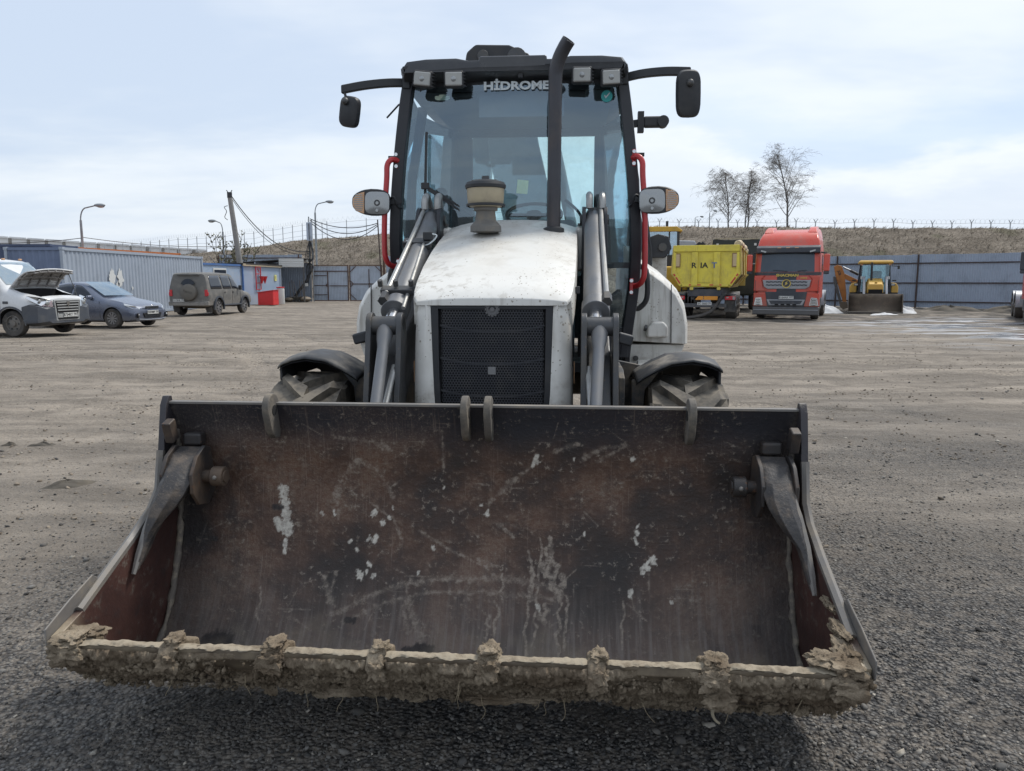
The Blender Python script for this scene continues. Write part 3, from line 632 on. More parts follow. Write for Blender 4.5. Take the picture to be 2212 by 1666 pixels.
# ---- elevated road parapet far left
pw = paint('bridge_concrete', (.72, .73, .74), .8, dirt=(.30, .31, .33), amt=.5, scale=.4)
ov = empty('overpass', (0, 0, 0), 0, 'grey concrete overpass parapet far behind the left container', 'overpass')
oa, ob = Vector((-70, 100, 0)), Vector((-45, 114, 0)); za, zb = 7.35, 5.95
npan = 14
for i in range(npan):
    a = oa.lerp(ob, i / npan); b = oa.lerp(ob, (i + 1) / npan - .004); z1 = lerp(za, zb, i / npan); z2 = lerp(za, zb, (i + 1) / npan)
    MB().add([(a.x, a.y, z1 - 1.25), (b.x, b.y, z2 - 1.25), (b.x, b.y, z2), (a.x, a.y, z1), (a.x - .5, a.y + .2, z1 - 1.25), (b.x - .5, b.y + .2, z2 - 1.25), (b.x - .5, b.y + .2, z2), (a.x - .5, a.y + .2, z1)], [(0, 1, 2, 3), (4, 7, 6, 5), (3, 2, 6, 7), (0, 4, 5, 1), (0, 3, 7, 4), (1, 5, 6, 2)]).build('parapet_panel', pw, ov)
    MB().bar((a.x + .1, a.y, z1 - .9), (a.x + .1, a.y, z1 + .1), .25, .25).build('bracket', concrete, ov)
    MB().bar((a.x, a.y, z1 + .12), (b.x, b.y, z2 + .12), .5, .2).build('coping', pw, ov)
for i in range(0, 5): 
    a = oa.lerp(ob, i / 4); z1 = lerp(za, zb, i / 4); MB().box((a.x - 1, a.y + 1, (z1 - 1.3) / 2), (1.6, 1.6, z1 - 1.3)).build('pier', pw, ov)
greenb = paint('green_noise_wall', (.10, .15, .13), .7, dirt=(.2, .22, .22), amt=.4, scale=.5)
nw = empty('noise_barrier', (0, 0, 0), 0, 'long low green noise barrier with pale posts beyond the container', 'barrier')
for i in range(12):
    x0 = -56 + i * 1.9; MB().box((x0 + .95, 121, 3.2), (1.85, .2, 3.6)).build('barrier_panel', greenb, nw); MB().box((x0, 120.8, 3.2), (.2, .3, 4.5)).build('post', pw, nw)
MB().box((-45, 121.3, 5.35), (22, .2, .4)).build('top_rail', pw, nw)

# ---- shipping containers
def cont_mat(n, c): return paint(n, c, .5, .05, dirt=tuple(x * .62 for x in c), amt=.5, scale=1.1, bump=.08)
cgrey = cont_mat('container_blue_grey', (.33, .375, .44)); cend_shaded = cont_mat('container_end_shaded', (.135, .175, .27)); corange = cont_mat('container_orange', (.48, .15, .04)); cnavy = cont_mat('container_navy', (.05, .07, .13))  # blue-grey container's end: darker blue, with its shade put into the colour
def container(a, b, wdir, W, H, mats, label, z0=0.0):
    """long side from a to b (facing the yard); wdir = unit vector to the far side"""
    a = Vector((*a, 0)); b = Vector((*b, 0)); L = (b - a).length; rz = math.atan2(b.y - a.y, b.x - a.x)
    r = empty('shipping_container', (a.x, a.y, z0), rz, label, 'container')
    def corr(L_, H_):
        pts = []; n = round(L_ / .28); p = L_ / n
        for i in range(n): x = i * p; pts += [(x, 0), (x + .25 * p, 0), (x + .5 * p, .036), (x + .75 * p, .036)]
        pts.append((L_, 0)); return pts
    pts = corr(L - .2, H)
    for y, sg, m in ((0.02, 1, mats[0]), (W - .02, -1, mats[0])):
        o = MB().loft([[(x + .1, y + sg * d, .12) for x, d in pts], [(x + .1, y + sg * d, H - .12) for x, d in pts]], False, False).build('side_panel', m, r, 0)
    pe = corr(W - .2, H)
    for x, sg in ((.02, 1), (L - .02, -1)):
        MB().loft([[(x + sg * d, y + .1, .12) for y, d in pe], [(x + sg * d, y + .1, H - .12) for y, d in pe]], False, False).build('end_panel', mats[1], r, 0)
    for x in (.05, L - .05):
        for y in (.05, W - .05):
            MB().box((x, y, H / 2), (.12, .12, H - .24)).build('corner_post', mats[0], r)
            for z in (.06, H - .06): MB().box((x + (.005 if x < 1 else -.005), y, z), (.17, .16, .118)).build('corner_casting', mats[0], r, bevel=.01)
    for z in (.07, H - .07):
        for y in (.04, W - .04): MB().box((L / 2, y, z), (L - .3, .1, .12)).build('side_rail', mats[0], r)
        for x in (.04, L - .04): MB().box((x, W / 2, z), (.1, W - .3, .12)).build('end_rail', mats[1], r)
    MB().box((L / 2, W / 2, H - .05), (L - .15, W - .15, .04)).build('roof', mats[0], r); return r
c1 = container((-18.1, 31.0), (-17.35, 43.1), None, 2.44, 2.88, (cgrey, cend_shaded), 'blue-grey shipping container with flaking white paint mark behind the dark sedan')
flake = plain('flaking_white_paint', (.62, .63, .62), .7)
def blot(parent, c, sx, sz, seed, mat, name='paint_mark', y=-.012):
    pts = []
    for k in range(46):
        a = 2 * PI * k / 46; rr = .78 + .42 * (mnoise.noise(Vector((math.cos(a) * 2.1 + seed, math.sin(a) * 2.1, 0))) ) + .25 * mnoise.noise(Vector((math.cos(a) * 7, math.sin(a) * 7, seed)))
        pts.append((c[0] + sx * rr * math.cos(a), c[1] + sz * rr * math.sin(a)))
    return MB().prism(pts, 'y', y - .004, y).build(name, mat, parent, 0)
blot(c1, (3.30, 1.62), .30, .55, 3, flake); blot(c1, (3.95, 1.66), .28, .50, 8, flake); blot(c1, (3.66, 1.18), .22, .34, 12, flake); blot(c1, (3.75, .86), .12, .2, 22, flake); blot(c1, (4.9, 1.2), .07, .1, 32, flake)
container((-25.2, 41.6), (-23.1, 53.6), None, 2.44, 3.2, (corange, corange), 'orange shipping container showing its top edge behind the blue-grey one', .25)
container((-27.8, 36.0), (-21.7, 36.2), None, 2.44, 3.25, (cnavy, cnavy), 'dark navy container rising behind the near end of the blue-grey one')
junk = empty('scrap_rack', (-21.9, 30.6, 0), 0, 'dark rack of scrap pipes at the left edge behind the van', 'scrap')
for k in range(6): MB().bar((-1.6 + .55 * k, 0, 0), (-1.5 + .55 * k, .3, 2.25 + .12 * (k % 2)), .08, .08).build('upright', steel_dark, junk)
for z in (.9, 1.7, 2.2): MB().bar((-1.7, .1, z), (1.4, .15, z + .05), .08, .1).build('shelf_bar', steel_dark, junk)

# ---- bare birches and shrub
bark = paint('birch_bark', (.16, .155, .15), .9, dirt=(.05, .045, .04), amt=.8, scale=3)
twigm = plain('birch_twigs', (.19, .17, .15), .95)
def birch(name, loc, H, spread, label, seed, lean=0.0, forks=1, droop=.5):
    rs = random.Random(seed); r = empty(name, loc, 0, label, 'tree', 'bare birches on the embankment'); trunk = MB(); cr = MB()
    def grow(p, d, L, rad, lv):
        n = 5; pts = [p.copy()]; q = p.copy(); dd = d.copy()
        for i in range(n):
            dd = (dd + Vector((rs.gauss(0, .10), rs.gauss(0, .10), rs.gauss(0, .05) + (.05 if lv < 2 else -.10 * droop * lv * .5)))).normalized(); q = q + dd * L / n; pts.append(q.copy())
        rr = [rad * (1 - .62 * i / n) for i in range(n + 1)]; (trunk if lv == 0 else cr).tube(pts, rr, 6 if lv == 0 else 4 if lv == 1 else 3, False)
        if lv >= 4: return
        k = {0: 28 if forks == 1 else 16, 1: 8, 2: 5, 3: 4}[lv]
        for j in range(k):
            t = (.16 + .84 * (j + rs.random()) / k) if lv == 0 else (.18 + .8 * rs.random()); i = min(int(t * n), n - 1); b = pts[i].lerp(pts[i + 1], t * n - i)
            dv = (pts[i + 1] - pts[i]).normalized(); a = rs.random() * 2 * PI; side = Vector((math.cos(a), math.sin(a), 0)); side = (side - dv * side.dot(dv)).normalized()
            up = {0: 1.15, 1: .9, 2: .85, 3: .9}[lv]; nd = (dv * up + side * (1.0 if lv else .85)).normalized()
            if lv == 0: ln = H * spread * (.42 + .72 * math.sin(PI * min(1, .12 + t * .95))) * rs.uniform(.8, 1.1) * (1 if t < .8 else .75)
            else: ln = L * rs.uniform(.32, .6)
            grow(b, nd, ln, max(rad * (1 - .6 * t) * .40, .0065), lv + 1)
    for k in range(forks):
        d = Vector((lean + (k - (forks - 1) / 2) * .28, rs.gauss(0, .05), 1)).normalized(); grow(Vector(((k - (forks - 1) / 2) * .15, 0, 0)), d, H * (1 - .12 * k), H * .0135, 0)
    trunk.build('trunk', bark, r, 60); o = cr.build('crown', twigm, r, 60); return r
def hz_(x, y): return float(hill(np.array(float(x)), np.array(float(y)))) - .3
birch('birch_tree', (20.2, 72, hz_(20.2, 72)), 5.7, .42, 'bare leaning birch, leftmost of the three on the embankment', 4, -.16, 1, .9)
birch('birch_tree', (21.5, 71, hz_(21.5, 71)), 5.4, .36, 'bare forked birch, middle one of the three on the embankment', 9, .10, 2, .5)
birch('birch_tree', (25.3, 71, hz_(25.3, 71)), 7.6, .36, 'tallest bare birch standing above the red truck', 15, -.05, 1, .35)
def shrub(loc, label, seed):
    rs = random.Random(seed); r = empty('shrub', loc, 0, label, 'shrub'); st = MB(); tw = MB(); lf = MB()
    for k in range(26):
        a = rs.random() * 2 * PI; d = Vector((math.cos(a) * rs.uniform(.15, .75), math.sin(a) * rs.uniform(.15, .6), 1)).normalized(); p = Vector((rs.gauss(0, .25), rs.gauss(0, .2), 0)); L = rs.uniform(2.6, 5.3); pts = [p.copy()]
        for i in range(6):
            d = (d + Vector((rs.gauss(0, .09), rs.gauss(0, .09), .07))).normalized(); p = p + d * L / 6; pts.append(p.copy())
        st.tube(pts, [.05 * (1 - .12 * i) for i in range(7)], 4, False)
        for j in range(22):
            i = rs.randint(1, 5); b = pts[i].lerp(pts[i + 1], rs.random()); dv = Vector((rs.gauss(0, .6), rs.gauss(0, .6), rs.uniform(.2, 1))).normalized(); e = b + dv * rs.uniform(.25, .8); tw.tube([b, e], [.022, .012], 3, False)
            for _ in range(3):
                c = b.lerp(e, rs.uniform(.3, 1)); s = rs.uniform(.06, .13); n1 = Vector((rs.gauss(0, 1), rs.gauss(0, 1), rs.gauss(0, 1))).normalized(); n2 = n1.orthogonal().normalized(); lf.add([c - n2 * s, c + n1 * s * .5, c + n2 * s, c - n1 * s * .5], [(0, 1, 2, 3)])
    sm_ = plain('shrub_bark', (.085, .075, .055), .95); st.build('stem', sm_, r); tw.build('twig', sm_, r); o = lf.build('bud_leaves', plain('catkin_buds', (.17, .165, .10), .9), r, 0); return r
shrub((-20.9, 57.5, 0), 'bare budding shrub around the concrete pole', 3)
# ============================================================ WHITE BACKHOE LOADER (foreground)
LD = empty('backhoe_loader', (-.2, 2.1, 0), R(-4.55), 'white backhoe loader facing the camera with wide worn bucket lowered in front', 'backhoe loader')
# ---------- bucket
W = 1.2
PROF = [(.714, 1.032), (.742, .95), (.755, .861), (.760, .73), (.742, .594), (.70, .43), (.62, .26), (.523, .150), (.42, .125), (.31, .150), (.20, .225), (.10, .315), (0.015, .402)]
pp = smooth_path([(0, a, b) for a, b in PROF], 6); prof = np.array([(p.y, p.z) for p in pp])
seg = np.concatenate([[0], np.cumsum(np.hypot(*np.diff(prof, axis=0).T))]); S_TOT = seg[-1]
def bpoint(s): return np.interp(s, seg, prof[:, 0]), np.interp(s, seg, prof[:, 1])
def s_of_w(wv):      # arc position of the back plate at height w (upper back)
    k = prof[:46]; return float(np.interp(-wv, -k[:, 1], seg[:46]))
def steel_mat():
    m, t, b = newmat('worn_bucket_steel'); p = objvec(t); A = lambda n: t.n('ShaderNodeAttribute', attribute_name=n).outputs['Fac']
    v2 = t.comb(A('bu'), A('bs'), 0.0); X = A('bu'); S = A('bs')
    n1 = t.noise(v2, 2.2, 3, .62, .3); n2 = t.noise(v2, 9, 4, .7, .2); n3 = t.noise(v2, 42, 3, .72); n4 = t.noise(v2, 120, 2, .7)
    vert = t.noise(t.mapv(v2, (46, 3.2, 1)), 1.0, 3, .65)
    c = t.mix(t.step(n1, .32, .70), (.024, .018, .016), (.125, .062, .038))
    c = t.mix(t.math('MULTIPLY', t.step(n2, .40, .72), .65), c, (.028, .026, .027))
    c = t.mix(t.math('MULTIPLY', t.step(t.math('ADD', t.math('MULTIPLY', n1, .5), t.math('MULTIPLY', n3, .5)), .48, .60), .6), c, (.14, .095, .068))
    # painted navy-black band along the top, scratched through to pale dust
    top = t.math('SUBTRACT', 1.0, t.step(t.math('ADD', S, t.math('MULTIPLY', n2, .16)), .14, .30)); c = t.mix(t.math('MULTIPLY', top, .8), c, (.020, .024, .034))
    scr = t.math('MULTIPLY', t.step(n3, .55, .68), t.step(n2, .45, .62)); c = t.mix(t.math('MULTIPLY', scr, .75), c, (.27, .235, .195))
    v3 = t.noise(t.mapv(v2, (150, 3.0, 1), rot=(0, 0, R(4))), 1.0, 2, .6); c = t.mix(t.math('MULTIPLY', t.math('MULTIPLY', t.step(v3, .60, .70), t.step(n1, .38, .6)), .45), c, (.20, .155, .125))
    h2 = t.noise(t.mapv(v2, (4, 130, 1), rot=(0, 0, R(24))), 1.0, 2, .6); c = t.mix(t.math('MULTIPLY', t.math('MULTIPLY', t.step(h2, .64, .72), t.step(n2, .45, .6)), .5), c, (.21, .17, .14))
    # silt dried on towards the floor
    low = t.step(t.math('ADD', S, t.math('MULTIPLY', t.math('SUBTRACT', n1, .5), .35)), .56, .96)
    c = t.mix(t.math('MULTIPLY', low, t.math('ADD', .40, t.math('MULTIPLY', t.step(vert, .42, .68), .5))), c, (.195, .168, .152))
    c = t.mix(t.math('MULTIPLY', t.math('MULTIPLY', t.step(n4, .52, .66), t.step(n1, .45, .65)), .4), c, (.22, .18, .14))
    c = t.mix(t.math('MULTIPLY', A('scuff'), t.math('ADD', .25, t.math('MULTIPLY', t.step(n3, .40, .6), .6))), c, (.30, .255, .21))
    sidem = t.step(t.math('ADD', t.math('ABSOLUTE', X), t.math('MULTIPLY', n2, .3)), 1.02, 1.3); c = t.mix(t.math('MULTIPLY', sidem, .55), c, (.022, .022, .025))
    c = t.mix(t.math('MULTIPLY', A('white'), t.math('ADD', .55, t.math('MULTIPLY', t.step(n3, .35, .6), .45))), c, (.54, .51, .45)); c = t.mix(t.math('MULTIPLY', A('dark'), .85), c, (.018, .016, .017))
    c = t.mix(t.math('MULTIPLY', A('mud'), t.step(n2, .25, .5)), c, (.30, .25, .18))
    t.set(b.inputs['Base Color'], c)
    rr = t.math('ADD', .40, t.math('MULTIPLY', n2, .35)); t.set(b.inputs['Roughness'], t.math('ADD', rr, t.math('MULTIPLY', low, .15), clamp=True)); b.inputs['Metallic'].default_value = .15
    h = t.math('ADD', t.math('ADD', n3, t.math('MULTIPLY', n2, 1.2)), t.math('MULTIPLY', vert, .35)); t.set(b.inputs['Normal'], t.bump(h, .42, .008)); return m
bsteel = steel_mat()
def stroke(U, S, pts, wd, seed, rag=.6):
    """soft-edged mark along a polyline on the plate"""
    pad = wd * (1 + rag) + .01; i0, i1 = np.searchsorted(uu, [min(p[0] for p in pts) - pad, max(p[0] for p in pts) + pad]); j0, j1 = np.searchsorted(ss, [min(p[1] for p in pts) - pad, max(p[1] for p in pts) + pad])
    full = np.zeros(U.shape); U = U[j0:j1, i0:i1]; S = S[j0:j1, i0:i1]
    if U.size == 0: return full
    best = np.full(U.shape, 9.0)
    for (a, b) in zip(pts[:-1], pts[1:]):
        ax, ay = a; bx, by = b; dx, dy = bx - ax, by - ay; t = np.clip(((U - ax) * dx + (S - ay) * dy) / (dx * dx + dy * dy + 1e-9), 0, 1)
        best = np.minimum(best, np.hypot(U - ax - t * dx, S - ay - t * dy))
    nz = fbm(U * 55 + seed, S * 55, 3, seed) * .6 + .4 * fbm(U * 160, S * 160, 2, seed + 3); full[j0:j1, i0:i1] = np.clip(1 - (best / wd - (nz - .5) * 3.4 * rag), 0, 1); return full
nu, nv = 760, 330
uu = np.linspace(-W + .012, W - .012, nu + 1); ss = np.linspace(0, S_TOT, nv + 1); UU, SS = np.meshgrid(uu, ss); VV, WW = bpoint(SS)
dent = (fbm(UU * 3, SS * 3, 3, 61) - .5) * .010; VV = VV + dent
white_a = np.zeros_like(UU); scuff = np.zeros_like(UU); dark = np.zeros_like(UU); mudm = np.zeros_like(UU)
def mk(arr, pts, wd, seed, rag=.6, amp=1.0, k=1.0): arr[:] = np.maximum(arr, np.clip(stroke(UU, SS, pts, wd, seed, rag) * 3.0 * k, 0, 1) * amp)
# (photo pixel -> plate) : u from x at that depth, s from y
CAMH = 1.5; CP = math.radians(7.8); CA = R(4.55)
def plate(px, py):
    """where a feature of the bucket back sits on the plate, as (u, arc length)"""
    f = np.array([0, math.cos(CP), -math.sin(CP)]); up = np.array([0, math.sin(CP), math.cos(CP)]); d = f + (px - 1106) / 1640 * np.array([1, 0, 0]) - (py - 833) / 1640 * up
    O = np.array([-.2, 2.1, 0]); U_ = np.array([math.cos(CA), -math.sin(CA), 0]); V_ = np.array([math.sin(CA), math.cos(CA), 0]); C0 = np.array([0, 0, CAMH]) - O
    best = (9, 0, 0)
    for v in np.linspace(.45, .77, 60):
        t = (v - C0 @ V_) / (d @ V_); q = C0 + d * t; s = np.linspace(0, seg[46], 120); pv, pw = bpoint(s); k = np.argmin(np.hypot(pv - v, pw - q[2]))
        e = math.hypot(pv[k] - v, pw[k] - q[2])
        if e < best[0]: best = (e, float(q @ U_), float(s[k]))
    return best[1], best[2]
def P2(*pts): return [plate(x, y) for x, y in pts]
mk(white_a, P2((612, 1052), (615, 1085), (618, 1150)), .020, 1, .8); mk(white_a, P2((600, 1122), (606, 1140)), .017, 2); mk(white_a, P2((628, 1132), (626, 1150)), .015, 2); mk(white_a, P2((617, 1165), (616, 1190)), .009, 4)
for i, (x, y, r_) in enumerate([(808, 1105, .013), (828, 1128, .012), (800, 1165, .012), (812, 1160, .009), (695, 1108, .008), (720, 1105, .006), (775, 1240, .013), (808, 1243, .009), (793, 1238, .008), (770, 1185, .007), (840, 1115, .006), (848, 1095, .005), (760, 1165, .006), (795, 1215, .007), (935, 1180, .006), (1368, 992, .012), (1398, 1222, .010), (1410, 1208, .013), (1388, 1232, .010), (1375, 1150, .009), (1380, 1135, .006), (1372, 1165, .005), (1362, 1280, .009), (1158, 992, .008), (1055, 1105, .009), (1040, 1090, .007), (1160, 1308, .010), (1262, 1150, .004), (1240, 990, .004), (1450, 1300, .005), (905, 1235, .005), (960, 1050, .004)]):
    mk(white_a, P2((x, y), (x + random.uniform(-4, 4), y + random.uniform(2, 8))), r_, 10 + i, .9)
mk(white_a, P2((1385, 1230), (1412, 1205)), .008, 60); mk(white_a, P2((1150, 1010), (1160, 985)), .007, 61)
sc = [([(730, 1120), (728, 1060), (748, 1020), (775, 995)], .012), ([(775, 995), (810, 1010), (835, 1045), (850, 1075)], .009), ([(720, 1330), (790, 1290), (870, 1265), (950, 1250), (1060, 1248), (1150, 1258), (1200, 1275)], .012), ([(740, 1345), (830, 1300), (920, 1280), (1050, 1278), (1190, 1292)], .009),
      ([(1055, 1085), (1100, 1045), (1150, 1010), (1160, 985)], .010), ([(1195, 975), (1245, 960)], .010), ([(1260, 990), (1300, 970), (1355, 960)], .009), ([(1290, 995), (1350, 963)], .007), ([(1068, 1130), (1090, 1140), (1110, 1160)], .007), ([(1075, 1133), (1115, 1135)], .006), ([(725, 945), (810, 955), (845, 975)], .010), ([(955, 930), (958, 1020)], .006),
      ([(905, 1145), (980, 1190), (1050, 1225)], .006), ([(1030, 1210), (1075, 1225)], .006), ([(870, 1310), (880, 1370)], .010), ([(893, 1320), (900, 1365)], .010), ([(880, 1290), (905, 1375)], .016), ([(700, 1250), (720, 1310)], .013), ([(725, 1240), (710, 1300)], .008), ([(800, 1085), (850, 1120), (870, 1170)], .006)]
for i, (pts, wd) in enumerate(sc): mk(scuff, P2(*pts), wd * 1.15, 80 + i, .9, .7, .42)
# splashes that ran down before drying
for i, (x, y0, y1, r_) in enumerate([(1142, 1190, 1420, .0055), (1148, 1225, 1300, .008), (1165, 1165, 1330, .005), (1178, 1190, 1245, .010), (1190, 1165, 1260, .010), (1200, 1215, 1290, .010), (1212, 1245, 1290, .013), (1205, 1290, 1420, .006), (1222, 1290, 1400, .006), (1155, 1290, 1395, .005), (1175, 1310, 1345, .010), (1070, 1300, 1410, .006), (1052, 1330, 1380, .005), (1085, 1240, 1300, .004), (560, 1270, 1350, .005), (1345, 1300, 1400, .005)]):
    n_ = 8; xs = [x + random.gauss(0, 3.0) + 4 * math.sin(k * .8) for k in range(n_ + 1)]; mk(scuff, P2(*[(xs[k], lerp(y0, y1, k / n_)) for k in range(n_ + 1)]), r_, 120 + i, .6, .95)
rs = random.Random(5)
for i in range(46):
    x = rs.uniform(410, 1690); y = rs.uniform(900, 1390); a = rs.gauss(.2, .9); L_ = rs.uniform(12, 70); mk(scuff, P2((x, y), (x + L_ * math.cos(a), y - L_ * math.sin(a) * .8)), rs.uniform(.0018, .0035), 200 + i, .5, .6, .6)
for i, (x, y, r_) in enumerate([(475, 1382, .045), (450, 1385, .03), (755, 1338, .016), (905, 1402, .022), (458, 1165, .010), (600, 1095, .012), (920, 1403, .02), (1490, 945, .025), (880, 1405, .015)]): mk(dark, P2((x - 6, y), (x + 8, y)), r_, 300 + i, .35)
mudm = np.clip(.75 - np.abs(SS - seg[46] * 1.03) * 5 + (fbm(UU * 9, SS * 9, 3, 77) - .5) * 1.6, 0, 1) * .55
edge_u = np.clip((np.abs(UU) - (W - .05)) / .045, 0, 1); scuff = np.maximum(scuff, edge_u * .75 * (fbm(UU * 20, SS * 12, 3, 7) > .45))
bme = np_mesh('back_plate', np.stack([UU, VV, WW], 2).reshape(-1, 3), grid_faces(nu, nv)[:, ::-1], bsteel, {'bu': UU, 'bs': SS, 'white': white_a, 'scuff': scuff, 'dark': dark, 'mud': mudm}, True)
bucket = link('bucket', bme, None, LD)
# outer skin behind the plate, so the bucket is a closed shell of thick steel
steel_b = paint('dark_bucket_steel', (.035, .032, .032), .5, .2, dirt=(.125, .088, .062), amt=.9, scale=6, low=.4, lowz=.8, chips=(.12, .065, .04))
steel_arm = paint('pitted_arm_steel', (.045, .042, .042), .6, .1, dirt=(.15, .12, .095), amt=.8, scale=16, chips=(.16, .13, .10), bump=.7)
lug_m = paint('dusty_lug_steel', (.11, .10, .088), .8, .05, dirt=(.24, .205, .16), amt=.8, scale=14, bump=.5)
steel_edge = paint('bright_worn_edge', (.17, .16, .15), .6, .15, dirt=(.28, .24, .19), amt=.8, scale=9)
outer = [(v + .028 * nx, w_ + .028 * nz) for (v, w_), (nx, nz) in zip(prof, [(lambda d: (-d[1], d[0]))((prof[min(i + 1, len(prof) - 1)] - prof[max(i - 1, 0)]) / np.linalg.norm(prof[min(i + 1, len(prof) - 1)] - prof[max(i - 1, 0)])) for i in range(len(prof))])]
outer = [(v, w_) for v, w_ in outer]
if outer[10][0] < prof[10][0]: outer = [(2 * p[0] - v, 2 * p[1] - w_) for (v, w_), p in zip(outer, prof)]
MB().loft([[(-W, a, b) for a, b in outer], [(W, a, b) for a, b in outer]], False, False).build('outer_skin', steel_b, bucket, 50)
MB().box((0, .728, 1.036), (2 * W, .036, .010)).build('top_edge', steel_edge, bucket, bevel=.002)
# side plates: outline from top corner down the throat to the lip
def side_mat():
    m, t, b = newmat('bucket_cheek_steel'); p = objvec(t); X, Y, Z = t.sep(p)
    n1 = t.noise(p, 5, 6, .65); n2 = t.noise(p, 26, 6, .7); c = t.mix(t.step(n1, .35, .7), (.050, .024, .021), (.088, .042, .034))
    c = t.mix(t.math('MULTIPLY', t.step(n2, .5, .7), .5), c, (.03, .03, .032)); lowf = t.math('SUBTRACT', 1.0, t.step(t.math('ADD', t.math('ADD', Y, t.math('MULTIPLY', Z, .25)), t.math('MULTIPLY', n2, .14)), .18, .32))
    c = t.mix(lowf, c, (.34, .285, .205)); up = t.step(t.math('ADD', Z, t.math('MULTIPLY', n1, .2)), .72, .9); c = t.mix(t.math('MULTIPLY', up, .85), c, (.035, .036, .042))
    c = t.mix(t.math('MULTIPLY', t.math('MULTIPLY', t.step(n2, .52, .66), t.step(n1, .45, .6)), .5), c, (.26, .23, .19)); t.set(b.inputs['Base Color'], c); b.inputs['Roughness'].default_value = .5; b.inputs['Metallic'].default_value = .1
    t.set(b.inputs['Normal'], t.bump(n2, .4, .008)); return m
cheek = side_mat()
outl = [(.735, 1.06), (.712, 1.062), (.69, 1.03), (.655, .86), (.622, .715), (.56, .655), (.42, .585), (.222, .500), (.12, .455), (-.005, .425), (0.0, .395), (.10, .30), (.2, .205), (.31, .130), (.42, .105), (.53, .13), (.635, .245), (.72, .43), (.765, .594), (.782, .73), (.778, .861), (.765, .95)]
for s in (-1, 1):
    MB().prism(outl, 'x', s * (W - .012), s * (W + .014)).build('side_plate', cheek, bucket, 40, bevel=.003)
    # bevelled wear edge along the throat
    ed = [(s * (W + .001), a, b) for a, b in outl[3:9]]; MB().tube(ed, .0155, 6).build('side_edge', steel_edge, bucket)
    # side cutter at the lip corner
    MB().prism([(.245, .515), (.22, .535), (.10, .50), (-.02, .455), (-.02, .40), (.09, .31), (.20, .40)], 'x', s * (W + .0145), s * (W + .021)).build('side_cutter', steel_edge, bucket, bevel=.004)
    # pivot arm of the clam on the inner cheek: ribbed casting with a long finger
    x0 = s * (W - .014)
    ca_ = []
    for t_, hw, dep in ((0, .066, .05), (.12, .070, .085), (.25, .074, .098), (.36, .070, .10), (.46, .062, .098), (.56, .046, .085), (.66, .028, .062), (.78, .020, .045), (.9, .017, .036), (1.0, .008, .018)):
        hw *= .8; vy = interp(t_, [0, .25, .5, 1], [.66, .61, .55, .40]); wz = interp(t_, [0, .25, .5, 1], [.86, .77, .68, .495]); xc = x0 - s * interp(t_, [0, .3, .55, .7, 1], [.095, .09, .055, .03, .02])
        ca_.append([(xc - hw, vy + .03, wz + .01), (xc - hw, vy - dep * .62, wz - .01), (xc - hw * .55, vy - dep, wz - .015), (xc + hw * .3, vy - dep, wz - .015), (xc + hw * .92, vy - dep * .55, wz - .01), (xc + hw * .92, vy + .03, wz + .01)])
    MB().loft(ca_).build('hinge_arm', steel_arm, bucket, 30, bevel=.004)
    rib = [(x0 - s * .05, .55, .745), (x0 - s * .040, .515, .70), (x0 - s * .024, .46, .61), (x0 - s * .018, .41, .53), (x0 - s * .016, .375, .475)]; MB().tube(rib, [.014, .016, .015, .013, .008], 6).build('arm_rib', steel_edge, bucket)
    for xx, hh in ((x0 - s * .150, .10), (x0 - s * .035, .085)):
        MB().prism([(.74, .70), (.71, .865), (.665, .88), (.60, .85), (.555, .79), (.555, .72), (.60, .665), (.67, .65)], 'x', xx - .008, xx + .008).build('hinge_flange', steel_b, bucket, bevel=.004)
    MB().cyl((x0 - s * .245, .645, .765), (x0 - s * .02, .645, .765), .024, 16).build('pivot_pin', steel_b, bucket)
    MB().cyl((x0 - s * .240, .645, .765), (x0 - s * .190, .645, .765), .038, 16).build('pin_boss', steel_b, bucket, bevel=.006)
    MB().ball((x0 - s * .215, .608, .768), .009, 8, 6).build('grease_nipple', steel_edge, bucket)
    MB().box((x0 - s * .025, .66, .935), (.034, .05, .085), (R(18), 0, 0)).build('stop_block', steel_b, bucket, bevel=.006)
    MB().box((x0 - s * .09, .715, .895), (.075, .05, .05)).build('hinge_seat', steel_b, bucket, bevel=.012)
for s in (-1, 1):
    wp = [(s * (W - .020 + rng.uniform(-.004, .004)), v - .008, w_ + .003) for v, w_ in prof[8:62:1]]; MB().tube(wp, [.010 + rng.uniform(-.003, .006) for _ in wp], 7).build('weld_seam', paint('dusty_weld%d' % s, (.13, .115, .10), .8, dirt=(.30, .26, .2), amt=.9, scale=30), bucket, 60)
# lifting lugs welded over the top edge
def lug(x, wide=.022, tilt=0):
    pl = [(.70 + .055 * math.cos(a) - .012, 1.025 + .055 * math.sin(a)) for a in np.linspace(-.4, PI + .15, 12)] + [(.642, .99), (.665, .935), (.70, .905), (.745, .90), (.755, .95)]
    o = MB().prism(pl, 'x', -wide, wide).build('lug', lug_m, bucket, bevel=.005); o.location = (x, 0, 0); o.rotation_euler = (0, 0, tilt)
    hole = MB().cyl((x - wide - .002, .69, 1.015), (x + wide + .002, .69, 1.015), .020, 14); h_ = hole.build('lug_hole', steel_cav, bucket)
for x in (-.775, -.028, .058, .80): lug(x, .0135)
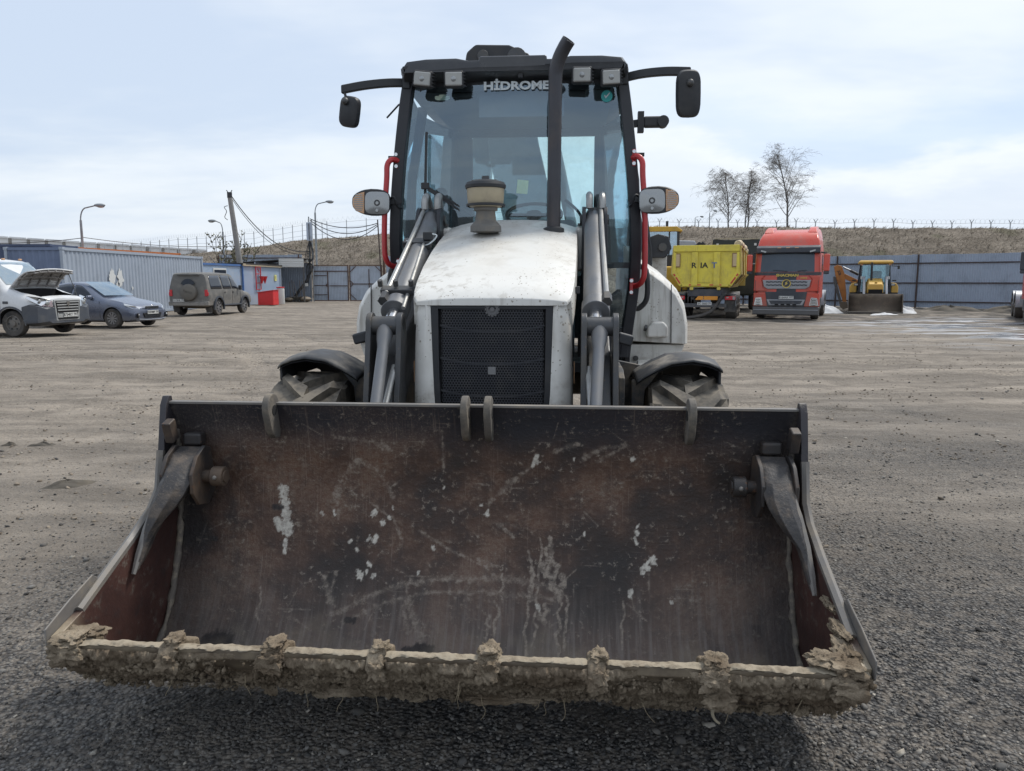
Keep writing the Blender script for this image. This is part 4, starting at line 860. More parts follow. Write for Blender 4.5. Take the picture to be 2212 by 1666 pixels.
# cutting edge, teeth adapters and the dried clay hanging on them
clay_m = None
def clay_mat():
    m, t, b = newmat('dried_clay'); p = posvec(t); n1 = t.noise(p, 14, 6, .65); n2 = t.noise(p, 75, 6, .75)
    c = t.mix(t.step(n1, .32, .68), (.17, .135, .096), (.37, .305, .225)); c = t.mix(t.math('MULTIPLY', t.step(n2, .5, .72), .6), c, (.13, .10, .068)); c = t.mix(t.math('MULTIPLY', t.step(t.noise(p, 4.5, 3), .50, .66), .6), c, (.15, .11, .075))
    t.set(b.inputs['Base Color'], c); b.inputs['Roughness'].default_value = .96; b.inputs['Specular IOR Level'].default_value = .15; t.set(b.inputs['Normal'], t.bump(t.math('ADD', n2, n1), .9, .012)); return m
clay = clay_mat()
clay_smear = paint('clay_smeared_steel', (.115, .088, .06), .6, 0, dirt=(.26, .21, .14), amt=.7, scale=10)
# the edge plate slopes back under the bucket
MB().prism([(-.012, .432), (.012, .436), (.09, .385), (.34, .20), (.32, .140), (.26, .150), (.02, .360), (-.016, .405)], 'x', -W - .012, W + .012).build('cutting_edge', clay_smear, bucket, bevel=.004)
def lipfn(u, v):
    x = (u - .5) * (2 * W + .01); a = v * PI; n_ = mnoise.noise(Vector((x * 22, v * 2, 0))) + .6 * mnoise.noise(Vector((x * 70, v * 3, 5))); r_ = .005 + .006 * n_ + .006 * max(0, mnoise.noise(Vector((x * 4, 0, 2))))
    return (x, .002 - .018 * math.cos(a) * (1 + .5 * n_) - .003 * n_, .434 + r_ * math.sin(a))
MB().grid(lipfn, 520, 6).build('lip_edge', paint('pale_clay_dust', (.30, .255, .19), .95, dirt=(.15, .118, .082), amt=1.0, scale=18, bump=.8), bucket, 60)
def clump(n_along, n_around, seed, name, fn, amp, freq):
    vs = np.array([fn(i / n_along, j / n_around) for j in range(n_around + 1) for i in range(n_along + 1)]); 
    return vs
def clay_sheet(name, u0, u1, prof_c, nu_, nv_, thick, seed, gap=.0):
    """broken crust of clay: lumpy sheet stood off the steel, thinning to nothing where it has fallen off"""
    u_ = np.linspace(u0, u1, nu_ + 1); t_ = np.linspace(0, 1, nv_ + 1); UU_, TT_ = np.meshgrid(u_, t_)
    pc = np.array(prof_c); sc_ = np.concatenate([[0], np.cumsum(np.hypot(*np.diff(pc, axis=0).T))]); L_ = sc_[-1]
    v_ = np.interp(TT_ * L_, sc_, pc[:, 0]); w_ = np.interp(TT_ * L_, sc_, pc[:, 1])
    ang = np.arctan2(np.interp(np.clip(TT_ + .03, 0, 1) * L_, sc_, pc[:, 1]) - np.interp(np.clip(TT_ - .03, 0, 1) * L_, sc_, pc[:, 1]), np.interp(np.clip(TT_ + .03, 0, 1) * L_, sc_, pc[:, 0]) - np.interp(np.clip(TT_ - .03, 0, 1) * L_, sc_, pc[:, 0]))
    nvx, nvz = np.sin(ang), -np.cos(ang)
    cover = fbm(UU_ * 3.2 + seed, TT_ * 1.6, 3, seed) + .32 - TT_ * .32; lump = fbm(UU_ * 38, TT_ * L_ * 38 + seed, 4, seed + 5); fine_ = fbm(UU_ * 130, TT_ * L_ * 130, 2, seed + 9)
    ridge = np.abs(fbm(UU_ * 62 + 7, TT_ * L_ * 62, 3, seed + 13) - .5) * 3.2
    h = np.clip((cover - .46) * 5, -.3, 1) * thick * (.30 + 1.2 * lump - .30 * ridge + .35 * (fine_ - .5)) - .006
    h *= np.clip((UU_ - u0) / .02, 0, 1) * np.clip((u1 - UU_) / .02, 0, 1) * .9 + .1
    jit = (fine_ - .5) * .004
    V_ = np.stack([UU_ + jit, v_ + nvx * h, w_ + nvz * h + jit], 2).reshape(-1, 3)
    me = np_mesh(name, V_, grid_faces(nu_, nv_), clay, smooth=False); return prop(link(name, me, None, bucket), kind='stuff')
clay_sheet('clay_crust', -W - .012, W + .014, [(-.015, .424), (-.018, .405), (.02, .355), (.12, .265), (.255, .145), (.285, .130), (.32, .133)], 1100, 90, .026, 5)
# crumbs of the crust, thousands of small broken pieces
def crumbs(n):
    ico = np.array([(0, .53, .85), (0, -.53, .85), (0, .53, -.85), (0, -.53, -.85), (.53, .85, 0), (-.53, .85, 0), (.53, -.85, 0), (-.53, -.85, 0), (.85, 0, .53), (-.85, 0, .53), (.85, 0, -.53), (-.85, 0, -.53)])
    hf = np.array([(0, 1, 8), (0, 9, 1), (0, 8, 4), (0, 4, 5), (0, 5, 9), (1, 6, 8), (1, 7, 6), (1, 9, 7), (4, 8, 10), (6, 10, 8), (5, 11, 9), (7, 9, 11), (2, 4, 10), (2, 5, 4), (2, 11, 5), (3, 6, 7), (3, 10, 6), (3, 7, 11), (4, 0, 8), (2, 10, 3)])
    u_ = rng.uniform(-W - .01, W + .01, n); t_ = rng.random(n); cov = fbm(u_ * 3.2 + 5, t_ * 1.6, 3, 5) + .32 - t_ * .32; k = cov > .44 + .1 * rng.random(n); u_, t_ = u_[k], t_[k]; n = len(u_)
    pc = np.array([(-.016, .412), (.014, .356), (.11, .268), (.245, .148), (.29, .128)]); sc_ = np.concatenate([[0], np.cumsum(np.hypot(*np.diff(pc, axis=0).T))])
    v_ = np.interp(t_ * sc_[-1], sc_, pc[:, 0]); w_ = np.interp(t_ * sc_[-1], sc_, pc[:, 1]); off = rng.random(n) * .018; sz = .002 + .009 * rng.random(n) ** 2.6
    d = ico[None] * (1 + (rng.random((n, 12, 3)) - .5) * .9) * (.7 + .6 * rng.random((n, 1, 3))); P = d * sz[:, None, None] + np.stack([u_, v_ - off * .75, w_ - off * .6], 1)[:, None, :]
    me = np_mesh('clay_crumbs', P.reshape(-1, 3), (hf[None] + (np.arange(n) * 12)[:, None, None]).reshape(-1, 3), clay); return prop(link('clay_crumbs', me, None, bucket), kind='stuff')
crumbs(6500)
# lumps packed on each tooth adapter
def lump(name, c, r, seed, amp=.42, n=40):
    def fn(u, v):
        d = Vector((math.cos(2 * PI * u) * math.sin(PI * v), math.sin(2 * PI * u) * math.sin(PI * v), math.cos(PI * v)))
        k = 1 + amp * mnoise.fractal(d * 1.7 + Vector((seed, 0, 0)), .8, 2.2, 4) + .16 * mnoise.noise(d * 7 + Vector((0, seed, 0)))
        q = max(abs(d.x), abs(d.y), abs(d.z)); k *= lerp(1, .8 / q, .55); return (c[0] + d.x * r[0] * k, c[1] + d.y * r[1] * k, c[2] + d.z * r[2] * k)
    return MB().grid(fn, n, n // 2).build(name, clay, bucket, 25)
TE = [-1.155, -.835, -.520, -.200, .125, .445, .775, 1.14]
for i, x in enumerate(TE):
    big = 1.25 if i in (0, 7) else (.78, .95, .7, .88, .74, .92)[i - 1]
    MB().prism([(-.040, .420), (-.036, .390), (.05, .31), (.14, .34), (.13, .40), (.02, .446), (-.02, .446)], 'x', x - .026, x + .026).build('tooth_adapter', clay, bucket, bevel=.010)
    lump('clay_lump', (x + .008, .012, .446), (.040 * big, .048 * big, .022 * (1.2 if i in (3, 4) else 1)), i * 3.1, .40)
    lump('clay_lump', (x + .004, -.026, .405 - .012 * (i % 2)), (.044 * big, .026, .036), i * 5.3 + 1, .5)
for i in range(70):
    x = rng.uniform(-W, W); t_ = rng.random(); lump('clay_lump', (x, lerp(-.005, .23, t_), lerp(.38, .15, t_)), (rng.uniform(.010, .034), rng.uniform(.008, .018), rng.uniform(.010, .026)), 40 + i * 1.7, .6, 22)
for i, (x, y, z, a, b, c) in enumerate([(1.168, .08, .452, .036, .075, .028), (1.18, .17, .485, .020, .07, .020), (1.10, .04, .450, .050, .04, .022), (-1.12, .05, .445, .045, .04, .016), (1.19, .28, .52, .018, .06, .016), (.80, -.01, .335, .05, .028, .036), (.15, .19, .185, .14, .025, .022), (-.35, .16, .21, .07, .025, .026)]): lump('clay_lump', (x, y, z), (a, b, c), 90 + i * 2.3, .5, 44)
# roots and grass stalks trailing from the clay
root_m = plain('dry_roots', (.34, .28, .19), .95)
for i in range(16):
    x = rng.uniform(-1.0, 1.1); t_ = rng.random(); p = Vector((x, lerp(-.02, .22, t_), lerp(.38, .15, t_))); pts = [p.copy()]; d = Vector((rng.normal(0, .35), -.15, -1))
    for k in range(6): d = (d + Vector((rng.normal(0, .35), rng.normal(0, .2), -.15))).normalized(); p = p + d * rng.uniform(.006, .020); pts.append(p.copy())
    MB().tube(pts, [.0014, .0014, .0013, .0012, .001, .0009, .0008], 4).build('root', root_m, bucket)
cl = MB().tube(smooth_path([(.80, .02, .33), (.78, .0, .29), (.785, -.005, .265), (.80, -.005, .25)], 5), [.012, .013, .012, .010, .007, .006, .005, .005, .005, .004, .004, .004, .004, .004, .004, .003], 6).build('rag_strip', paint('rag', (.30, .26, .19), .9), bucket)

for o in bucket.children:          # the lip sits a little lower than the plate edge
    if o.name.split('.')[0] in ('lip_edge', 'cutting_edge', 'clay_crust', 'clay_crumbs', 'clay_lump', 'tooth_adapter', 'root', 'rag_strip'): o.scale.z = .918; o.location.z = .0107
# ---------- front wheels and fenders
def tyre(Rr, Wd, rim, nl, lugh):
    t = MB(); h = Wd / 2
    t.lathe([(rim, -h * .82), (rim + .04, -h * .95), (Rr * .78, -h), (Rr * .93, -h * .93), (Rr - lugh, -h * .72), (Rr - lugh * .8, 0), (Rr - lugh, h * .72), (Rr * .93, h * .93), (Rr * .78, h), (rim + .04, h * .95), (rim, h * .82)], (0, 0, 0), 'x', 48)
    for s in (-1, 1):
        for k in range(nl):
            a0 = 2 * PI * (k + (0 if s > 0 else .5)) / nl; secs = []
            for j in range(5):
                tt = j / 4; x = s * lerp(-.02, h * 1.0, tt); a = a0 + (tt ** 1.2) * 2 * PI / nl * 1.15; ro = Rr + (0 if tt < .8 else -.05 * (tt - .8) / .2); ri = Rr - lugh * (1.6 if tt < .8 else 2.8); wa = .030 / Rr * (1.0 + .5 * (1 - tt))
                secs.append([(x, r_ * math.sin(a + da), r_ * math.cos(a + da)) for r_, da in ((ri, -wa * 1.3), (ro, -wa), (ro, wa), (ri, wa * 1.3))])
            t.loft(secs)
    return t.mesh('tyre', 30)
def wheel_into(parent, loc, ty, rim_r, wd, s, rm, rz=0):
    o = link('tyre', ty, rubber, parent); o.location = loc; o.rotation_euler = (rng.uniform(0, 6), 0, rz)
    r_ = MB().lathe([(rim_r + .01, -wd * .36), (rim_r - .03, -wd * .3), (rim_r - .04, wd * .05), (rim_r * .55, wd * .12), (rim_r * .5, wd * .2), (.05, wd * .2), (0, wd * .2)], (0, 0, 0), 'x', 28).build('rim', rm, parent); r_.location = loc; r_.rotation_euler = (0, 0, rz if s > 0 else rz + PI)
ft = tyre(.525, .36, .27, 15, .042); ft.materials.append(rubber)
for s in (-1, 1):
    wheel_into(LD, (s * .915, 1.62, .525), ft, .27, .36, s, white, R(-3) if s > 0 else R(2))
    cs = [(.672, 1.036), (.68, 1.046), (.70, 1.060), (.76, 1.095), (.83, 1.128), (.93, 1.140), (1.00, 1.128), (1.05, 1.108), (1.065, 1.090)]
    rings = []
    for v_, dz in ((1.50, -.012), (1.51, -.002), (1.56, .004), (1.64, .015), (1.78, .01), (1.95, -.035), (2.10, -.075), (2.22, -.15), (2.29, -.24)): rings.append([(s * a, v_, b + dz) for a, b in cs])
    MB().loft(rings, False, False).build('front_fender', paint('fender_plastic_%d' % s, (.03, .031, .034), .55, dirt=(.26, .235, .20), amt=1.0, scale=5), LD, 50, solid=.007)
    MB().loft([[(x * .996, y + .004, z - .011) for x, y, z in r_] for r_ in rings], False, False).build('fender_shade_sheet', steel_cav, LD, 50)  # black underside sheet, added to darken the shaded gap over the tyre
    MB().prism([(s * .655, 1.02), (s * .655, .70), (s * .70, .70), (s * .72, .98), (s * .80, 1.09), (s * .79, 1.11)], 'y', 1.60, 1.64).build('fender_bracket', steel_mud, LD, bevel=.004)
    MB().box((s * 1.058, 1.80, 1.06), (.012, .56, .08)).build('fender_skirt', black, LD, bevel=.004)
MB().cyl((-.78, 1.62, .52), (.78, 1.62, .52), .085, 14).build('front_axle', steel_mud, LD); MB().box((0, 1.70, .50), (.34, .30, .30)).build('axle_housing', steel_mud, LD, bevel=.05)
# ---------- chassis
MB().span((-.30, 1.45, .55), (.30, 4.4, .90)).build('chassis', steel_mud, LD, bevel=.02)
for s in (-1, 1):
    MB().prism([(1.50, .55), (1.50, 1.05), (1.62, 1.08), (2.35, 1.08), (2.6, .62)], 'x', s * .585, s * .615).build('frame_plate', steel_mud, LD, bevel=.006)
    MB().prism([(s * .60, 1.085), (s * .845, 1.035), (s * .86, .70), (s * .60, .70)], 'y', 1.98, 2.02).build('mud_flap', steel_mud, LD, bevel=.004)
# ---------- hood
HV = [1.345, 1.37, 1.42, 1.52, 1.70, 1.95, 2.2, 2.45, 2.62, 2.70]
HW_ = [.338, .356, .366, .374, .380, .384, .386, .386, .384, .380]
HS = [1.410, 1.432, 1.460, 1.503, 1.572, 1.654, 1.724, 1.786, 1.822, 1.830]
HT = [1.425, 1.452, 1.485, 1.535, 1.610, 1.695, 1.768, 1.832, 1.870, 1.878]
rings = []
for v_, hw, zs, zt in zip(HV, HW_, HS, HT):
    rg = [(-hw - .002, v_, zs - .16 if v_ > 1.4 else zs - .02), (-hw - .004, v_, zs - .05 if v_ > 1.4 else zs - .012)]
    for k in range(13):
        u_ = -1 + 2 * k / 12; rg.append((hw * u_, v_, zs + (zt - zs) * (1 - abs(u_) ** 3.0) + .0))
    rg += [(hw + .004, v_, zs - .05 if v_ > 1.4 else zs - .012), (hw + .002, v_, zs - .16 if v_ > 1.4 else zs - .02)]; rings.append(rg)
hood = MB().loft(rings, True, True).build('hood', white, LD, 40, bevel=.006)
# nose cheeks beside the grille and body sides below the hood line
for s in (-1, 1):
    pts = []
    for z_, xo, xi, vf in ((.60, .372, .245, 1.352), (.85, .372, .258, 1.348), (1.0, .370, .268, 1.345), (1.2, .364, .274, 1.345), (1.34, .356, .278, 1.348), (1.405, .345, .280, 1.352)):
        pts.append([(s * xi, vf + .05, z_), (s * xi, vf + .004, z_), (s * (xi + .02), vf - .008, z_), (s * (xo - .05), vf - .004, z_), (s * (xo - .012), vf + .02, z_), (s * xo, vf + .06, z_), (s * (xo + .002), vf + .30, z_), (s * xi, vf + .30, z_)])
    MB().loft(pts).build('nose_cheek', white, LD, 50)
    zb_ = .62; MB().prism([(1.65, zb_), (2.65, zb_ + .1), (2.65, 1.66), (2.3, 1.56), (1.95, 1.46), (1.65, 1.39)], 'x', s * .345, s * .366).build('engine_side', white, LD, bevel=.004)
    MB().box((s * .376, 1.46, 1.08), (.004, .05, .10)).build('side_reflector', amber, LD)
    MB().box((s * .388, 1.54, 1.46), (.02, .05, .035)).build('hood_latch', black, LD, bevel=.004)
    MB().bar((s * .38, 2.62, 1.815), (s * .45, 2.63, 1.80), .10, .03).build('cowl_corner', white, LD, bevel=.01)
    MB().box((s * .415, 2.60, 1.69), (.07, .12, .26)).build('cowl_side', white, LD, bevel=.02)
    MB().cyl((s * .41, 2.58, 1.83), (s * .41, 2.58, 1.845), .02, 8).build('cowl_bolt', steel_dark, LD)
# grille: perforated steel sheet, frame, dark radiator behind
GX0, GX1, GZ0, GZ1, GV = -.262, .262, .60, 1.405, 1.362
MB().box((0, GV + .024, 1.0), (.53, .012, .79)).build('radiator', steel_cav, LD)
for k in range(3): MB().tube(smooth_path([(-.24, GV + .010, 1.30 - .15 * k), (-.1, GV + .010, 1.275 - .15 * k), (.1, GV + .010, 1.275 - .15 * k), (.24, GV + .010, 1.30 - .15 * k)]), .006, 6).build('radiator_hose', black, LD)
pit = .0132; vs = []; fs = []; rows = int((GZ1 - .80) / (pit * .866)); cols = int((GX1 - GX0 - .06) / pit)
for j in range(rows):
    for i in range(cols):
        cx_ = GX0 + .03 + pit * (i + .5 + (.5 if j % 2 else 0)); cz_ = .79 + pit * .866 * (j + .5); k0 = len(vs)
        for rr_ in (pit * .5774, pit * .40):
            for a in range(6): vs.append((cx_ + rr_ * math.sin(a * PI / 3), GV - .001, cz_ + rr_ * math.cos(a * PI / 3)))
        fs += [(k0 + a, k0 + (a + 1) % 6, k0 + 6 + (a + 1) % 6, k0 + 6 + a) for a in range(6)]
me = bpy.data.meshes.new('grille_mesh'); me.from_pydata(vs, [], fs); me.update()
grille_m = paint('grille_steel', (.045, .048, .058), .5, .3, dirt=(.14, .13, .12), amt=.4, scale=9)
gr = link('grille_mesh', me, grille_m, LD)
MB().box((0, GV - .002, 1.392), (.545, .012, .034)).build('grille_frame_top', black, LD, bevel=.004)
for s in (-1, 1):
    MB().prism([(s * .280, 1.41), (s * .245, 1.41), (s * .243, 1.1), (s * .236, .85), (s * .225, .60), (s * .262, .60), (s * .272, .9)], 'y', GV - .009, GV + .02).build('grille_frame_side', black, LD, bevel=.003)
def emblem(z, r_, nm):
    e = MB(); e.lathe([(0, 0), (r_ * .35, 0), (r_ * .38, .006), (r_ * .62, .006), (r_ * .65, .002), (r_ * .98, .002), (r_, .012), (0, .012)], (0, 0, 0), 'y', 24)
    for k in range(12): a = 2 * PI * k / 12; e.box((r_ * math.cos(a), .006, r_ * math.sin(a)), (.010, .008, .010), (0, -a, 0))
    o = e.build(nm, paint('emblem_grey' + nm, (.16, .16, .165), .5, .3), LD); o.location = (0.003, GV - .012, z)
emblem(1.375, .028, 'emblem'); MB().box((0.0, GV - .004, 1.095), (.036, .006, .036)).build('badge', paint('badge_grey', (.20, .20, .20), .6), LD, bevel=.002)
# ---------- air pre-cleaner and exhaust
ac = MB().lathe([(0, 1.76), (.085, 1.77), (.085, 1.80), (.058, 1.83), (.052, 1.88), (.066, 1.885), (.066, 1.90), (.04, 1.905)], (-.115, 2.15, 0), 'z', 28).build('precleaner_neck', paint('precleaner_grey', (.14, .135, .125), .6, dirt=(.25, .21, .16), amt=.6, scale=12), LD)
MB().lathe([(.05, 1.90), (.088, 1.905), (.098, 1.925), (.103, 2.00), (.05, 2.0)], (-.115, 2.15, 0), 'z', 32).build('precleaner_bowl', cream, LD)
MB().lathe([(.0, 2.005), (.110, 2.002), (.112, 2.018), (.104, 2.032), (.07, 2.045), (0, 2.05)], (-.115, 2.15, 0), 'z', 32).build('precleaner_cap', black, LD)
MB().lathe([(.10, 1.905), (.107, 1.908), (.107, 1.918), (.10, 1.92)], (-.115, 2.15, 0), 'z', 32).build('precleaner_clamp', black, LD)
MB().bar((-.135, 2.15, 2.06), (-.095, 2.15, 2.06), .012, .02).build('wing_nut', steel_dark, LD)
ex_m = paint('exhaust_steel', (.055, .055, .062), .42, .5, dirt=(.13, .11, .10), amt=.5, scale=5)
xp = smooth_path([(.252, 2.35, 1.72), (.253, 2.35, 2.0), (.255, 2.35, 2.40), (.256, 2.35, 2.60), (.260, 2.345, 2.665), (.278, 2.335, 2.725), (.305, 2.32, 2.775), (.330, 2.305, 2.810)], 6)
ex = MB(); ex.tube(xp, [.0365] * len(xp), 22, False); ex.build('exhaust_stack', ex_m, LD, 50, solid=.004)
MB().lathe([(.039, 1.76), (.062, 1.765), (.060, 1.80), (.039, 1.81)], (.252, 2.35, 0), 'z', 24).build('exhaust_collar', black, LD)
# ---------- loader arms, cylinders, levers
for s in (-1, 1):
    cx_ = s * .488
    T = Vector((cx_, 2.56, 1.885)); Bq = Vector((cx_ * .965, 1.38, 1.315)); dv = (Bq - T).normalized()
    for o_ in (-.062, .062):
        MB().prism([(2.36, 1.05), (2.38, 1.72)] + [(2.50 + .085 * math.cos(a), 1.86 + .075 * math.sin(a)) for a in np.linspace(PI * .92, .05, 8)] + [(2.70, 1.60), (2.72, 1.05)], 'x', cx_ + s * o_ - .011, cx_ + s * o_ + .011).build('tower_plate', cabblack, LD, bevel=.004)
    MB().cyl(T - Vector((.085, 0, .02)), T + Vector((.085, 0, -.02)), .030, 14).build('tower_pin', steel_dark, LD)
    b0 = T + dv * .05; b1 = T + dv * 1.21
    cyl_ = MB().cyl(b0, b1, .058, 24).build('tilt_cylinder', barrel, LD, bevel=.006)
    MB().cyl(b1 - dv * .07, b1 + dv * .012, .066, 24).build('cylinder_gland', barrel, cyl_, bevel=.005)
    MB().cyl(b0 - dv * .06, b0 + dv * .06, .052, 20).build('cylinder_base', steel_dark, cyl_)
    MB().cyl(b1, Bq, .032, 16).build('piston_rod', chrome, cyl_)
    side = Vector((-1, 0, 0)) if s < 0 else Vector((1, 0, 0)); nrm = side.cross(dv).normalized(); nrm = nrm if nrm.y < 0 else -nrm
    h0 = b0 + side * .038 + nrm * .062; h1 = b1 - dv * .03 + side * .050 + nrm * .058
    MB().tube([h0 - dv * .02, h0 + dv * .3, h1], .0125, 10).build('hard_line', pipe_g, cyl_)
    MB().cyl(h1 - dv * .03, h1 + dv * .035, .024, 6).build('line_fitting', steel_dark, cyl_)
    for dxx in (-.03, .045): MB().tube(smooth_path([b0 + Vector((dxx, -.03, .06)), b0 + Vector((dxx, -.02, .115)), b0 + Vector((dxx, .06, .15)), b0 + Vector((dxx * .8, .16, .08))]), [.021] * 10 + [.016] * 9, 10).build('hose_elbow', pipe_g, cyl_)
    if s < 0:
        h2 = T + dv * .52 - side * .035 + nrm * .05; h3 = b1 + dv * .05 - side * .055 + nrm * .045
        MB().tube([h2, h3], .010, 8).build('sensor_line', pipe_g, cyl_); m0 = T + dv * .50
        MB().bar(m0 + side * .08 + nrm * .04, m0 - side * .07 + nrm * .04, .06, .05, tuple(nrm)).build('line_clamp', steel_dark, cyl_, bevel=.005)
        MB().box(m0 - side * .06 + nrm * .085, (.055, .03, .045)).build('sensor_block', black, cyl_, bevel=.006)
        MB().tube(smooth_path([m0 - side * .06 + nrm * .10, m0 - side * .11 + nrm * .12 - Vector((0, 0, .03)), m0 - side * .05 + nrm * .11 - Vector((0, 0, .07)), m0 + side * .06 + nrm * .09 - Vector((0, 0, .03))]), .004, 6).build('cable_tie', text_w, cyl_)
        m1 = T + dv * 1.10
        MB().bar(m1 + side * .08 + nrm * .055, m1 - side * .085 + nrm * .055, .05, .035, tuple(nrm)).build('line_clamp', steel_dark, cyl_, bevel=.005)
        for k in range(3):
            q = m1 + side * (.08 - .075 * k) + nrm * .08; MB().cyl(q, q + nrm * .03, .013, 6).build('clamp_bolt', steel_dark, cyl_)
    # lift arm: box section behind the cylinder, dropping to the bucket
    MB().prism([(2.62, 1.70), (2.60, 1.52), (1.62, 1.02), (1.30, .66), (1.02, .33), (.92, .40), (1.12, .76), (1.36, 1.16), (1.60, 1.27)], 'x', cx_ - .052, cx_ + .052).build('lift_arm', steel_dark, LD, bevel=.008)
    # bell-crank lever plates, cross tube, link to the bucket
    for o_ in (-.070, .070):
        pl2 = [(1.36 + .055 * math.cos(a), 1.305 + .055 * math.sin(a)) for a in np.linspace(-.6, PI + .2, 10)] + [(1.285, 1.18), (1.235, .98), (1.19, .72), (1.25, .66), (1.33, .72), (1.38, 1.0), (1.43, 1.2)]
        lev = MB().prism(pl2, 'x', cx_ + o_ - .013, cx_ + o_ + .013).build('lever_plate', steel_dark, LD, bevel=.004)
        MB().cyl((cx_ + o_ - .022 * (1 if o_ > 0 else -1) + (.035 if o_ > 0 else -.035), 1.36, 1.305), (cx_ + o_, 1.36, 1.305), .034, 14).build('lever_pin', steel_dark, LD)
    MB().cyl((cx_ - .058, 1.355, 1.300), (cx_ + .058, 1.355, 1.300), .043, 20).build('cross_tube', steel_dark, LD)
    l0 = Vector((cx_, 1.345, 1.285)); l1 = Vector((cx_ * .93, .90, .80)); MB().tube([l0, l0.lerp(l1, .10), l0.lerp(l1, .16), l1], [.040, .034, .026, .026], 18).build('bucket_link', barrel, LD)
    MB().cyl((cx_ + .05 * s * -1, 1.30, 1.12), (cx_ * .95, .93, .72), .014, 10).build('feed_pipe', pipe_g, LD)
    MB().box((cx_ * .92, .875, .84), (.17, .10, .18)).build('link_clevis', steel_dark, LD, bevel=.01)
    MB().box((s * .60, 1.34, 1.245), (.07, .05, .05), (0, s * R(15), 0)).build('bump_stop', black, LD, bevel=.01)
MB().cyl((-.54, .93, .40), (.54, .93, .40), .05, 14).build('arm_crossbar', steel_dark, LD)
# ---------- cab
roofp = [(-.635, 2.80), (-.67, 2.755), (-.672, 2.70), (-.60, 2.69)]
def roof_ring(v_, k, zt, zlow):
    a = [(-.655 * k, zlow), (-.672 * k, zlow + .035), (-.668 * k, zt - .055), (-.635 * k, zt - .012), (-.52 * k, zt), (-.34 * k, zt + .002), (-.27 * k, zt - .012), (.27 * k, zt - .012), (.34 * k, zt + .002), (.52 * k, zt), (.635 * k, zt - .012), (.668 * k, zt - .055), (.672 * k, zlow + .035), (.655 * k, zlow)]
    return [(x, v_, z) for x, z in a]
MB().loft([roof_ring(2.56, .965, 2.775, 2.728), roof_ring(2.575, .99, 2.80, 2.715), roof_ring(2.64, 1.01, 2.818, 2.70), roof_ring(2.9, 1.04, 2.835, 2.69), roof_ring(3.5, 1.06, 2.845, 2.69), roof_ring(4.0, 1.03, 2.83, 2.69), roof_ring(4.10, .98, 2.79, 2.70)]).build('roof', paint('roof_black', (.035, .037, .042), .36, dirt=(.13, .13, .13), amt=.4, scale=4), LD, 40, bevel=.008)
MB().box((0, 2.585, 2.772), (.40, .05, .075)).build('roof_brow', paint('brow_grey', (.055, .057, .062), .35, dirt=(.15, .15, .15), amt=.3), LD, bevel=.012)
MB().span((-.60, 2.70, 2.672), (.60, 4.0, 2.688)).build('headliner', liner, LD)
MB().box((0, 2.705, 2.69), (1.16, .03, .10)).build('windscreen_header', cabblack, LD, bevel=.006)
APIL = [(.640, 2.72, 2.74), (.668, 2.70, 2.55), (.705, 2.69, 2.25), (.735, 2.70, 1.95), (.748, 2.72, 1.70), (.742, 2.76, 1.45), (.715, 2.80, 1.20), (.70, 2.82, 1.02)]
def strip(pts, wx, wy): return [[(x - wx, y - wy, z), (x + wx, y - wy * .8, z), (x + wx, y + wy, z), (x - wx, y + wy, z)] for x, y, z in pts]
BP = [(.70, 3.42, 2.71), (.79, 3.42, 2.2), (.81, 3.42, 1.8), (.80, 3.42, 1.05)]; CPI = [(.56, 4.02, 2.71), (.585, 4.04, 2.2), (.60, 4.04, 1.8), (.60, 4.04, 1.05)]
for s in (-1, 1):
    sp = [tuple(p) for p in smooth_path([(s * x, y, z) for x, y, z in APIL], 5)]
    MB().loft(strip(sp, .034, .045)).build('front_pillar', cabblack, LD, 50, bevel=.008)
    MB().loft(strip([(s * x, y, z) for x, y, z in BP], .028, .035)).build('door_pillar', cabblack, LD, 50)
    MB().loft(strip([(s * x, y, z) for x, y, z in CPI], .024, .03)).build('rear_pillar', cabblack, LD, 50)
    # side glass: two curved sheets
    def sg(P, Q, zlo=1.05, zhi=2.66):
        zs_ = np.linspace(zlo, zhi, 12); a = np.array(sorted(P, key=lambda q: q[2])); b = np.array(sorted(Q, key=lambda q: q[2]))
        return MB().loft([[(s * np.interp(z, a[:, 2], a[:, 0]), np.interp(z, a[:, 2], a[:, 1]) + .02, z), (s * np.interp(z, b[:, 2], b[:, 0]), np.interp(z, b[:, 2], b[:, 1]) - .02, z)] for z in zs_], False, False)
    sg(APIL, BP).build('side_glass', glass_cab, LD, 60); sg(BP, CPI, 1.6).build('rear_side_glass', glass_cab, LD, 60)
    # small lower front pane beside the hood
    MB().bar((s * .56, 2.745, 1.60), (s * .72, 2.73, 1.60), .03, .035).build('lower_pane_bar', cabblack, LD)
    MB().prism([(s * .40, 1.02), (s * .72, 1.02), (s * .72, 1.22), (s * .40, 1.16)], 'y', 2.775, 2.80).build('front_sill', cabblack, LD, bevel=.004)
    MB().prism([(2.78, 1.10), (2.82, .92), (3.45, .85), (4.2, 1.0), (4.2, 1.10)], 'x', s * .70, s * .735).build('cab_sill', cabblack, LD, bevel=.006)
wz = np.linspace(1.18, 2.67, 16); ap = np.array(sorted(APIL, key=lambda q: q[2]))
def wsx(z): return float(np.interp(z, ap[:, 2], ap[:, 0])) - .03
def wsv(z): return float(np.interp(z, ap[:, 2], ap[:, 1]))
MB().loft([[(wsx(z) * k, wsv(z) - .012 - .05 * (1 - k * k), z) for k in np.linspace(-1, 1, 13)] for z in wz], False, False).build('windscreen', glass_front, LD, 60)
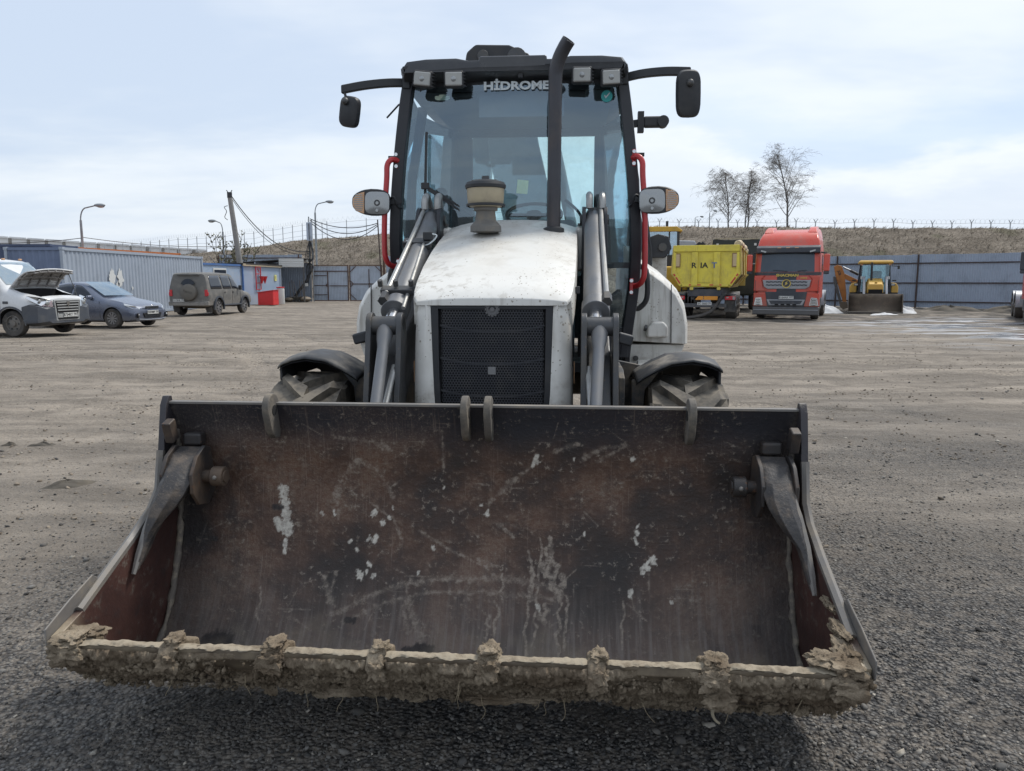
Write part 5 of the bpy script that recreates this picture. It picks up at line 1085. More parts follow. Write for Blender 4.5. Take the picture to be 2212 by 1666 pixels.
# rear frame with big window
for z0_, z1_ in ((2.615, 2.69), (1.05, 1.55)): MB().span((-.62, 4.01, z0_), (.62, 4.06, z1_)).build('rear_frame', cabblack, LD, bevel=.01)
for s in (-1, 1): MB().span((s * (.43 if s < 0 else .52), 4.012, 1.55), (s * .565, 4.058, 2.615)).build('rear_frame', cabblack, LD, bevel=.01)
MB().box((.045, 4.035, 2.08), (.97, .008, 1.09)).build('rear_glass', glass_cab, LD)
MB().span((-.70, 2.80, .92), (.70, 4.05, .98)).build('cab_floor', black, LD)
# inside: seat, dash, wheel, sun blind, levers
MB().box((.06, 3.55, 1.33), (.50, .48, .14)).build('seat_cushion', black, LD, bevel=.05); MB().box((.06, 3.80, 1.60), (.48, .13, .50), (R(-8), 0, 0)).build('seat_back', black, LD, bevel=.05)
MB().prism([(2.82, 1.0), (2.82, 1.84), (2.95, 1.90), (3.10, 1.84), (3.06, 1.0)], 'x', -.20, .38).build('dashboard', liner, LD, bevel=.03)
sw = MB().lathe([(.185 + .012 * math.cos(a), .012 * math.sin(a)) for a in np.linspace(0, 2 * PI, 9)], (0, 0, 0), 'z', 32).build('steering_wheel', black, LD, 60); sw.location = (.10, 3.12, 1.945); sw.rotation_euler = (R(28), 0, 0)
spk = MB(); spk.box((0, 0, -.004), (.34, .035, .012)).box((0, -.08, -.004), (.035, .18, .012)).cyl((0, 0, -.02), (0, 0, .012), .05, 16); s_ = spk.build('wheel_spokes', black, LD); s_.location = sw.location; s_.rotation_euler = sw.rotation_euler
for x in (-.33, .36): MB().cyl((x, 3.5, 1.0), (x - .02, 3.45, 1.86), .012, 8).build('control_lever', black, LD); MB().ball((x - .02, 3.45, 1.88), .03, 10, 8).build('lever_knob', black, LD)
MB().span((-.22, 2.74, 2.50), (.30, 2.75, 2.665)).build('sun_blind', liner, LD)
for s in (-1, 1): MB().box((s * .33, 2.73, 2.63), (.20, .03, .05)).build('header_vent', black, LD, bevel=.012)
MB().ball((-.56, 3.3, 2.10), (.05, .03, .05), 12, 8).build('inner_mirror', black, LD)
MB().tube(smooth_path([(.30, 3.9, 2.12), (.42, 3.88, 2.0), (.49, 3.85, 1.75), (.42, 3.8, 1.45)]), .012, 6).build('interior_cable', black, LD)
# stickers
text('H\u0130DROMEK', .064, text_w, LD, (.045, 2.635, 2.655), (R(93), 0, 0), 'windscreen_lettering', .0008, .0026, 1.32, space=1.02)
tk = MB().lathe([(0, 0), (.034, 0), (.034, .001), (0, .001)], (0, 0, 0), 'y', 24).build('round_sticker', teal, LD); tk.location = (.555, 2.672, 2.595)
MB().add([(-.016, 0, .004), (-.006, 0, -.014), (.020, 0, .018), (.014, 0, .02), (-.006, 0, -.003), (-.011, 0, .008)], [(0, 1, 2, 3, 4, 5)]).build('sticker_tick', text_w, LD, 0).location = (.555, 2.669, 2.595)
MB().add([(-.045, 0, -.009), (-.03, 0, -.016), (.03, 0, -.016), (.045, 0, -.009), (.045, 0, .009), (.02, 0, .009), (.02, 0, .016), (-.02, 0, .016), (-.02, 0, .009), (-.045, 0, .009)], [tuple(range(10))]).build('small_sticker', paint('pale_green_sticker', (.45, .55, .45), .6), LD, 0).location = (-.435, 2.668, 2.605)
# work lamps
for x, z, tl, rz_ in ((-.528, 2.685, 8, -.12), (-.345, 2.680, 0, 0), (.405, 2.688, 0, 0), (.572, 2.672, -3, .06)):
    wl = MB().box((0, 0, 0), (.120, .06, .096)).build('work_lamp', black, LD, bevel=.014, seg=3); wl.location = (x, 2.565, z); wl.rotation_euler = (R(6), R(tl), rz_)
    MB().box((0, -.028, 0), (.100, .016, .077)).build('lamp_glass', plain('work_lamp_glass', (.40, .40, .38), .3, .2), wl, bevel=.014, seg=3); MB().ball((0, -.0345, .0), (.017, .006, .017), 10, 8).build('bulb_cap', lens, wl)
    MB().box((0, .05, -.0), (.03, .05, .03)).build('lamp_bracket', black, wl)
    for k in range(5): MB().box((.062, 0, -.036 + .018 * k), (.012, .05, .006)).build('cooling_fin', black, wl)
MB().box((.045, 2.60, 2.725), (.03, .04, .07)).build('washer_nozzle', black, LD, bevel=.005)
# mirrors on curved arms
for s in (-1, 1):
    arm = smooth_path([(s * .64, 2.70, 2.70), (s * .76, 2.66, 2.715 if s > 0 else 2.693), (s * .90, 2.62, 2.715 if s > 0 else 2.672), (s * 1.03, 2.58, 2.70 if s > 0 else 2.64)], 5)
    MB().loft([[(p.x, p.y - .018, p.z - .024), (p.x, p.y + .018, p.z - .024), (p.x, p.y + .018, p.z + .024), (p.x, p.y - .018, p.z + .024)] for p in arm]).build('mirror_arm', black, LD, 50, bevel=.006)
    MB().box((s * .655, 2.69, 2.70), (.05, .06, .085)).build('mirror_bracket', black, LD, bevel=.008)
    hx, hz_2, dx_, dz_ = ((1.018, 2.575, .072, .132) if s > 0 else (.978, 2.508, .062, .090))
    mr = MB().loft([[(x * k, y, z * k) for x, z in [(dx_ * math.copysign(abs(math.cos(a)) ** .55, math.cos(a)), dz_ * math.copysign(abs(math.sin(a)) ** .45, math.sin(a))) for a in np.linspace(0, 2 * PI, 28, endpoint=False)]] for k, y in ((.72, -.035), (.92, -.028), (1, -.008), (.98, .012), (.94, .014))]).build('mirror_housing', black, LD, 45)
    mr.location = (s * hx, 2.57, hz_2); mr.rotation_euler = (R(5), R(-3 if s > 0 else 11), R(10 * s)); MB().ball((0 if s > 0 else -.02, -.04, .055), .022, 10, 8).build('mirror_joint', steel_dark, mr)
    if s < 0: MB().cyl((-1.018, 2.58, 2.64), (-.995, 2.57, 2.57), .008, 8).build('mirror_stalk', black, LD)
# road lights with indicators
for s in (-1, 1):
    def ring(k, y, grow=1.0):
        pts = []
        for a in np.linspace(0, 2 * PI, 36, endpoint=False):
            c_, s_2 = math.cos(a), math.sin(a); x = math.copysign(abs(c_) ** .62, c_); z = math.copysign(abs(s_2) ** .62, s_2)
            z *= .080 * (1 - .32 * max(0, x) ** 1.5); x = x * .118 + .006; pts.append((s * x * k, y, z * k + .004 * k))
        return pts
    hs = MB().loft([ring(.55, .10), ring(.85, .06), ring(1.0, .0), ring(1.0, -.018), ring(.93, -.026)]).build('headlight', black, LD, 45); hs.location = (s * .862, 2.60, 1.975); hs.rotation_euler = (0, R(-2 * s), 0)
    def sq(w_, h_, ox, y, p_=.5, n_=28): return [(s * (ox + w_ * math.copysign(abs(math.cos(a)) ** p_, math.cos(a))), y, h_ * math.copysign(abs(math.sin(a)) ** p_, math.sin(a))) for a in np.linspace(0, 2 * PI, n_, endpoint=False)]
    MB().loft([sq(.076, .068, -.034, -.024), sq(.075, .067, -.034, -.030), sq(.050, .046, -.036, -.036), sq(.02, .018, -.036, -.038)]).build('lamp_glass', lens, hs, 60)
    MB().lathe([(.010, -.0405), (.016, -.041), (.020, -.037)], (-s * .036, 0, .0), 'y', 20).build('bulb_ring', steel_dark, hs); MB().lathe([(.0, -.040), (.009, -.040), (.011, -.036)], (-s * .036, 0, -.045), 'y', 12).build('side_bulb', lens, hs)
    ind = [(.046, .066), (.095, .050), (.118, .022), (.119, -.020), (.098, -.052), (.046, -.068)]
    MB().loft([[(s * x, -.022, z) for x, z in ind], [(s * x * .985, -.030, z * .97) for x, z in ind]]).build('indicator_lens', amber, hs, bevel=.003)
    for k in range(9): MB().box((s * .08, -.031, -.046 + .0115 * k), (.06 - abs(k - 4) * .004, .003, .004)).build('lens_rib', lens, hs)
    MB().bar((s * .70, 2.68, 1.995), (s * .78, 2.64, 1.985), .03, .03).build('headlight_bracket', black, LD)
    MB().tube(smooth_path([(s * .76, 2.62, 2.00), (s * .73, 2.60, 2.01), (s * .715, 2.62, 1.96), (s * .70, 2.66, 1.95)]), .008, 6).build('lamp_cable', black, LD)
    # red grab rails
    zb_ = 1.60 if s < 0 else 1.48
    rp_ = smooth_path([(s * .715, 2.66, 2.235), (s * .745, 2.62, 2.235), (s * .768, 2.605, 2.20), (s * .772, 2.60, 2.12), (s * .790, 2.60, 1.9), (s * .795, 2.60, zb_ + .10), (s * .785, 2.605, zb_ + .03), (s * .765, 2.63, zb_), (s * .735, 2.68, zb_ - .01)], 6)
    MB().tube(rp_, .017, 12).build('grab_rail', red, LD, 60)
    for z in (2.235, zb_ - .01):
        MB().box((s * .722, 2.655, z), (.022, .012, .10)).build('rail_foot', red, LD, bevel=.004)
        for dz in (-.035, .035): MB().cyl((s * .722, 2.652, z + dz), (s * .722, 2.64, z + dz), .011, 8).build('rail_bolt', chrome, LD)
    MB().box((s * .765, 2.74, 2.265), (.05, .03, .02)).build('door_hinge', black, LD)
    MB().tube(smooth_path([(s * .78, 2.95, 1.60), (s * .835, 2.93, 1.57), (s * .845, 2.93, 1.40), (s * .80, 2.95, 1.33), (s * .76, 2.96, 1.33)]), .018, 8).build('door_handle_loop', black, LD)
# left whip aerial, right rear bracket
MB().tube([(-.66, 3.0, 2.71), (-.78, 3.0, 2.64), (-.86, 3.0, 2.56)], .006, 6).build('aerial', black, LD)
bk = MB().box((.955, 3.9, 2.685), (.16, .05, .085)).build('rear_lamp_bracket', black, LD, bevel=.02); MB().cyl((1.025, 3.86, 2.685), (1.025, 3.94, 2.685), .042, 16).build('beacon_cap', black, LD); MB().box((.86, 3.9, 2.685), (.045, .06, .15)).build('rear_lamp_plate', black, LD); MB().bar((.58, 3.96, 2.66), (.86, 3.9, 2.68), .04, .05).build('lamp_bracket_arm', black, LD)
# wiper: long blade and arms
MB().bar((-.545, 2.615, 1.87), (-.528, 2.63, 2.395), .013, .020).build('wiper_blade', black, LD)
for a, b in (((-.24, 2.68, 1.90), (-.55, 2.60, 2.085)), ((-.26, 2.68, 1.885), (-.52, 2.60, 2.055))): MB().bar(a, b, .012, .012).build('wiper_arm', black, LD)
MB().box((-.535, 2.60, 2.075), (.05, .02, .04)).build('wiper_joint', black, LD, bevel=.005)
# ---------- rear fenders, wheels, steps
rt = tyre(.72, .46, .36, 20, .05); rt.materials.append(rubber)
for s in (-1, 1):
    wheel_into(LD, (s * .88, 3.95, .72), rt, .36, .46, s, white)
    def fr(v_, k, dz):
        a = [(.735, 1.10), (.735, 1.70), (.77, 1.685), (.86, 1.60), (.98, 1.52), (1.07, 1.44), (1.125, 1.34), (1.148, 1.22), (1.150, 1.08)]
        return [(s * (x if x < .75 else .735 + (x - .735) * k), v_, z + dz * (1 if z > 1.2 else 0)) for x, z in a]
    MB().loft([fr(3.12, .94, -.03), fr(3.15, .985, -.005), fr(3.22, 1.0, .01), fr(3.6, 1.0, .06), fr(4.1, 1.0, .06), fr(4.5, 1.0, -.05), fr(4.62, .98, -.2)]).build('rear_fender', white, LD, 40, bevel=.012)
    MB().prism([(s * 1.028, 1.085), (s * 1.033, 1.085), (s * 1.025, 1.48), (s * 1.020, 1.48)], 'y', 3.108, 3.122).build('fender_seam', steel_dark, LD)
    MB().prism([(s * .735, 1.075), (s * 1.13, 1.075), (s * 1.08, .93), (s * .98, .84), (s * .735, .78)], 'y', 3.16, 3.24).build('fender_apron', white, LD, bevel=.008)
    for x, z in ((.80, .98), (.99, .98)): MB().cyl((s * x, 3.14, z), (s * x, 3.165, z), .018, 8).build('apron_bolt', steel_dark, LD)
    MB().prism([(.86, 1.13), (1.0, 1.13), (1.0, 1.20), (.97, 1.235), (.90, 1.235), (.86, 1.19)], 'y', 3.03, 3.14).build('fender_box', white, LD, bevel=.015).scale = (s, 1, 1)
    MB().cyl((s * .86, 3.06, 1.19), (s * .845, 3.06, 1.195), .022, 10).build('filler_cap', steel_dark, LD)
    MB().prism([(s * .58, 1.07), (s * .735, 1.12), (s * .735, 1.70), (s * .72, 1.70), (s * .715, 1.18), (s * .58, 1.14)], 'y', 2.86, 3.13).build('cowl_panel', white, LD, bevel=.01)
    MB().lathe([(.0, 0), (.10, 0), (.105, .02), (.105, .20), (.0, .22)], (s * .80, 3.0, .88), 'x', 20).build('hydraulic_filter', white, LD)
MB().cyl((-.8, 3.95, .72), (.8, 3.95, .72), .11, 14).build('rear_axle', steel_mud, LD)
# ---------- backhoe behind the cab
bh = paint('backhoe_boom_paint', (.085, .092, .10), .5, dirt=(.14, .13, .12), amt=.4, scale=4)
MB().prism([(.45, 1.05), (-.05, 1.05), (-.40, 2.6), (-.46, 3.30), (-.40, 3.50), (-.20, 3.50), (-.06, 3.30), (.04, 2.75)], 'y', 4.98, 5.22).build('boom', bh, LD, bevel=.02)
MB().prism([(-.80, .9), (-.62, .9), (-.36, 3.0), (-.34, 3.45), (-.50, 3.45), (-.56, 3.1)], 'y', 5.24, 5.42).build('dipper', bh, LD, bevel=.02)
bt = MB().prism([(-.62, 3.40), (-.60, 3.52), (-.52, 3.585), (-.22, 3.575), (-.05, 3.50), (.04, 3.38)], 'y', 4.95, 5.30).build('boom_knuckle', black, LD, bevel=.02)
for x, z, r_ in ((-.45, 3.48, .05), (-.15, 3.46, .085)): MB().cyl((x, 4.925, z), (x, 4.96, z), r_, 18).build('knuckle_pin', steel_dark, LD, bevel=.006)
MB().cyl((.18, 4.92, 2.75), (.46, 4.92, 1.5), .05, 14).build('boom_cylinder', barrel, LD)
MB().box((-.10, 4.975, 2.35), (.10, .006, .12), (0, R(6), 0)).build('boom_sticker', sgn, LD)
MB().box((.0, 4.975, 1.95), (.14, .006, .03), (0, R(6), 0)).build('boom_arrow', text_w, LD)
MB().span((-.95, 4.62, .55), (1.0, 4.80, .95)).build('backhoe_frame', steel_mud, LD, bevel=.02)
for s in (-1, 1):
    MB().span((s * .985, 4.62, .40), (s * 1.17, 4.84, 1.72)).build('stabiliser_leg', paint('muddy_white_leg%d' % s, (.46, .45, .42), .7, dirt=(.20, .17, .14), amt=.9, scale=14, speck=1.0), LD, bevel=.012)
    for z in (1.50, 1.32): MB().cyl((s * 1.06, 4.60, z), (s * 1.06, 4.625, z), .06, 16).build('leg_boss', steel_mud, LD, bevel=.005)
    MB().prism([(s * .97, 1.70), (s * 1.15, 1.70), (s * 1.20, 1.78), (s * 1.17, 1.88), (s * 1.08, 1.90), (s * .97, 1.86)], 'y', 4.55, 4.62).build('leg_lock', black, LD, bevel=.01); MB().cyl((s * 1.12, 4.53, 1.79), (s * 1.12, 4.56, 1.79), .035, 14).build('lock_pin', steel_dark, LD)
    for k in range(4): MB().tube(smooth_path([(s * (.86 + .03 * k), 4.5, 2.2), (s * (.92 + .025 * k), 4.5, 1.9), (s * (.96 + .02 * k), 4.5, 1.65), (s * (.90 + .02 * k), 4.5, 1.2)]), .013, 6).build('hydraulic_hose', black, LD)
# ============================================================ PARKED VEHICLES
# each one: local x across, y from front (0) to rear, z up; the front faces local -y
def car_ring(st):
    y, zb, zm, zt, wb, ws, wt = st
    hf = [(0, zb), (wb * .85, zb), (wb, zb + .06), (ws * .99, lerp(zb, zm, .35)), (ws, lerp(zb, zm, .7)), (ws * .985, zm), (lerp(ws, wt, .5), lerp(zm, zt, .52)), (wt, zt - .03 * (zt - zm > .15)), (wt * .86, zt), (wt * .45, zt + .018)]
    return [(x, y, z) for x, z in hf] + [(0, y, zt + .024)] + [(-x, y, z) for x, z in hf[:0:-1]]
def car_shell(root, sts, mat, axles, rw, name='body', cutters=None):
    o = MB().loft([car_ring(s) for s in sts]).build(name, mat, root, 38)
    cs = [MB().cyl((-2, a, rw), (2, a, rw), rw * 1.16, 28) for a in axles]
    return cut(o, cs + (cutters or []))
def ginterp(sts, y):
    a = np.array(sts); return [float(np.interp(y, a[:, 0], a[:, k])) for k in range(7)]
def side_pane(root, sts, poly, mat, s, name='side_window', out=.016):
    """pane lying on the curved body side: sliced along the car, each slice following the shell"""
    ys = np.linspace(min(p[0] for p in poly), max(p[0] for p in poly), 15); ys[0] += .002; ys[-1] -= .002; rows = []
    for y in ys:
        zs = []
        for (ya, za), (yb, zb2) in zip(poly, poly[1:] + poly[:1]):
            if (ya - y) * (yb - y) <= 0 and ya != yb: zs.append(za + (zb2 - za) * (y - ya) / (yb - ya))
        _, zb, zm, zt, wb, ws, wt = ginterp(sts, y); row = []
        for z in np.linspace(min(zs), max(zs), 5):
            t = min(max((z - zm) / max(zt - zm, .01), 0), 1); row.append((s * (lerp(ws * .985, wt, t) + out), y, z))
        rows.append(row)
    return MB().loft(rows, False, False).build(name, mat, root, 60, solid=.006)
def road_wheel(root, x, y, r, wd, s, rim, spokes=5, style='spoke'):
    t = MB().lathe([(r * .62, -wd * .45), (r * .72, -wd * .5), (r * .94, -wd * .5), (r, -wd * .34), (r, wd * .34), (r * .94, wd * .5), (r * .72, wd * .5), (r * .62, wd * .45)], (0, 0, 0), 'x', 30).build('wheel', rubber_far, root); t.location = (x, y, r)
    q = s * wd * .5
    if style == 'spoke':
        m = MB().lathe([(r * .64, q * .9), (r * .60, q * .98), (r * .57, q * .6), (0, q * .45)], (0, 0, 0), 'x', 30)
        m.build('rim_well', black, t); sp = MB()
        for k in range(spokes):
            a = 2 * PI * k / spokes
            for da in (-.11, .11): sp.bar((q * .86, .06 * math.cos(a), .06 * math.sin(a)), (q * .92, r * .6 * math.cos(a + da), r * .6 * math.sin(a + da)), .028, .03, (1, 0, 0))
        sp.lathe([(0, q * .95), (.06, q * .93), (.07, q * .8)], (0, 0, 0), 'x', 14); sp.lathe([(r * .60, q * .96), (r * .64, q * .95), (r * .63, q * .8), (r * .59, q * .85)], (0, 0, 0), 'x', 30); sp.build('rim', rim, t)
    else:
        MB().lathe([(r * .64, q * .9), (r * .58, q * 1.0), (r * .54, q * .5), (r * .40, q * .62), (r * .24, q * .72), (r * .22, q * 1.0), (r * .12, q * 1.1), (0, q * 1.1)], (0, 0, 0), 'x', 30).build('rim', rim, t)
        for k in range(6): a = 2 * PI * k / 6; MB().cyl((q * .60, r * .44 * math.cos(a), r * .44 * math.sin(a)), (q * .74, r * .44 * math.cos(a), r * .44 * math.sin(a)), r * .075, 8).build('rim_hole', black, t)
    return t
def plate_on(root, body, loc, rot=(PI / 2, 0, 0), w_=.52):
    p = MB().box((0, 0, 0), (w_, .012, .115)).build('licence_plate', plate_w, root, bevel=.003); p.location = loc; p.rotation_euler = (rot[0] - PI / 2, rot[1], rot[2])
    text(body, .105, ink, p, (0, -.009, 0), name='plate_number', ext=.001, bold=.001); return p
steelrim = paint('steel_rim', (.17, .16, .15), .6, .3, dirt=MUD, amt=.6, scale=6)
alloy = paint('alloy_rim', (.30, .30, .31), .4, .6, dirt=MUD, amt=.4, scale=6)

# ---- white van with open bonnet
VN = empty('delivery_van', (-12.62, 21.58, 0), R(81), 'white van with its bonnet open at the left edge', 'van')
vs_ = [(0.0, .34, .70, 1.02, .62, .72, .62), (.10, .30, .74, 1.08, .84, .92, .74), (.30, .28, .90, 1.12, .95, 1.00, .82), (.70, .28, 1.05, 1.20, 1.0, 1.03, .88), (1.02, .30, 1.16, 1.33, 1.0, 1.035, .90), (1.20, .32, 1.22, 1.50, 1.0, 1.035, .86), (1.62, .34, 1.24, 1.95, 1.0, 1.035, .80), (1.85, .34, 1.24, 2.08, 1.0, 1.035, .79), (2.3, .34, 1.24, 2.13, 1.0, 1.035, .80), (2.9, .34, 1.24, 2.14, 1.0, 1.035, .82), (6.2, .36, 1.24, 2.14, 1.0, 1.035, .84), (6.25, .4, 1.2, 2.1, .98, 1.0, .8)]
bay = MB().prism([(-.70, .16), (.70, .16), (.78, .92), (-.78, .92)], 'z', .78, 1.6)
body = car_shell(VN, vs_, white_clean, (.85, 4.6), .36, cutters=[bay])
dkpl = paint('dark_bumper_plastic', (.05, .058, .073), .5, dirt=(.2, .19, .17), amt=.25, scale=3, low=.25, lowz=.6)
# bumper, grille, lamps
bs = [(-.05, .36, .50, .78, .70, .80, .76), (.06, .31, .52, .86, .92, 1.0, .97), (.28, .29, .52, .90, 1.02, 1.065, 1.055), (.47, .30, .50, .84, 1.03, 1.07, 1.065)]
bmp = cut(MB().loft([car_ring(s) for s in bs]).build('bumper', dkpl, VN, 38), [MB().cyl((-2, .85, .36), (2, .85, .36), .42, 28)])
gf = paint('grille_frame_silver', (.36, .37, .37), .4, .2, dirt=MUD, amt=.4, scale=5)
MB().prism([(-.50, 1.00), (.50, 1.00), (.44, .42), (-.44, .42)], 'y', -.055, -.02).build('grille_surround', gf, VN, bevel=.012)
MB().prism([(-.45, .965), (.45, .965), (.395, .46), (-.395, .46)], 'y', -.06, -.052).build('grille_back', steel_cav, VN)
for k in range(5): MB().box((0, -.066, .93 - .075 * k), (.86 - .03 * k, .02, .032)).build('grille_slat', gf if k < 4 else black, VN, bevel=.004)
MB().box((0, -.062, .57), (.80, .018, .14)).build('plate_holder', gf, VN, bevel=.005); plate_on(VN, 'B734KY 797', (.06, -.080, .575))
for k in range(3): MB().box((0, -.064, .50 - .022 * k), (.72, .012, .010)).build('lower_slat', black, VN)
MB().prism([(-.055, .955), (.055, .955), (.05, .87), (0, .81), (-.05, .87)], 'y', -.090, -.070).build('badge', chrome, VN, bevel=.004)
for s in (-1, 1):
    MB().add([(s * .54, -.045, .80), (s * .87, .045, .84), (s * 1.045, .34, 1.04), (s * 1.01, .34, 1.11), (s * .84, .06, 1.06), (s * .56, -.03, .98)], [(0, 1, 2, 3, 4, 5)]).build('headlight', lensbright, VN, 0, solid=.03)
    MB().ball((s * .70, -.02, .91), (.075, .02, .065), 14, 8).build('headlight_bowl', lens, VN); MB().ball((s * .87, .07, .97), (.05, .02, .05), 12, 8).build('headlight_bowl', lens, VN)
    MB().ball((s * .80, .03, .50), (.07, .035, .06), 12, 8).build('fog_lamp', lens, VN)
    road_wheel(VN, s * .88, .85, .355, .20, s, steelrim, 6, 'steel'); road_wheel(VN, s * .86, 4.6, .355, .22, s, steelrim, 6, 'steel')
    side_pane(VN, vs_, [(1.28, 1.30), (1.85, 1.86), (2.75, 1.92), (2.75, 1.25), (1.45, 1.24)], glass_dark, s)
    MB().bar((s * 1.0, 1.40, 1.30), (s * 1.16, 1.36, 1.36), .04, .06).build('mirror_arm', black, VN); MB().box((s * 1.20, 1.36, 1.42), (.16, .12, .36)).build('door_mirror', black, VN, bevel=.03)
    MB().box((s * 1.04, .98, .93), (.012, .16, .07)).build('side_repeater', dkpl, VN, bevel=.004)
    MB().box((s * 1.045, 1.16, .80), (.006, .012, .9)).build('door_gap', black, VN)
    MB().lathe([(.43, -.02), (.47, -.02), (.47, .02), (.43, .02)], (s * 1.035, .85, .36), 'x', 18, -.1, PI + .1).build('arch_trim', dkpl, VN)
MB().add([(-.80, 1.13, 1.40), (.80, 1.13, 1.40), (.72, 1.74, 2.035), (-.72, 1.74, 2.035)], [(0, 1, 2, 3)]).build('windscreen', pane('van_windscreen', (.5, .55, .58), .38, .2), VN, 0)
for v_ in VN.children[-1].data.vertices: v_.co.y -= .035; v_.co.z += .02
for s in (-1, 1): MB().box((s * .3, 1.6, 2.12), (.10, .06, .05)).build('roof_marker_lamp', amber, VN, bevel=.015)
# engine bay contents and raised bonnet
MB().span((-.70, .18, .70), (.70, .90, .78)).build('bay_floor', steel_cav, VN)
for i in range(16):
    x, y = rng.uniform(-.6, .6), rng.uniform(.25, .85); MB().box((x, y, .86 + rng.uniform(0, .1)), (rng.uniform(.08, .25), rng.uniform(.08, .2), rng.uniform(.1, .28))).build('engine_part', [black, steel_dark, pipe_g, steel_mud][i % 4], VN, bevel=.02)
for i in range(5): MB().tube(smooth_path([(-.5 + .25 * i, .3, .95), (-.4 + .2 * i, .5, 1.08), (-.5 + .27 * i, .8, 1.02)]), .025, 7).build('engine_hose', black, VN)
def bon(u, v, off=0.0):
    a = R(38); L = .98 * v; x = (u - .5) * 2 * lerp(.86, .70, v ** 2); rise = .13 * math.sin(PI * min(v * 1.05, 1)) * 1.0
    y = 1.02 - L * math.cos(a) - rise * math.sin(a) * .3; z = 1.30 + L * math.sin(a) + rise - .16 * max(0, v - .6) ** 1.2 - .05 * (2 * u - 1) ** 2
    return (x, y, z + off)
bn = MB().grid(bon, 20, 14).build('bonnet', white_clean, VN, 60, solid=.03)
under = paint('bonnet_underside', (.30, .29, .28), .8, dirt=(.12, .11, .10), amt=.6, scale=6)
MB().grid(lambda u, v: bon(.03 + .94 * u, .02 + .95 * v, -.022), 16, 12).build('bonnet_lining', under, VN, 60)
for u in (.08, .3, .5, .7, .92): MB().tube([bon(u + .03 * math.sin(k), k / 8, -.05) for k in range(1, 9)], .026, 6).build('bonnet_rib', under, VN)
for v in (.15, .42, .68, .95): MB().tube([bon(k / 8, v, -.05) for k in range(0, 9)], .026, 6).build('bonnet_rib', under, VN)
MB().bar((.62, .12, 1.1), bon(.9, .9, -.03), .015, .015).build('bonnet_stay', steel_dark, VN)

# ---- dark sedan
KS = empty('sedan_car', (-11.95, 25.3, 0), R(76), 'dark blue-grey sedan parked behind the white van', 'car')
ks = [(0.0, .30, .50, .64, .50, .58, .46), (.06, .22, .54, .70, .70, .74, .60), (.25, .19, .62, .76, .80, .83, .68), (.60, .18, .70, .845, .82, .855, .70), (1.05, .18, .80, .93, .82, .865, .72), (1.22, .18, .86, .965, .82, .867, .72), (1.75, .18, .90, 1.28, .82, .868, .62), (2.15, .18, .91, 1.44, .82, .868, .555), (2.65, .18, .925, 1.475, .82, .868, .56), (3.15, .18, .94, 1.425, .82, .866, .55), (3.7, .20, .96, 1.16, .82, .86, .62), (3.95, .22, .97, 1.05, .80, .85, .66), (4.3, .26, .90, 1.0, .76, .81, .64), (4.4, .35, .8, .9, .68, .74, .6)]
kpaint = paint('sedan_paint', (.115, .135, .19), .28, .35, dirt=(.22, .22, .22), amt=.28, scale=2, low=.35, lowz=.6, coat=.6, bump=0)
car_shell(KS, ks, kpaint, (.82, 3.42), .315)
for s in (-1, 1):
    road_wheel(KS, s * .765, .82, .315, .195, s, alloy, 10); road_wheel(KS, s * .765, 3.42, .315, .195, s, alloy, 10)
    side_pane(KS, ks, [(1.52, .95), (1.80, 1.17), (2.12, 1.36), (2.36, 1.40), (2.36, .96)], glass_dark, s); side_pane(KS, ks, [(2.42, .96), (2.42, 1.405), (2.75, 1.41), (3.1, 1.355), (3.16, .985)], glass_dark, s); side_pane(KS, ks, [(3.22, .99), (3.18, 1.33), (3.5, 1.13), (3.45, 1.02)], glass_dark, s, 'quarter_window')
    MB().box((s * .90, 1.62, .99), (.17, .12, .12), (0, 0, s * .2)).build('door_mirror', kpaint, KS, bevel=.035)
    MB().add([(s * .50, .03, .655), (s * .64, .10, .70), (s * .80, .40, .80), (s * .815, .36, .73), (s * .72, .12, .615), (s * .55, .02, .60)], [(0, 1, 2, 3, 4, 5)]).build('headlight', lensbright, KS, 0, solid=.025)
    MB().box((s * .66, .0, .40), (.12, .06, .15), (0, 0, s * -.5)).build('fog_recess', steel_cav, KS, bevel=.02); MB().ball((s * .66, -.03, .42), .035, 10, 8).build('fog_lamp', lens, KS)
    for y in (2.0, 2.95): MB().box((s * .88, y, .84), (.02, .16, .03)).build('door_handle', kpaint, KS, bevel=.006)
    MB().bar((s * .86, 1.28, .36), (s * .86, 1.28, .86), .006, .01).build('door_gap', black, KS); MB().bar((s * .872, 2.39, .3), (s * .868, 2.39, .92), .006, .01).build('door_gap', black, KS)
MB().box((0, -.012, .655), (.62, .03, .075)).build('upper_grille', black, KS, bevel=.02); MB().tube([(-.42, -.01, .70), (-.2, -.035, .705), (.2, -.035, .705), (.42, -.01, .70)], .010, 6).build('grille_trim', chrome, KS)
MB().prism([(-.44, .48), (.44, .48), (.36, .32), (-.36, .32)], 'y', -.03, .02).build('lower_grille', steel_cav, KS, bevel=.015)
for k in range(3): MB().box((0, -.035, .35 + .03 * k), (.74, .008, .008)).build('grille_bar', dkpl, KS)
plate_on(KS, 'T059MP 797', (0, -.045, .50)); MB().tube([(-.62, -.01, .29), (-.3, -.035, .265), (.3, -.035, .265), (.62, -.01, .29)], .012, 6).build('bumper_trim', chrome, KS); MB().ball((0, -.03, .735), (.05, .012, .022), 12, 8).build('badge', chrome, KS)
MB().add([(-.66, 1.25, .975), (.66, 1.25, .975), (.53, 2.08, 1.42), (-.53, 2.08, 1.42)], [(0, 1, 2, 3)]).build('windscreen', pane('sedan_windscreen', (.4, .45, .48), .32, .12), KS, 0)
for v_ in KS.children[-1].data.vertices: v_.co.y -= .02; v_.co.z += .035
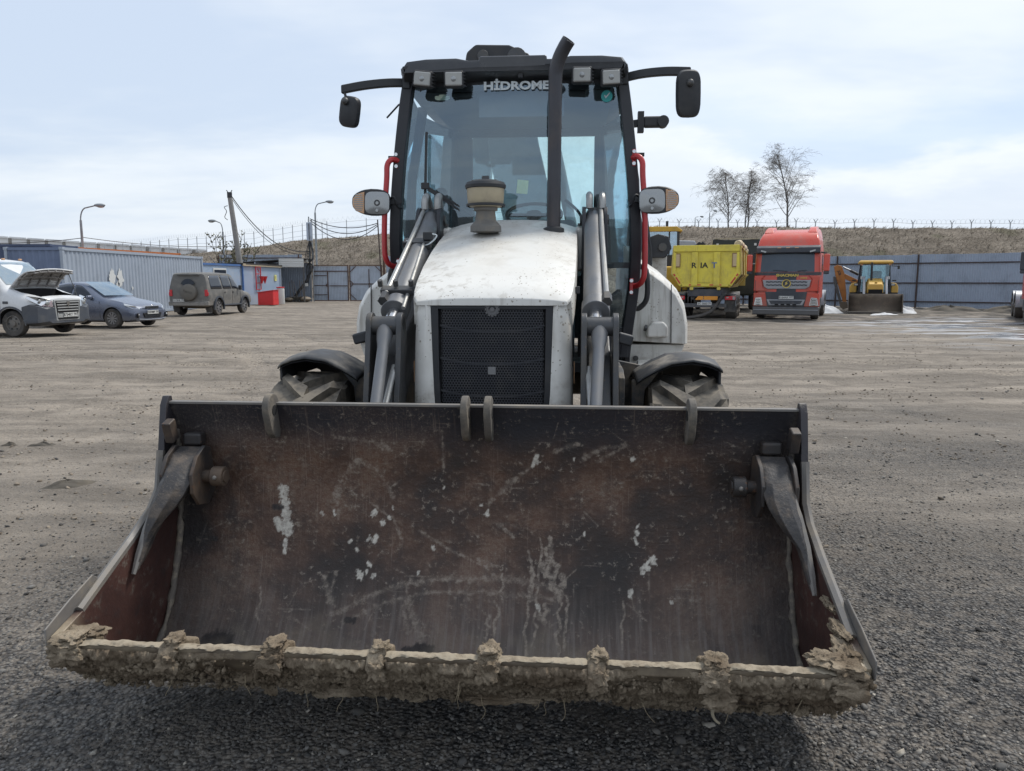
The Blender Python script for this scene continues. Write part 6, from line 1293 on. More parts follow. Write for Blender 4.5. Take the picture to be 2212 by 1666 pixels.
MB().add([(-.56, 3.92, 1.07), (.56, 3.92, 1.07), (.5, 3.22, 1.41), (-.5, 3.22, 1.41)], [(0, 1, 2, 3)]).build('rear_window', glass_dark, KS, 0)
for v_ in KS.children[-1].data.vertices: v_.co.z += .04

# ---- muddy off-road car seen from behind
UZ = empty('offroad_car', (-13.86, 38.15, 0), R(176), 'dusty grey-brown off-road car with spare wheel cover parked by the container', 'car')
upaint = paint('dusty_grey_paint', (.13, .127, .12), .55, .1, dirt=(.27, .25, .225), amt=.6, scale=2.5, low=.85, lowz=1.2, bump=.05)
us = [(0.0, .45, .70, .92, .70, .78, .66), (.12, .40, .75, 1.0, .84, .90, .76), (.9, .38, .95, 1.08, .88, .93, .80), (1.15, .38, 1.08, 1.16, .88, .93, .80), (1.35, .38, 1.12, 1.30, .88, .93, .78), (1.85, .38, 1.14, 1.80, .88, .93, .70), (2.1, .38, 1.14, 1.87, .88, .93, .70), (3.0, .38, 1.14, 1.895, .88, .93, .71), (4.45, .40, 1.14, 1.87, .88, .93, .71), (4.56, .42, 1.12, 1.82, .87, .92, .70), (4.62, .48, 1.05, 1.18, .84, .89, .84)]
car_shell(UZ, us, upaint, (.95, 3.71), .37)
for s in (-1, 1):
    road_wheel(UZ, s * .80, .95, .37, .23, s, alloy, 7); road_wheel(UZ, s * .80, 3.71, .37, .23, s, alloy, 7)
    side_pane(UZ, us, [(1.45, 1.18), (1.90, 1.68), (2.25, 1.76), (2.25, 1.18)], glass_dark, s); side_pane(UZ, us, [(2.34, 1.18), (2.34, 1.77), (3.2, 1.78), (3.2, 1.18)], glass_dark, s); side_pane(UZ, us, [(3.32, 1.18), (3.32, 1.77), (4.35, 1.75), (4.40, 1.18)], glass_dark, s)
    MB().box((s * 1.02, 1.62, 1.22), (.14, .12, .22)).build('door_mirror', black, UZ, bevel=.03)
    for a in (.95, 3.71): MB().lathe([(.42, -.05), (.50, -.05), (.50, .03), (.44, .04)], (s * .93, a, .37), 'x', 18, -.25, PI + .25).build('arch_flare', dkpl, UZ)
    MB().box((s * .95, 2.33, .45), (.10, 1.9, .06)).build('sill_step', dkpl, UZ, bevel=.01)
    MB().box((s * .80, 4.625, 1.0), (.13, .06, .28)).build('tail_lamp', redlens, UZ, bevel=.015); MB().box((s * .87, 4.60, .96), (.05, .09, .14)).build('tail_lamp_side', redlens, UZ, bevel=.01)
    MB().box((s * .74, 4.30, .30), (.26, .03, .32)).build('mud_flap', rubber_far, UZ)
    for y in (2.2, 3.05): MB().box((s * .94, y, 1.02), (.02, .16, .035)).build('door_handle', black, UZ, bevel=.006)
    for y in (1.42, 2.29, 3.26): MB().box((s * .934, y, .80), (.006, .012, .66)).build('door_gap', black, UZ)
    MB().box((s * .80, 4.60, .54), (.22, .20, .18)).build('bumper_corner', upaint, UZ, bevel=.03)
MB().add([(-.66, 4.61, 1.18), (.66, 4.61, 1.18), (.60, 4.555, 1.76), (-.60, 4.555, 1.76)], [(0, 1, 2, 3)]).build('rear_window', paint('dusty_rear_glass', (.03, .03, .032), .35, dirt=(.12, .11, .10), amt=.5, scale=5), UZ, 0)
for v_ in UZ.children[-1].data.vertices: v_.co.y += .045
MB().lathe([(0, .055), (.30, .0), (.34, .0), (.34, -.02), (.0, -.02)], (0, 0, 0), 'y', 8, R(20), R(160)).build('wiped_sector', glass_dark, UZ).location = (0, 4.66, 1.28)
MB().box((0, 4.60, .52), (1.5, .24, .16)).build('rear_bumper', upaint, UZ, bevel=.03)
MB().lathe([(0, .20), (.30, .20), (.345, .17), (.365, .10), (.365, 0), (0, 0)], (0, 0, 0), 'y', 36).build('spare_wheel_cover', paint('spare_cover_grey', (.13, .12, .105), .6, dirt=(.19, .17, .14), amt=.5), UZ).location = (-.05, 4.62, 1.03)
sct = text('Patriot', .15, paint('embossed_grey', (.075, .07, .065), .7), UZ, (-.05, 4.828, 1.05), (PI / 2, R(15), PI), 'cover_lettering')
p_ = plate_on(UZ, 'O119HE 797', (.44, 4.70, .68), (PI / 2, 0, PI)); MB().cyl((.2, 4.6, .36), (.2, 4.75, .36), .035, 10).build('tow_ball', steel_dark, UZ); MB().box((0, 3.9, .36), (1.2, .12, .12)).build('rear_axle', steel_mud, UZ); MB().box((0, 2.3, .42), (.9, 3.0, .10)).build('underbody', steel_cav, UZ)
MB().prism([(-.50, 1.775), (.50, 1.775), (.50, 1.80), (-.50, 1.80)], 'y', 4.56, 4.66).build('rear_spoiler', upaint, UZ)

# ---- red tractor truck
tred = paint('truck_red', (.56, .065, .038), .32, dirt=(.26, .15, .12), amt=.4, scale=2, low=.55, lowz=1.5, coat=.3, bump=0)
tred_top = tred
tdark = paint('truck_dark_grey', (.035, .04, .052), .45, dirt=(.15, .14, .13), amt=.4, scale=2, low=.5, lowz=1.1, bump=0)
gold = plain('gold_badge', (.55, .42, .12), .3, .7)
silver = paint('truck_silver', (.30, .31, .33), .35, .5, dirt=(.16, .15, .14), amt=.3, bump=0)
def truck(loc, rz, label, number, mirror_m=None):
    T = empty('tractor_truck', loc, rz, label, 'truck')
    def ring(y, w_, z0, z1, c=.10): return None
    plan = [(-1.245, 2.15), (-1.245, .22), (-1.19, .09), (-1.02, .02), (-.5, -.03), (0, -.045), (.5, -.03), (1.02, .02), (1.19, .09), (1.245, .22), (1.245, 2.15)]
    def level(z, k=1.0, dy=0.0, kx=1.0): return [(x * kx, y * 1.0 + dy, z) for x, y in plan]
    MB().loft([level(.85), level(1.85), level(2.55, dy=.10, kx=.985), level(2.90, dy=.17, kx=.965)]).build('cab', tred, T, 40, bevel=.02)
    MB().loft([level(1.05, dy=-.012), level(1.30, dy=-.014), level(1.84, dy=-.012)][:0] or [[(x * .62, y - .012, z) for x, y in plan[2:9]] + [(x * .62, .2, z) for x, y in plan[8:1:-1]] for z in (.95, 1.45, 1.84)]).build('front_panel', tdark, T, 40)
    MB().loft([[(x * kx, y - .016 + dy, z) for x, y in plan[1:10]] + [(x * kx, .5, z) for x, y in plan[9:0:-1]] for z, dy, kx in ((1.74, 0, 1.001), (1.86, .002, 1.001))]).build('cowl_band', tdark, T, 40)
    # roof fairing
    fr = [[(-1.16, .20, 2.86), (1.16, .20, 2.86), (1.20, 2.15, 2.86), (-1.20, 2.15, 2.86)], [(-1.12, .34, 3.10), (1.12, .34, 3.10), (1.17, 2.15, 3.10), (-1.17, 2.15, 3.10)], [(-1.04, .52, 3.30), (1.04, .52, 3.30), (1.12, 2.15, 3.42), (-1.12, 2.15, 3.42)], [(-.98, .95, 3.46), (.98, .95, 3.46), (1.05, 2.15, 3.62), (-1.05, 2.15, 3.62)]]
    MB().loft(fr).build('roof_fairing', tred_top, T, 30, bevel=.05, seg=3)
    for s in (-1, 1): MB().loft([[(s * .62, .85, 3.43), (s * 1.0, .80, 3.42), (s * 1.0, 2.12, 3.60), (s * .62, 2.12, 3.60)], [(s * .70, 1.15, 3.60), (s * .94, 1.10, 3.60), (s * .96, 2.1, 3.72), (s * .66, 2.1, 3.72)]]).build('roof_fin', tred_top, T, 30, bevel=.03)
    MB().prism([(-.02, 2.58), (-.09, 2.62), (-.09, 2.80), (.03, 2.88), (.22, 2.90), (.2, 2.58)], 'x', -1.17, 1.17).build('sun_visor', tdark, T, bevel=.02)
    for x in (-.32, 0, .32): MB().box((x, -.095, 2.80), (.14, .02, .03)).build('visor_lamp', amber, T, bevel=.006)
    for s in (-1, 1): MB().bar((s * 1.12, -.06, 2.73), (s * .80, -.10, 2.64), .03, .06).build('visor_lens', lens, T)
    ws_ = [[(x * .965 * kx, y - .010 + dy, z) for x, y in plan[2:9]] for z, dy, kx in ((1.87, .005, 1.0), (2.2, .052, .99), (2.60, .112, .98))]
    MB().loft(ws_, False, False).build('windscreen', paint('truck_windscreen', (.045, .062, .085), .1, dirt=(.10, .12, .14), amt=.3, scale=1.2, bump=0), T, 60)
    for s in (-1, 1): MB().bar((s * .18 + .2, -.075, 1.90), (s * .62 + .1, -.05, 1.94), .02, .02).build('wiper', black, T)
    sw_ = MB().lathe([(.20 + .012 * math.cos(a), .012 * math.sin(a)) for a in np.linspace(0, 2 * PI, 7)], (0, 0, 0), 'z', 20).build('steering_wheel', black, T); sw_.location = (.62, .12, 2.02); sw_.rotation_euler = (R(50), 0, 0)
    text('SHACMAN', .135, gold, T, (0.02, -.072, 1.735), (PI / 2, 0, 0), 'maker_lettering', .004, .006, 1.28); text('X3000', .085, gold, T, (.62, -.066, 1.635), (PI / 2, 0, 0), 'model_lettering', .003, .002, 1.1)
    # grille band and badge
    MB().prism([(-.90, 1.56), (.90, 1.56), (.84, 1.30), (.70, 1.21), (-.70, 1.21), (-.84, 1.30)], 'y', -.075, -.02).build('grille_frame', silver, T, bevel=.02)
    for z in (1.485, 1.36):
        MB().box((0, -.079, z), (1.52, .012, .062)).build('grille_slot', tdark, T, bevel=.01)
        for k in range(20): MB().box((-.72 + .076 * k, -.086, z + (.012 if k % 2 else -.012)), (.05, .006, .018)).build('grille_stud', silver, T)
    e = MB().lathe([(0, 0), (.135, 0), (.135, -.01), (.165, -.012), (.17, 0), (.17, .02), (0, .02)], (0, 0, 0), 'y', 30).build('badge', gold, T); e.location = (0, -.098, 1.42); MB().lathe([(0, -.012), (.132, -.012), (.132, -.004)], (0, 0, 0), 'y', 30).build('badge_field', tdark, e)
    MB().add([(.05, -.016, .10), (-.06, -.016, .02), (-.02, -.016, .0), (-.07, -.016, -.085), (.06, -.016, .0), (.015, -.016, .02)], [(0, 1, 2, 3, 4, 5)]).build('badge_bolt', gold, e, 0)
    # lower face
    MB().prism([(-1.22, 1.06), (1.22, 1.06), (1.24, .52), (-1.24, .52)], 'y', -.03, .45).build('lower_panel', tred, T, bevel=.04)
    MB().prism([(-.78, 1.10), (.78, 1.10), (.68, .52), (-.68, .52)], 'y', -.055, .0).build('centre_panel', tdark, T, bevel=.02)
    MB().prism([(-.72, .80), (.72, .80), (.62, .58), (-.62, .58)], 'y', -.075, -.05).build('lower_grille_frame', silver, T, bevel=.02); MB().prism([(-.62, .76), (.62, .76), (.54, .62), (-.54, .62)], 'y', -.085, -.07).build('lower_grille', tdark, T, bevel=.008)
    for k in range(4): MB().box((-.33 + .22 * k, -.09, .60), (.14, .012, .05)).build('step_slot', steel_cav, T)
    plate_on(T, number, (.02, -.095, .88), w_=.55)
    for s in (-1, 1):
        MB().prism([(s * .92, .88), (s * 1.14, .86), (s * 1.20, .56), (s * .86, .56)], 'y', -.05, -.02).build('headlight', lensbright, T, bevel=.012)
        for z in (.79, .70, .61): MB().ball((s * 1.03, -.055, z), (.09, .012, .032), 12, 6).build('headlight_cell', lens, T)
        MB().prism([(s * .80, 1.74), (s * 1.22, 1.72), (s * 1.22, 1.12), (s * .72, 1.12), (s * .88, 1.26), (s * .94, 1.58)], 'y', -.05, .30).build('corner_panel', tred, T, bevel=.03)
        MB().box((s * 1.16, -.01, 1.3), (.012, .10, .5)).build('corner_gap', tdark, T)
        MB().bar((s * 1.2, .22, 2.62), (s * 1.40, .05, 2.58), .05, .05).build('mirror_arm', tdark, T); mh = MB().box((s * 1.42, .02, 2.22), (.22, .16, .66)).build('mirror_housing', mirror_m or tred, T, bevel=.05)
        MB().box((s * 1.42, .11, 2.22), (.18, .01, .56)).build('mirror_glass', chrome, T); MB().box((s * 1.42, .03, 1.84), (.20, .15, .12)).build('mirror_foot', tdark, T, bevel=.03)
        MB().span((s * 1.06, .75, .42), (s * 1.235, 1.6, .84)).build('step_box', tdark, T, bevel=.03)
        MB().add([(s * 1.25, .45, 1.9), (s * 1.25, 1.35, 1.86), (s * 1.235, 1.35, 2.5), (s * 1.235, .62, 2.52)], [(0, 1, 2, 3)]).build('door_window', glass_dark, T, 0, solid=.01)
        for y in (1.35, 5.2, 6.55):
            w2 = road_wheel(T, s * (1.03 if y < 2 else .96), y, .52, .30 if y < 2 else .55, s, steelrim, 6, 'steel')
            MB().lathe([(.56, -.16 if y < 2 else -.30), (.60, -.16 if y < 2 else -.30), (.60, .16 if y < 2 else .30), (.56, .16 if y < 2 else .30)], (s * (1.03 if y < 2 else .95), y, .52), 'x', 16, -.1, PI + .1).build('mudguard', silver if y > 2 else tdark, T)
        MB().span((s * .38, .5, .70), (s * .48, 7.1, .95)).build('chassis_rail', steel_dark, T)
        MB().span((s * .55, 2.4, .50), (s * 1.15, 4.2, 1.0)).build('fuel_tank', silver, T, bevel=.10, seg=3)
    MB().prism([(-.09, .22), (-.09, .49), (-.03, .52), (.20, .52), (.2, .20), (-.05, .19)], 'x', -1.235, 1.235).build('bumper', tdark, T, bevel=.02); MB().box((0, -.095, .40), (2.40, .02, .03)).build('bumper_step', silver, T)
    MB().cyl((-1.0, 1.35, .52), (1.0, 1.35, .52), .09, 10).build('front_axle', steel_dark, T); MB().box((0, .9, .62), (.9, 1.0, .3)).build('engine_sump', steel_dark, T); return T
truck((10.75, 30.0, 0), R(-24), 'red tractor truck with gold badge facing the yard beside the yellow trailer', 'B164AK 977')
truck((19.35, 26.5, 0), R(-29.5), 'another red truck mostly cut off by the right edge', 'K205MO 750', tdark)

# ---- yellow tipper trailer seen from behind
yel = paint('tipper_yellow', (.72, .60, .07), .42, dirt=(.36, .28, .10), amt=.55, scale=1.8, low=.45, lowz=2.4, drip=.45, bump=.05)
yel_l = paint('tipper_side_yellow', (.58, .47, .14), .45, dirt=(.36, .30, .16), amt=.5, scale=1.6, bump=.05)
TP = empty('tipper_trailer', (7.72, 30.6, 0), R(-19), 'yellow tipper trailer seen from the rear beside the red truck', 'trailer')
gate = [(-1.25, 2.92), (1.25, 2.92), (1.26, 2.66), (1.33, 1.80), (.98, 1.28), (-.98, 1.28), (-1.33, 1.80), (-1.26, 2.66)]
MB().prism(gate, 'y', 0, .08).build('tailgate', yel, TP, bevel=.012)
MB().prism([(-1.27, 2.93), (1.27, 2.93), (1.27, 2.68), (-1.27, 2.68)], 'y', -.07, -.002).build('gate_header', yel, TP, bevel=.015)
for x in (-.43, .43): MB().box((x, -.04, 2.0), (.24, .10, 1.32)).build('gate_stiffener', yel, TP, bevel=.01)
MB().box((0, -.04, 1.36), (1.80, .07, .12)).build('gate_sill', yel, TP, bevel=.012)
for s in (-1, 1):
    MB().bar((s * 1.24, -.03, 1.86), (s * .94, -.03, 1.36), .18, .07, (0, 1, 0)).build('gate_corner', yel, TP, bevel=.01); MB().box((s * 1.22, -.03, 2.22), (.10, .06, .84)).build('gate_edge', yel, TP, bevel=.01)
    a, b = Vector((s * 1.245, -.075, 1.80)), Vector((s * .985, -.075, 1.42)); MB().bar(a, a.lerp(b, .22), .055, .012, (0, 1, 0)).build('reflective_strip', redlens, TP); MB().bar(a.lerp(b, .35), b, .055, .012, (0, 1, 0)).build('reflective_strip', redlens, TP)
    MB().box((s * .40, -.082, 1.365), (.46, .008, .045)).build('reflective_strip', redlens, TP)
    MB().box((s * 1.10, -.035, 2.34), (.20, .02, .55)).build('marker_board', paint('marker_rim%d' % s, (.28, .16, .07), .6), TP); MB().box((s * 1.10, -.048, 2.34), (.14, .012, .47)).build('marker_face', plain('marker_cream%d' % s, (.55, .42, .24), .6), TP)
for tx, x, c in (('R', -.46, ink), ('IA', -.07, ink), ('T', .33, bluetrim)): text(tx, .30, c, TP, (x, -.096 if tx != 'IA' else -.012, 2.13), (PI / 2, 0, 0), 'letter', .003, .006, 1.1)
text('GRUNWALD', .075, paint('old_gold', (.36, .27, .05), .6), TP, (-.05, -.08, 1.455), (PI / 2, 0, 0), 'maker_lettering', .002, .001, 1.1)
for s in (-1, 1):
    sidep = [(s * 1.25, 2.90), (s * 1.27, 2.3), (s * 1.30, 1.80), (s * 1.02, 1.45), (s * .90, 1.26)]
    MB().loft([[(x, .10, z) for x, z in sidep], [(x, 7.6, z) for x, z in sidep]], False, False).build('side_wall', yel_l, TP, 0, solid=.04)
    for y in (.1, 2.6, 5.0, 7.5): MB().prism([(s * 1.24, 2.9), (s * 1.33, 2.85), (s * 1.38, 1.80), (s * 1.05, 1.40), (s * .98, 1.45), (s * 1.30, 1.82)], 'y', y, y + .14).build('side_post', yel_l, TP)
    MB().box((s * 1.27, 3.9, 2.88), (.12, 7.5, .10)).build('top_rail', yel_l, TP, bevel=.02)
tarp = paint('tarpaulin', (.50, .42, .30), .85, dirt=(.28, .22, .15), amt=.6, scale=5, bump=.6)
MB().tube([(1.20 + .05 * math.sin(k * 1.7), .05 + k * .25, 2.97 + .04 * math.sin(k * 2.3)) for k in range(30)], [.12 + .035 * math.sin(k * 2.9) for k in range(30)], 10).build('tarp_roll', tarp, TP, 60)
MB().span((-1.25, 7.55, 1.3), (1.25, 7.65, 3.0)).build('headboard', yel_l, TP); MB().span((-.9, .12, 1.27), (.9, 7.5, 1.33)).build('floor', yel_l, TP)
for s in (-1, 1):
    MB().span((s * .42, .15, .78), (s * .54, 8.0, 1.22)).build('chassis_rail', steel_dark, TP)
    MB().box((s * .98, .18, .98), (.42, .42, .06)).build('mudguard', tdark, TP, bevel=.02); MB().box((s * .98, -.02, .58), (.42, .03, .55)).build('mud_flap', rubber_far, TP)
    MB().box((s * .98, -.055, .85), (.40, .06, .15)).build('tail_lamp', redlens, TP, bevel=.01); MB().box((s * 1.12, -.088, .85), (.08, .012, .12)).build('tail_lamp_white', lens, TP); MB().box((s * .88, -.088, .87), (.08, .012, .05)).build('tail_lamp_white', lens, TP)
    for y in (.75, 2.05, 3.35): road_wheel(TP, s * 1.0, y, .50, .40, s, steelrim, 6, 'steel'); MB().lathe([(.545, -.2), (.57, -.2), (.57, .2), (.545, .2)], (s * 1.0, y, .5), 'x', 14, .05, PI - .05).build('mudguard_arch', silver, TP)
MB().box((0, .05, 1.05), (1.3, .12, .30)).build('rear_beam', tdark, TP, bevel=.02); MB().box((0, .0, .55), (1.7, .10, .16)).build('underrun_bar', tdark, TP, bevel=.015)
MB().prism([(-.36, .80), (-.26, .92), (-.06, .92), (-.06, .77), (-.36, .77)], 'y', -.03, -.015).build('orange_plate', orange_m, TP); MB().box((.23, -.022, .845), (.54, .015, .15)).build('orange_plate', orange_m, TP)
plate_on(TP, 'EC 3663 77', (.0, -.065, .62), w_=.56)
ho = smooth_path([(.86, -.12, 1.03), (.70, -.2, .92), (.50, -.32, .60), (.22, -.45, .28), (-.35, -.55, .10), (-1.0, -.6, .06), (-1.9, -.5, .06)], 6); MB().tube(ho, .065, 10).build('suction_hose', rubber_far, TP, 60)
for s in (-.75, .75): MB().box((s * .7, -.04, 1.22), (.14, .10, .12)).build('gate_hinge', yel, TP, bevel=.015)
MB().cyl((-1.0, 2.05, .5), (1.0, 2.05, .5), .08, 10).build('axle', steel_dark, TP)

# ---- dark dump truck behind the trailer
DD = empty('dump_truck', (11.75, 40.4, 0), R(-16), 'black dump body with white lamps showing above the yellow trailer', 'truck')
dg = paint('dumper_dark', (.02, .028, .026), .5, dirt=(.08, .085, .08), amt=.3, scale=2)
MB().prism([(-1.25, 3.62), (-1.10, 3.72), (-.55, 3.66), (.55, 3.66), (1.10, 3.72), (1.25, 3.62), (1.30, 3.0), (1.30, 1.5), (-1.30, 1.5), (-1.30, 3.0)], 'y', 0, .12).build('body_front', dg, DD, bevel=.02)
for s in (-1, 1):
    MB().span((s * 1.18, .12, 1.5), (s * 1.28, 4.6, 3.0)).build('body_side', dg, DD, bevel=.02); MB().box((s * .95, -.02, 3.42), (.12, .03, .12)).build('marker_lamp', plate_w, DD)
    MB().bar((s * 1.27, -.01, 3.0), (s * 1.22, -.01, 3.64), .05, .05).build('rim_trim', cream, DD); MB().span((s * .4, -.3, .7), (s * .5, 4.6, 1.1)).build('chassis_rail', steel_dark, DD)
    for y in (.9, 2.3, 3.7): road_wheel(DD, s * 1.0, y, .52, .4, s, steelrim, 6, 'steel')
MB().bar((-1.10, -.01, 3.73), (1.10, -.01, 3.70), .05, .05).build('rim_trim', cream, DD); MB().span((-1.18, .12, 1.5), (1.18, 4.6, 1.56)).build('body_floor', dg, DD); MB().span((-1.2, -2.2, .8), (1.2, -.3, 2.4)).build('cab', dg, DD, bevel=.1)

# ---- yellow wheel loader, only its cab and rear showing beside the white machine
yl2 = paint('loader_yellow', (.55, .33, .03), .45, dirt=(.25, .18, .08), amt=.45, scale=2, low=.4, lowz=1.2, bump=.05)
WL = empty('wheel_loader', (7.15, 37.0, 0), R(-10), 'yellow wheel loader with black cab left of the yellow trailer', 'loader')
MB().prism([(-.95, 3.95), (-.80, 4.10), (.72, 4.10), (.98, 3.92), (.98, 3.86), (-.95, 3.86)], 'y', -.1, 1.8).build('roof', yl2, WL, bevel=.03)
for x in (-.85, .82):
    for y in (0, 1.6): MB().bar((x, y, 2.2), (x * .97, y, 3.87), .12, .12).build('cab_post', black, WL)
MB().span((-.85, .0, 2.2), (.82, 1.6, 2.75)).build('cab_base', black, WL, bevel=.04)
for a, b in (((-.8, -.01, 2.75), (.78, .01, 3.86)), ((-.8, 1.59, 2.75), (.78, 1.61, 3.86))): MB().span(a, b).build('cab_window', glass_car, WL)
for x in (-.83, .80): MB().span((x - .01, .05, 2.75), (x + .01, 1.55, 3.86)).build('side_window', glass_car, WL)
MB().box((.38, -.04, 3.3), (.07, .05, 1.1)).build('window_bar', black, WL); MB().box((.1, .9, 2.9), (.5, .5, .7)).build('operator_seat', black, WL, bevel=.08)
MB().span((-1.0, -1.4, 1.0), (1.25, 2.2, 2.2)).build('body', yl2, WL, bevel=.12); MB().span((-.9, 2.0, 1.1), (.9, 4.2, 2.4)).build('engine_hood', yl2, WL, bevel=.12)
for s in (-1, 1):
    for y in (-.6, 2.7): road_wheel(WL, s * 1.05, y, .78, .55, s, yl2, 6, 'steel')
for x in (.95, 1.25): MB().tube([(x, -1.5, .9), (x, -1.5, 2.7), (x, -1.1, 2.8)], .03, 8).build('handrail', black, WL)
for z in (1.1, 1.5, 1.9): MB().bar((.95, -1.5, z), (1.25, -1.5, z), .04, .04).build('ladder_step', black, WL)
MB().cyl((.3, 2.6, 2.4), (.32, 2.6, 4.55), .07, 10).build('exhaust', black, WL)
gm = empty('grey_tank', (9.3, 42.5, 0), R(-10), 'pale grey machine hood behind the yellow loader and trailer', 'machine')
greyp = paint('pale_grey_paint', (.36, .38, .41), .5, dirt=(.2, .2, .2), amt=.3)
MB().prism([(-1.6, 1.0), (-1.6, 3.55), (-.2, 3.75), (.75, 3.72), (1.1, 3.0), (1.2, 1.0)], 'y', 0, 2.2).build('housing', greyp, gm, bevel=.06)
for s in (-1, 1): MB().span((s * .9, .2, 0), (s * 1.2, 2.0, 1.0)).build('track', rubber_far, gm, bevel=.1)
for k in range(7): MB().tube(smooth_path([(.7 + .07 * k, -.1, 2.9), (.85 + .06 * k, -.1, 3.5 + .06 * (k % 3)), (1.15 + .05 * k, -.1, 3.2)]), .05, 6).build('hose_loop', black, gm)

# ---- small yellow backhoe loader at the fence
yj = paint('jcb_yellow', (.60, .37, .075), .45, dirt=(.35, .26, .12), amt=.4, scale=2.5, bump=.05)
orj = paint('boom_orange', (.42, .16, .035), .5, dirt=(.16, .08, .04), amt=.5, scale=4, bump=.05)
bmud = paint('muddy_bucket', (.115, .095, .075), .8, dirt=(.21, .175, .13), amt=.8, scale=3, low=.3, lowz=.5)
J = empty('backhoe_loader', (16.95, 35.6, 0), R(-23), 'small yellow backhoe loader with orange boom parked at the fence', 'backhoe loader')
def jb(u, v):
    pr = [(.10, .06), (.35, .05), (.55, .12), (.62, .40), (.58, .92)]; k = v * 4; i = min(int(k), 3); t = k - i
    return ((u - .5) * 2.3, lerp(pr[i][0], pr[i + 1][0], t), lerp(pr[i][1], pr[i + 1][1], t))
MB().grid(jb, 1, 12).build('bucket', bmud, J, 50, solid=.03)
for s in (-1, 1): MB().prism([(.0, .05), (.55, .05), (.64, .4), (.60, .93), (.45, .92), (.05, .35)], 'x', s * 1.14, s * 1.17).build('bucket_side', bmud, J)
MB().box((0, .03, .07), (2.36, .14, .06)).build('bucket_edge', steel_dark, J, bevel=.01)
for s in (-1, 1):
    MB().prism([(.6, .45), (.75, .85), (1.9, 1.75), (2.1, 1.7), (1.95, 1.4), (1.0, .6)], 'x', s * .44, s * .54).build('lift_arm', silver, J, bevel=.01)
    road_wheel(J, s * .90, 1.55, .42, .30, s, yj, 6, 'steel'); road_wheel(J, s * .88, 3.45, .66, .42, s, yj, 6, 'steel')
    MB().prism([(s * .78, .95), (s * 1.10, .95), (s * 1.10, 1.25), (s * 1.0, 1.42), (s * .78, 1.45)], 'y', 2.85, 3.95).build('rear_fender', yj, J, bevel=.04)
    MB().box((s * .82, 2.35, 1.35), (.20, .12, .12)).build('headlight', black, J, bevel=.02); MB().box((s * .82, 2.285, 1.35), (.15, .02, .08)).build('lamp_glass', lens, J)
    for y, xw in ((2.15, .70), (3.1, .74), (3.75, .68)): MB().bar((s * xw, y, .95), (s * (xw - .10), y + (.10 if y < 3 else 0), 2.32), .09, .08).build('cab_post', cabblack, J)
    MB().prism([(2.2, 1.0), (3.72, 1.0), (3.72, 2.3), (2.3, 2.3)], 'x', s * .665, s * .672).build('side_glass', glass_cab, J); MB().box((s * .62, 2.12, 2.33), (.13, .08, .09)).build('work_lamp', amber, J, bevel=.02)
    MB().box((s * .60, 2.05, 1.68), (.10, .03, .14)).build('cab_sticker', plate_w, J); MB().box((s * .92, 3.2, 1.55), (.18, .12, .06)).build('fender_tray', black, J)
MB().prism([(-.62, 2.30), (.62, 2.30), (.58, 1.0), (-.58, 1.0)], 'y', 2.16, 2.17).build('windscreen', glass_cab, J); MB().box((0, 3.76, 1.7), (1.3, .02, 1.2)).build('rear_glass', glass_cab, J)
MB().loft([[(-.74, 1.98, 2.36), (.74, 1.98, 2.36), (.76, 3.9, 2.36), (-.76, 3.9, 2.36)], [(-.78, 1.94, 2.44), (.78, 1.94, 2.44), (.78, 3.95, 2.44), (-.78, 3.95, 2.44)], [(-.70, 2.02, 2.53), (.70, 2.02, 2.53), (.70, 3.85, 2.53), (-.70, 3.85, 2.53)]]).build('roof', yj, J, 30, bevel=.03)
MB().loft([[(-.34, .95, .95), (.34, .95, .95), (.34, .95, 1.25), (.28, .95, 1.38), (-.28, .95, 1.38), (-.34, .95, 1.25)], [(-.40, 2.2, .95), (.40, 2.2, .95), (.40, 2.2, 1.45), (.30, 2.2, 1.66), (-.30, 2.2, 1.66), (-.40, 2.2, 1.45)]]).build('hood', yj, J, 30, bevel=.03)
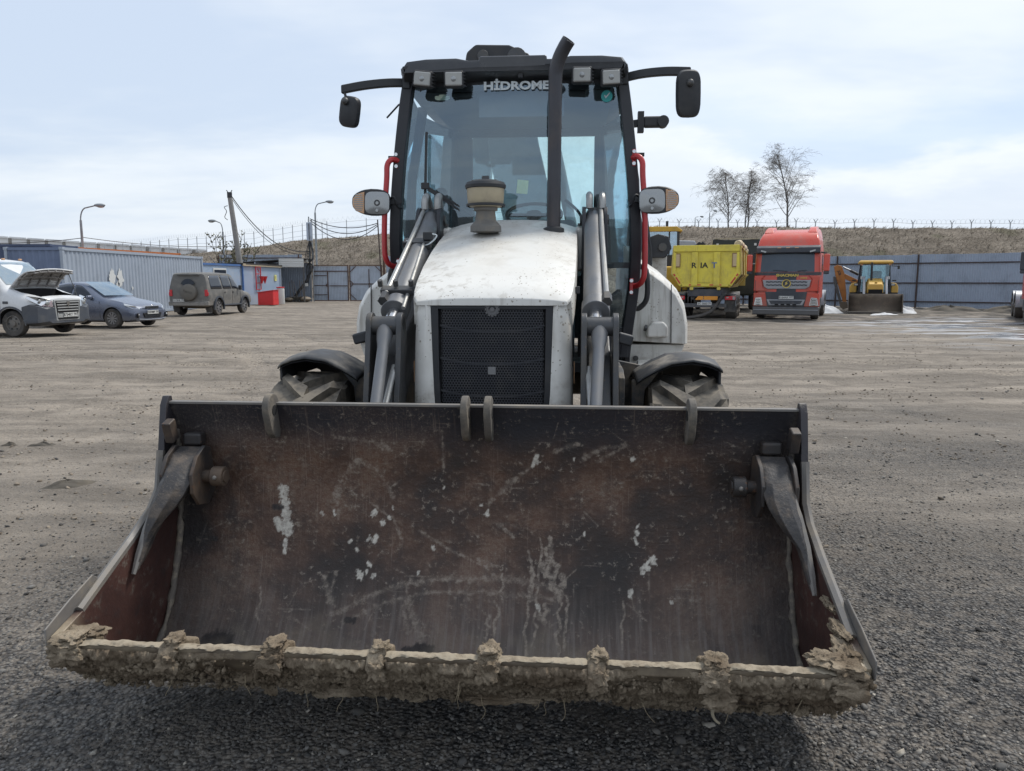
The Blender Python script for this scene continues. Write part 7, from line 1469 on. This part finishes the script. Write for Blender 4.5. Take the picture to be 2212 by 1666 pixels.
MB().box((0, .93, .98), (.62, .03, .30)).build('grille', steel_cav, J, bevel=.02); MB().box((.02, 1.3, 1.46), (.10, .5, .03)).build('hood_rib', yj, J)
MB().cyl((-.17, 1.75, 1.5), (-.18, 1.75, 2.42), .05, 10).build('exhaust', black, J); MB().box((.10, 3.2, 1.75), (.46, .16, .55)).build('seat_back', liner, J, bevel=.06); MB().span((-.6, 2.2, .6), (.6, 4.2, .98)).build('chassis', steel_dark, J, bevel=.03); MB().cyl((-.8, 1.55, .42), (.8, 1.55, .42), .08, 10).build('front_axle', steel_dark, J)
MB().bar((.70, 2.1, 2.25), (.98, 2.0, 2.22), .03, .03).build('mirror_arm', black, J); MB().box((1.0, 2.0, 2.18), (.10, .05, .18)).build('mirror', black, J, bevel=.02)
# boom swung out to the side
MB().prism([(-1.90, 2.28), (-1.72, 2.36), (-1.52, 2.30), (-1.36, 1.9), (-1.22, .85), (-1.20, .42), (-1.36, .42), (-1.52, .9), (-1.80, 1.8)], 'y', 4.3, 4.58).build('boom', orj, J, bevel=.02)
MB().bar((-1.40, 4.45, 1.80), (-.72, 4.4, 1.45), .22, .24).build('boom_link', orj, J, bevel=.02); MB().cyl((-1.46, 4.4, 2.25), (-.78, 4.4, 1.92), .05, 10).build('slew_cylinder', silver, J); MB().cyl((-1.1, 4.4, 2.07), (-.70, 4.4, 1.86), .075, 10).build('cylinder_barrel', black, J)
MB().prism([(-1.90, 1.75), (-1.80, 1.75), (-1.38, .28), (-1.50, .25), (-1.88, 1.5)], 'y', 4.25, 4.35).build('dipper_guard', steel_dark, J); MB().prism([(-1.45, .45), (-1.15, .45), (-1.10, .12), (-1.35, .05), (-1.50, .2)], 'y', 4.2, 4.65).build('digging_bucket', steel_mud, J, bevel=.02)
text('JCB', .16, black, J, (-1.62, 4.29, 1.95), (PI / 2, R(68), 0), 'boom_lettering', .003, .003)
for x in (-.7, .7): MB().span((x - .12, 4.3, .1), (x + .12, 4.5, 1.5)).build('stabiliser', steel_dark, J, bevel=.02)
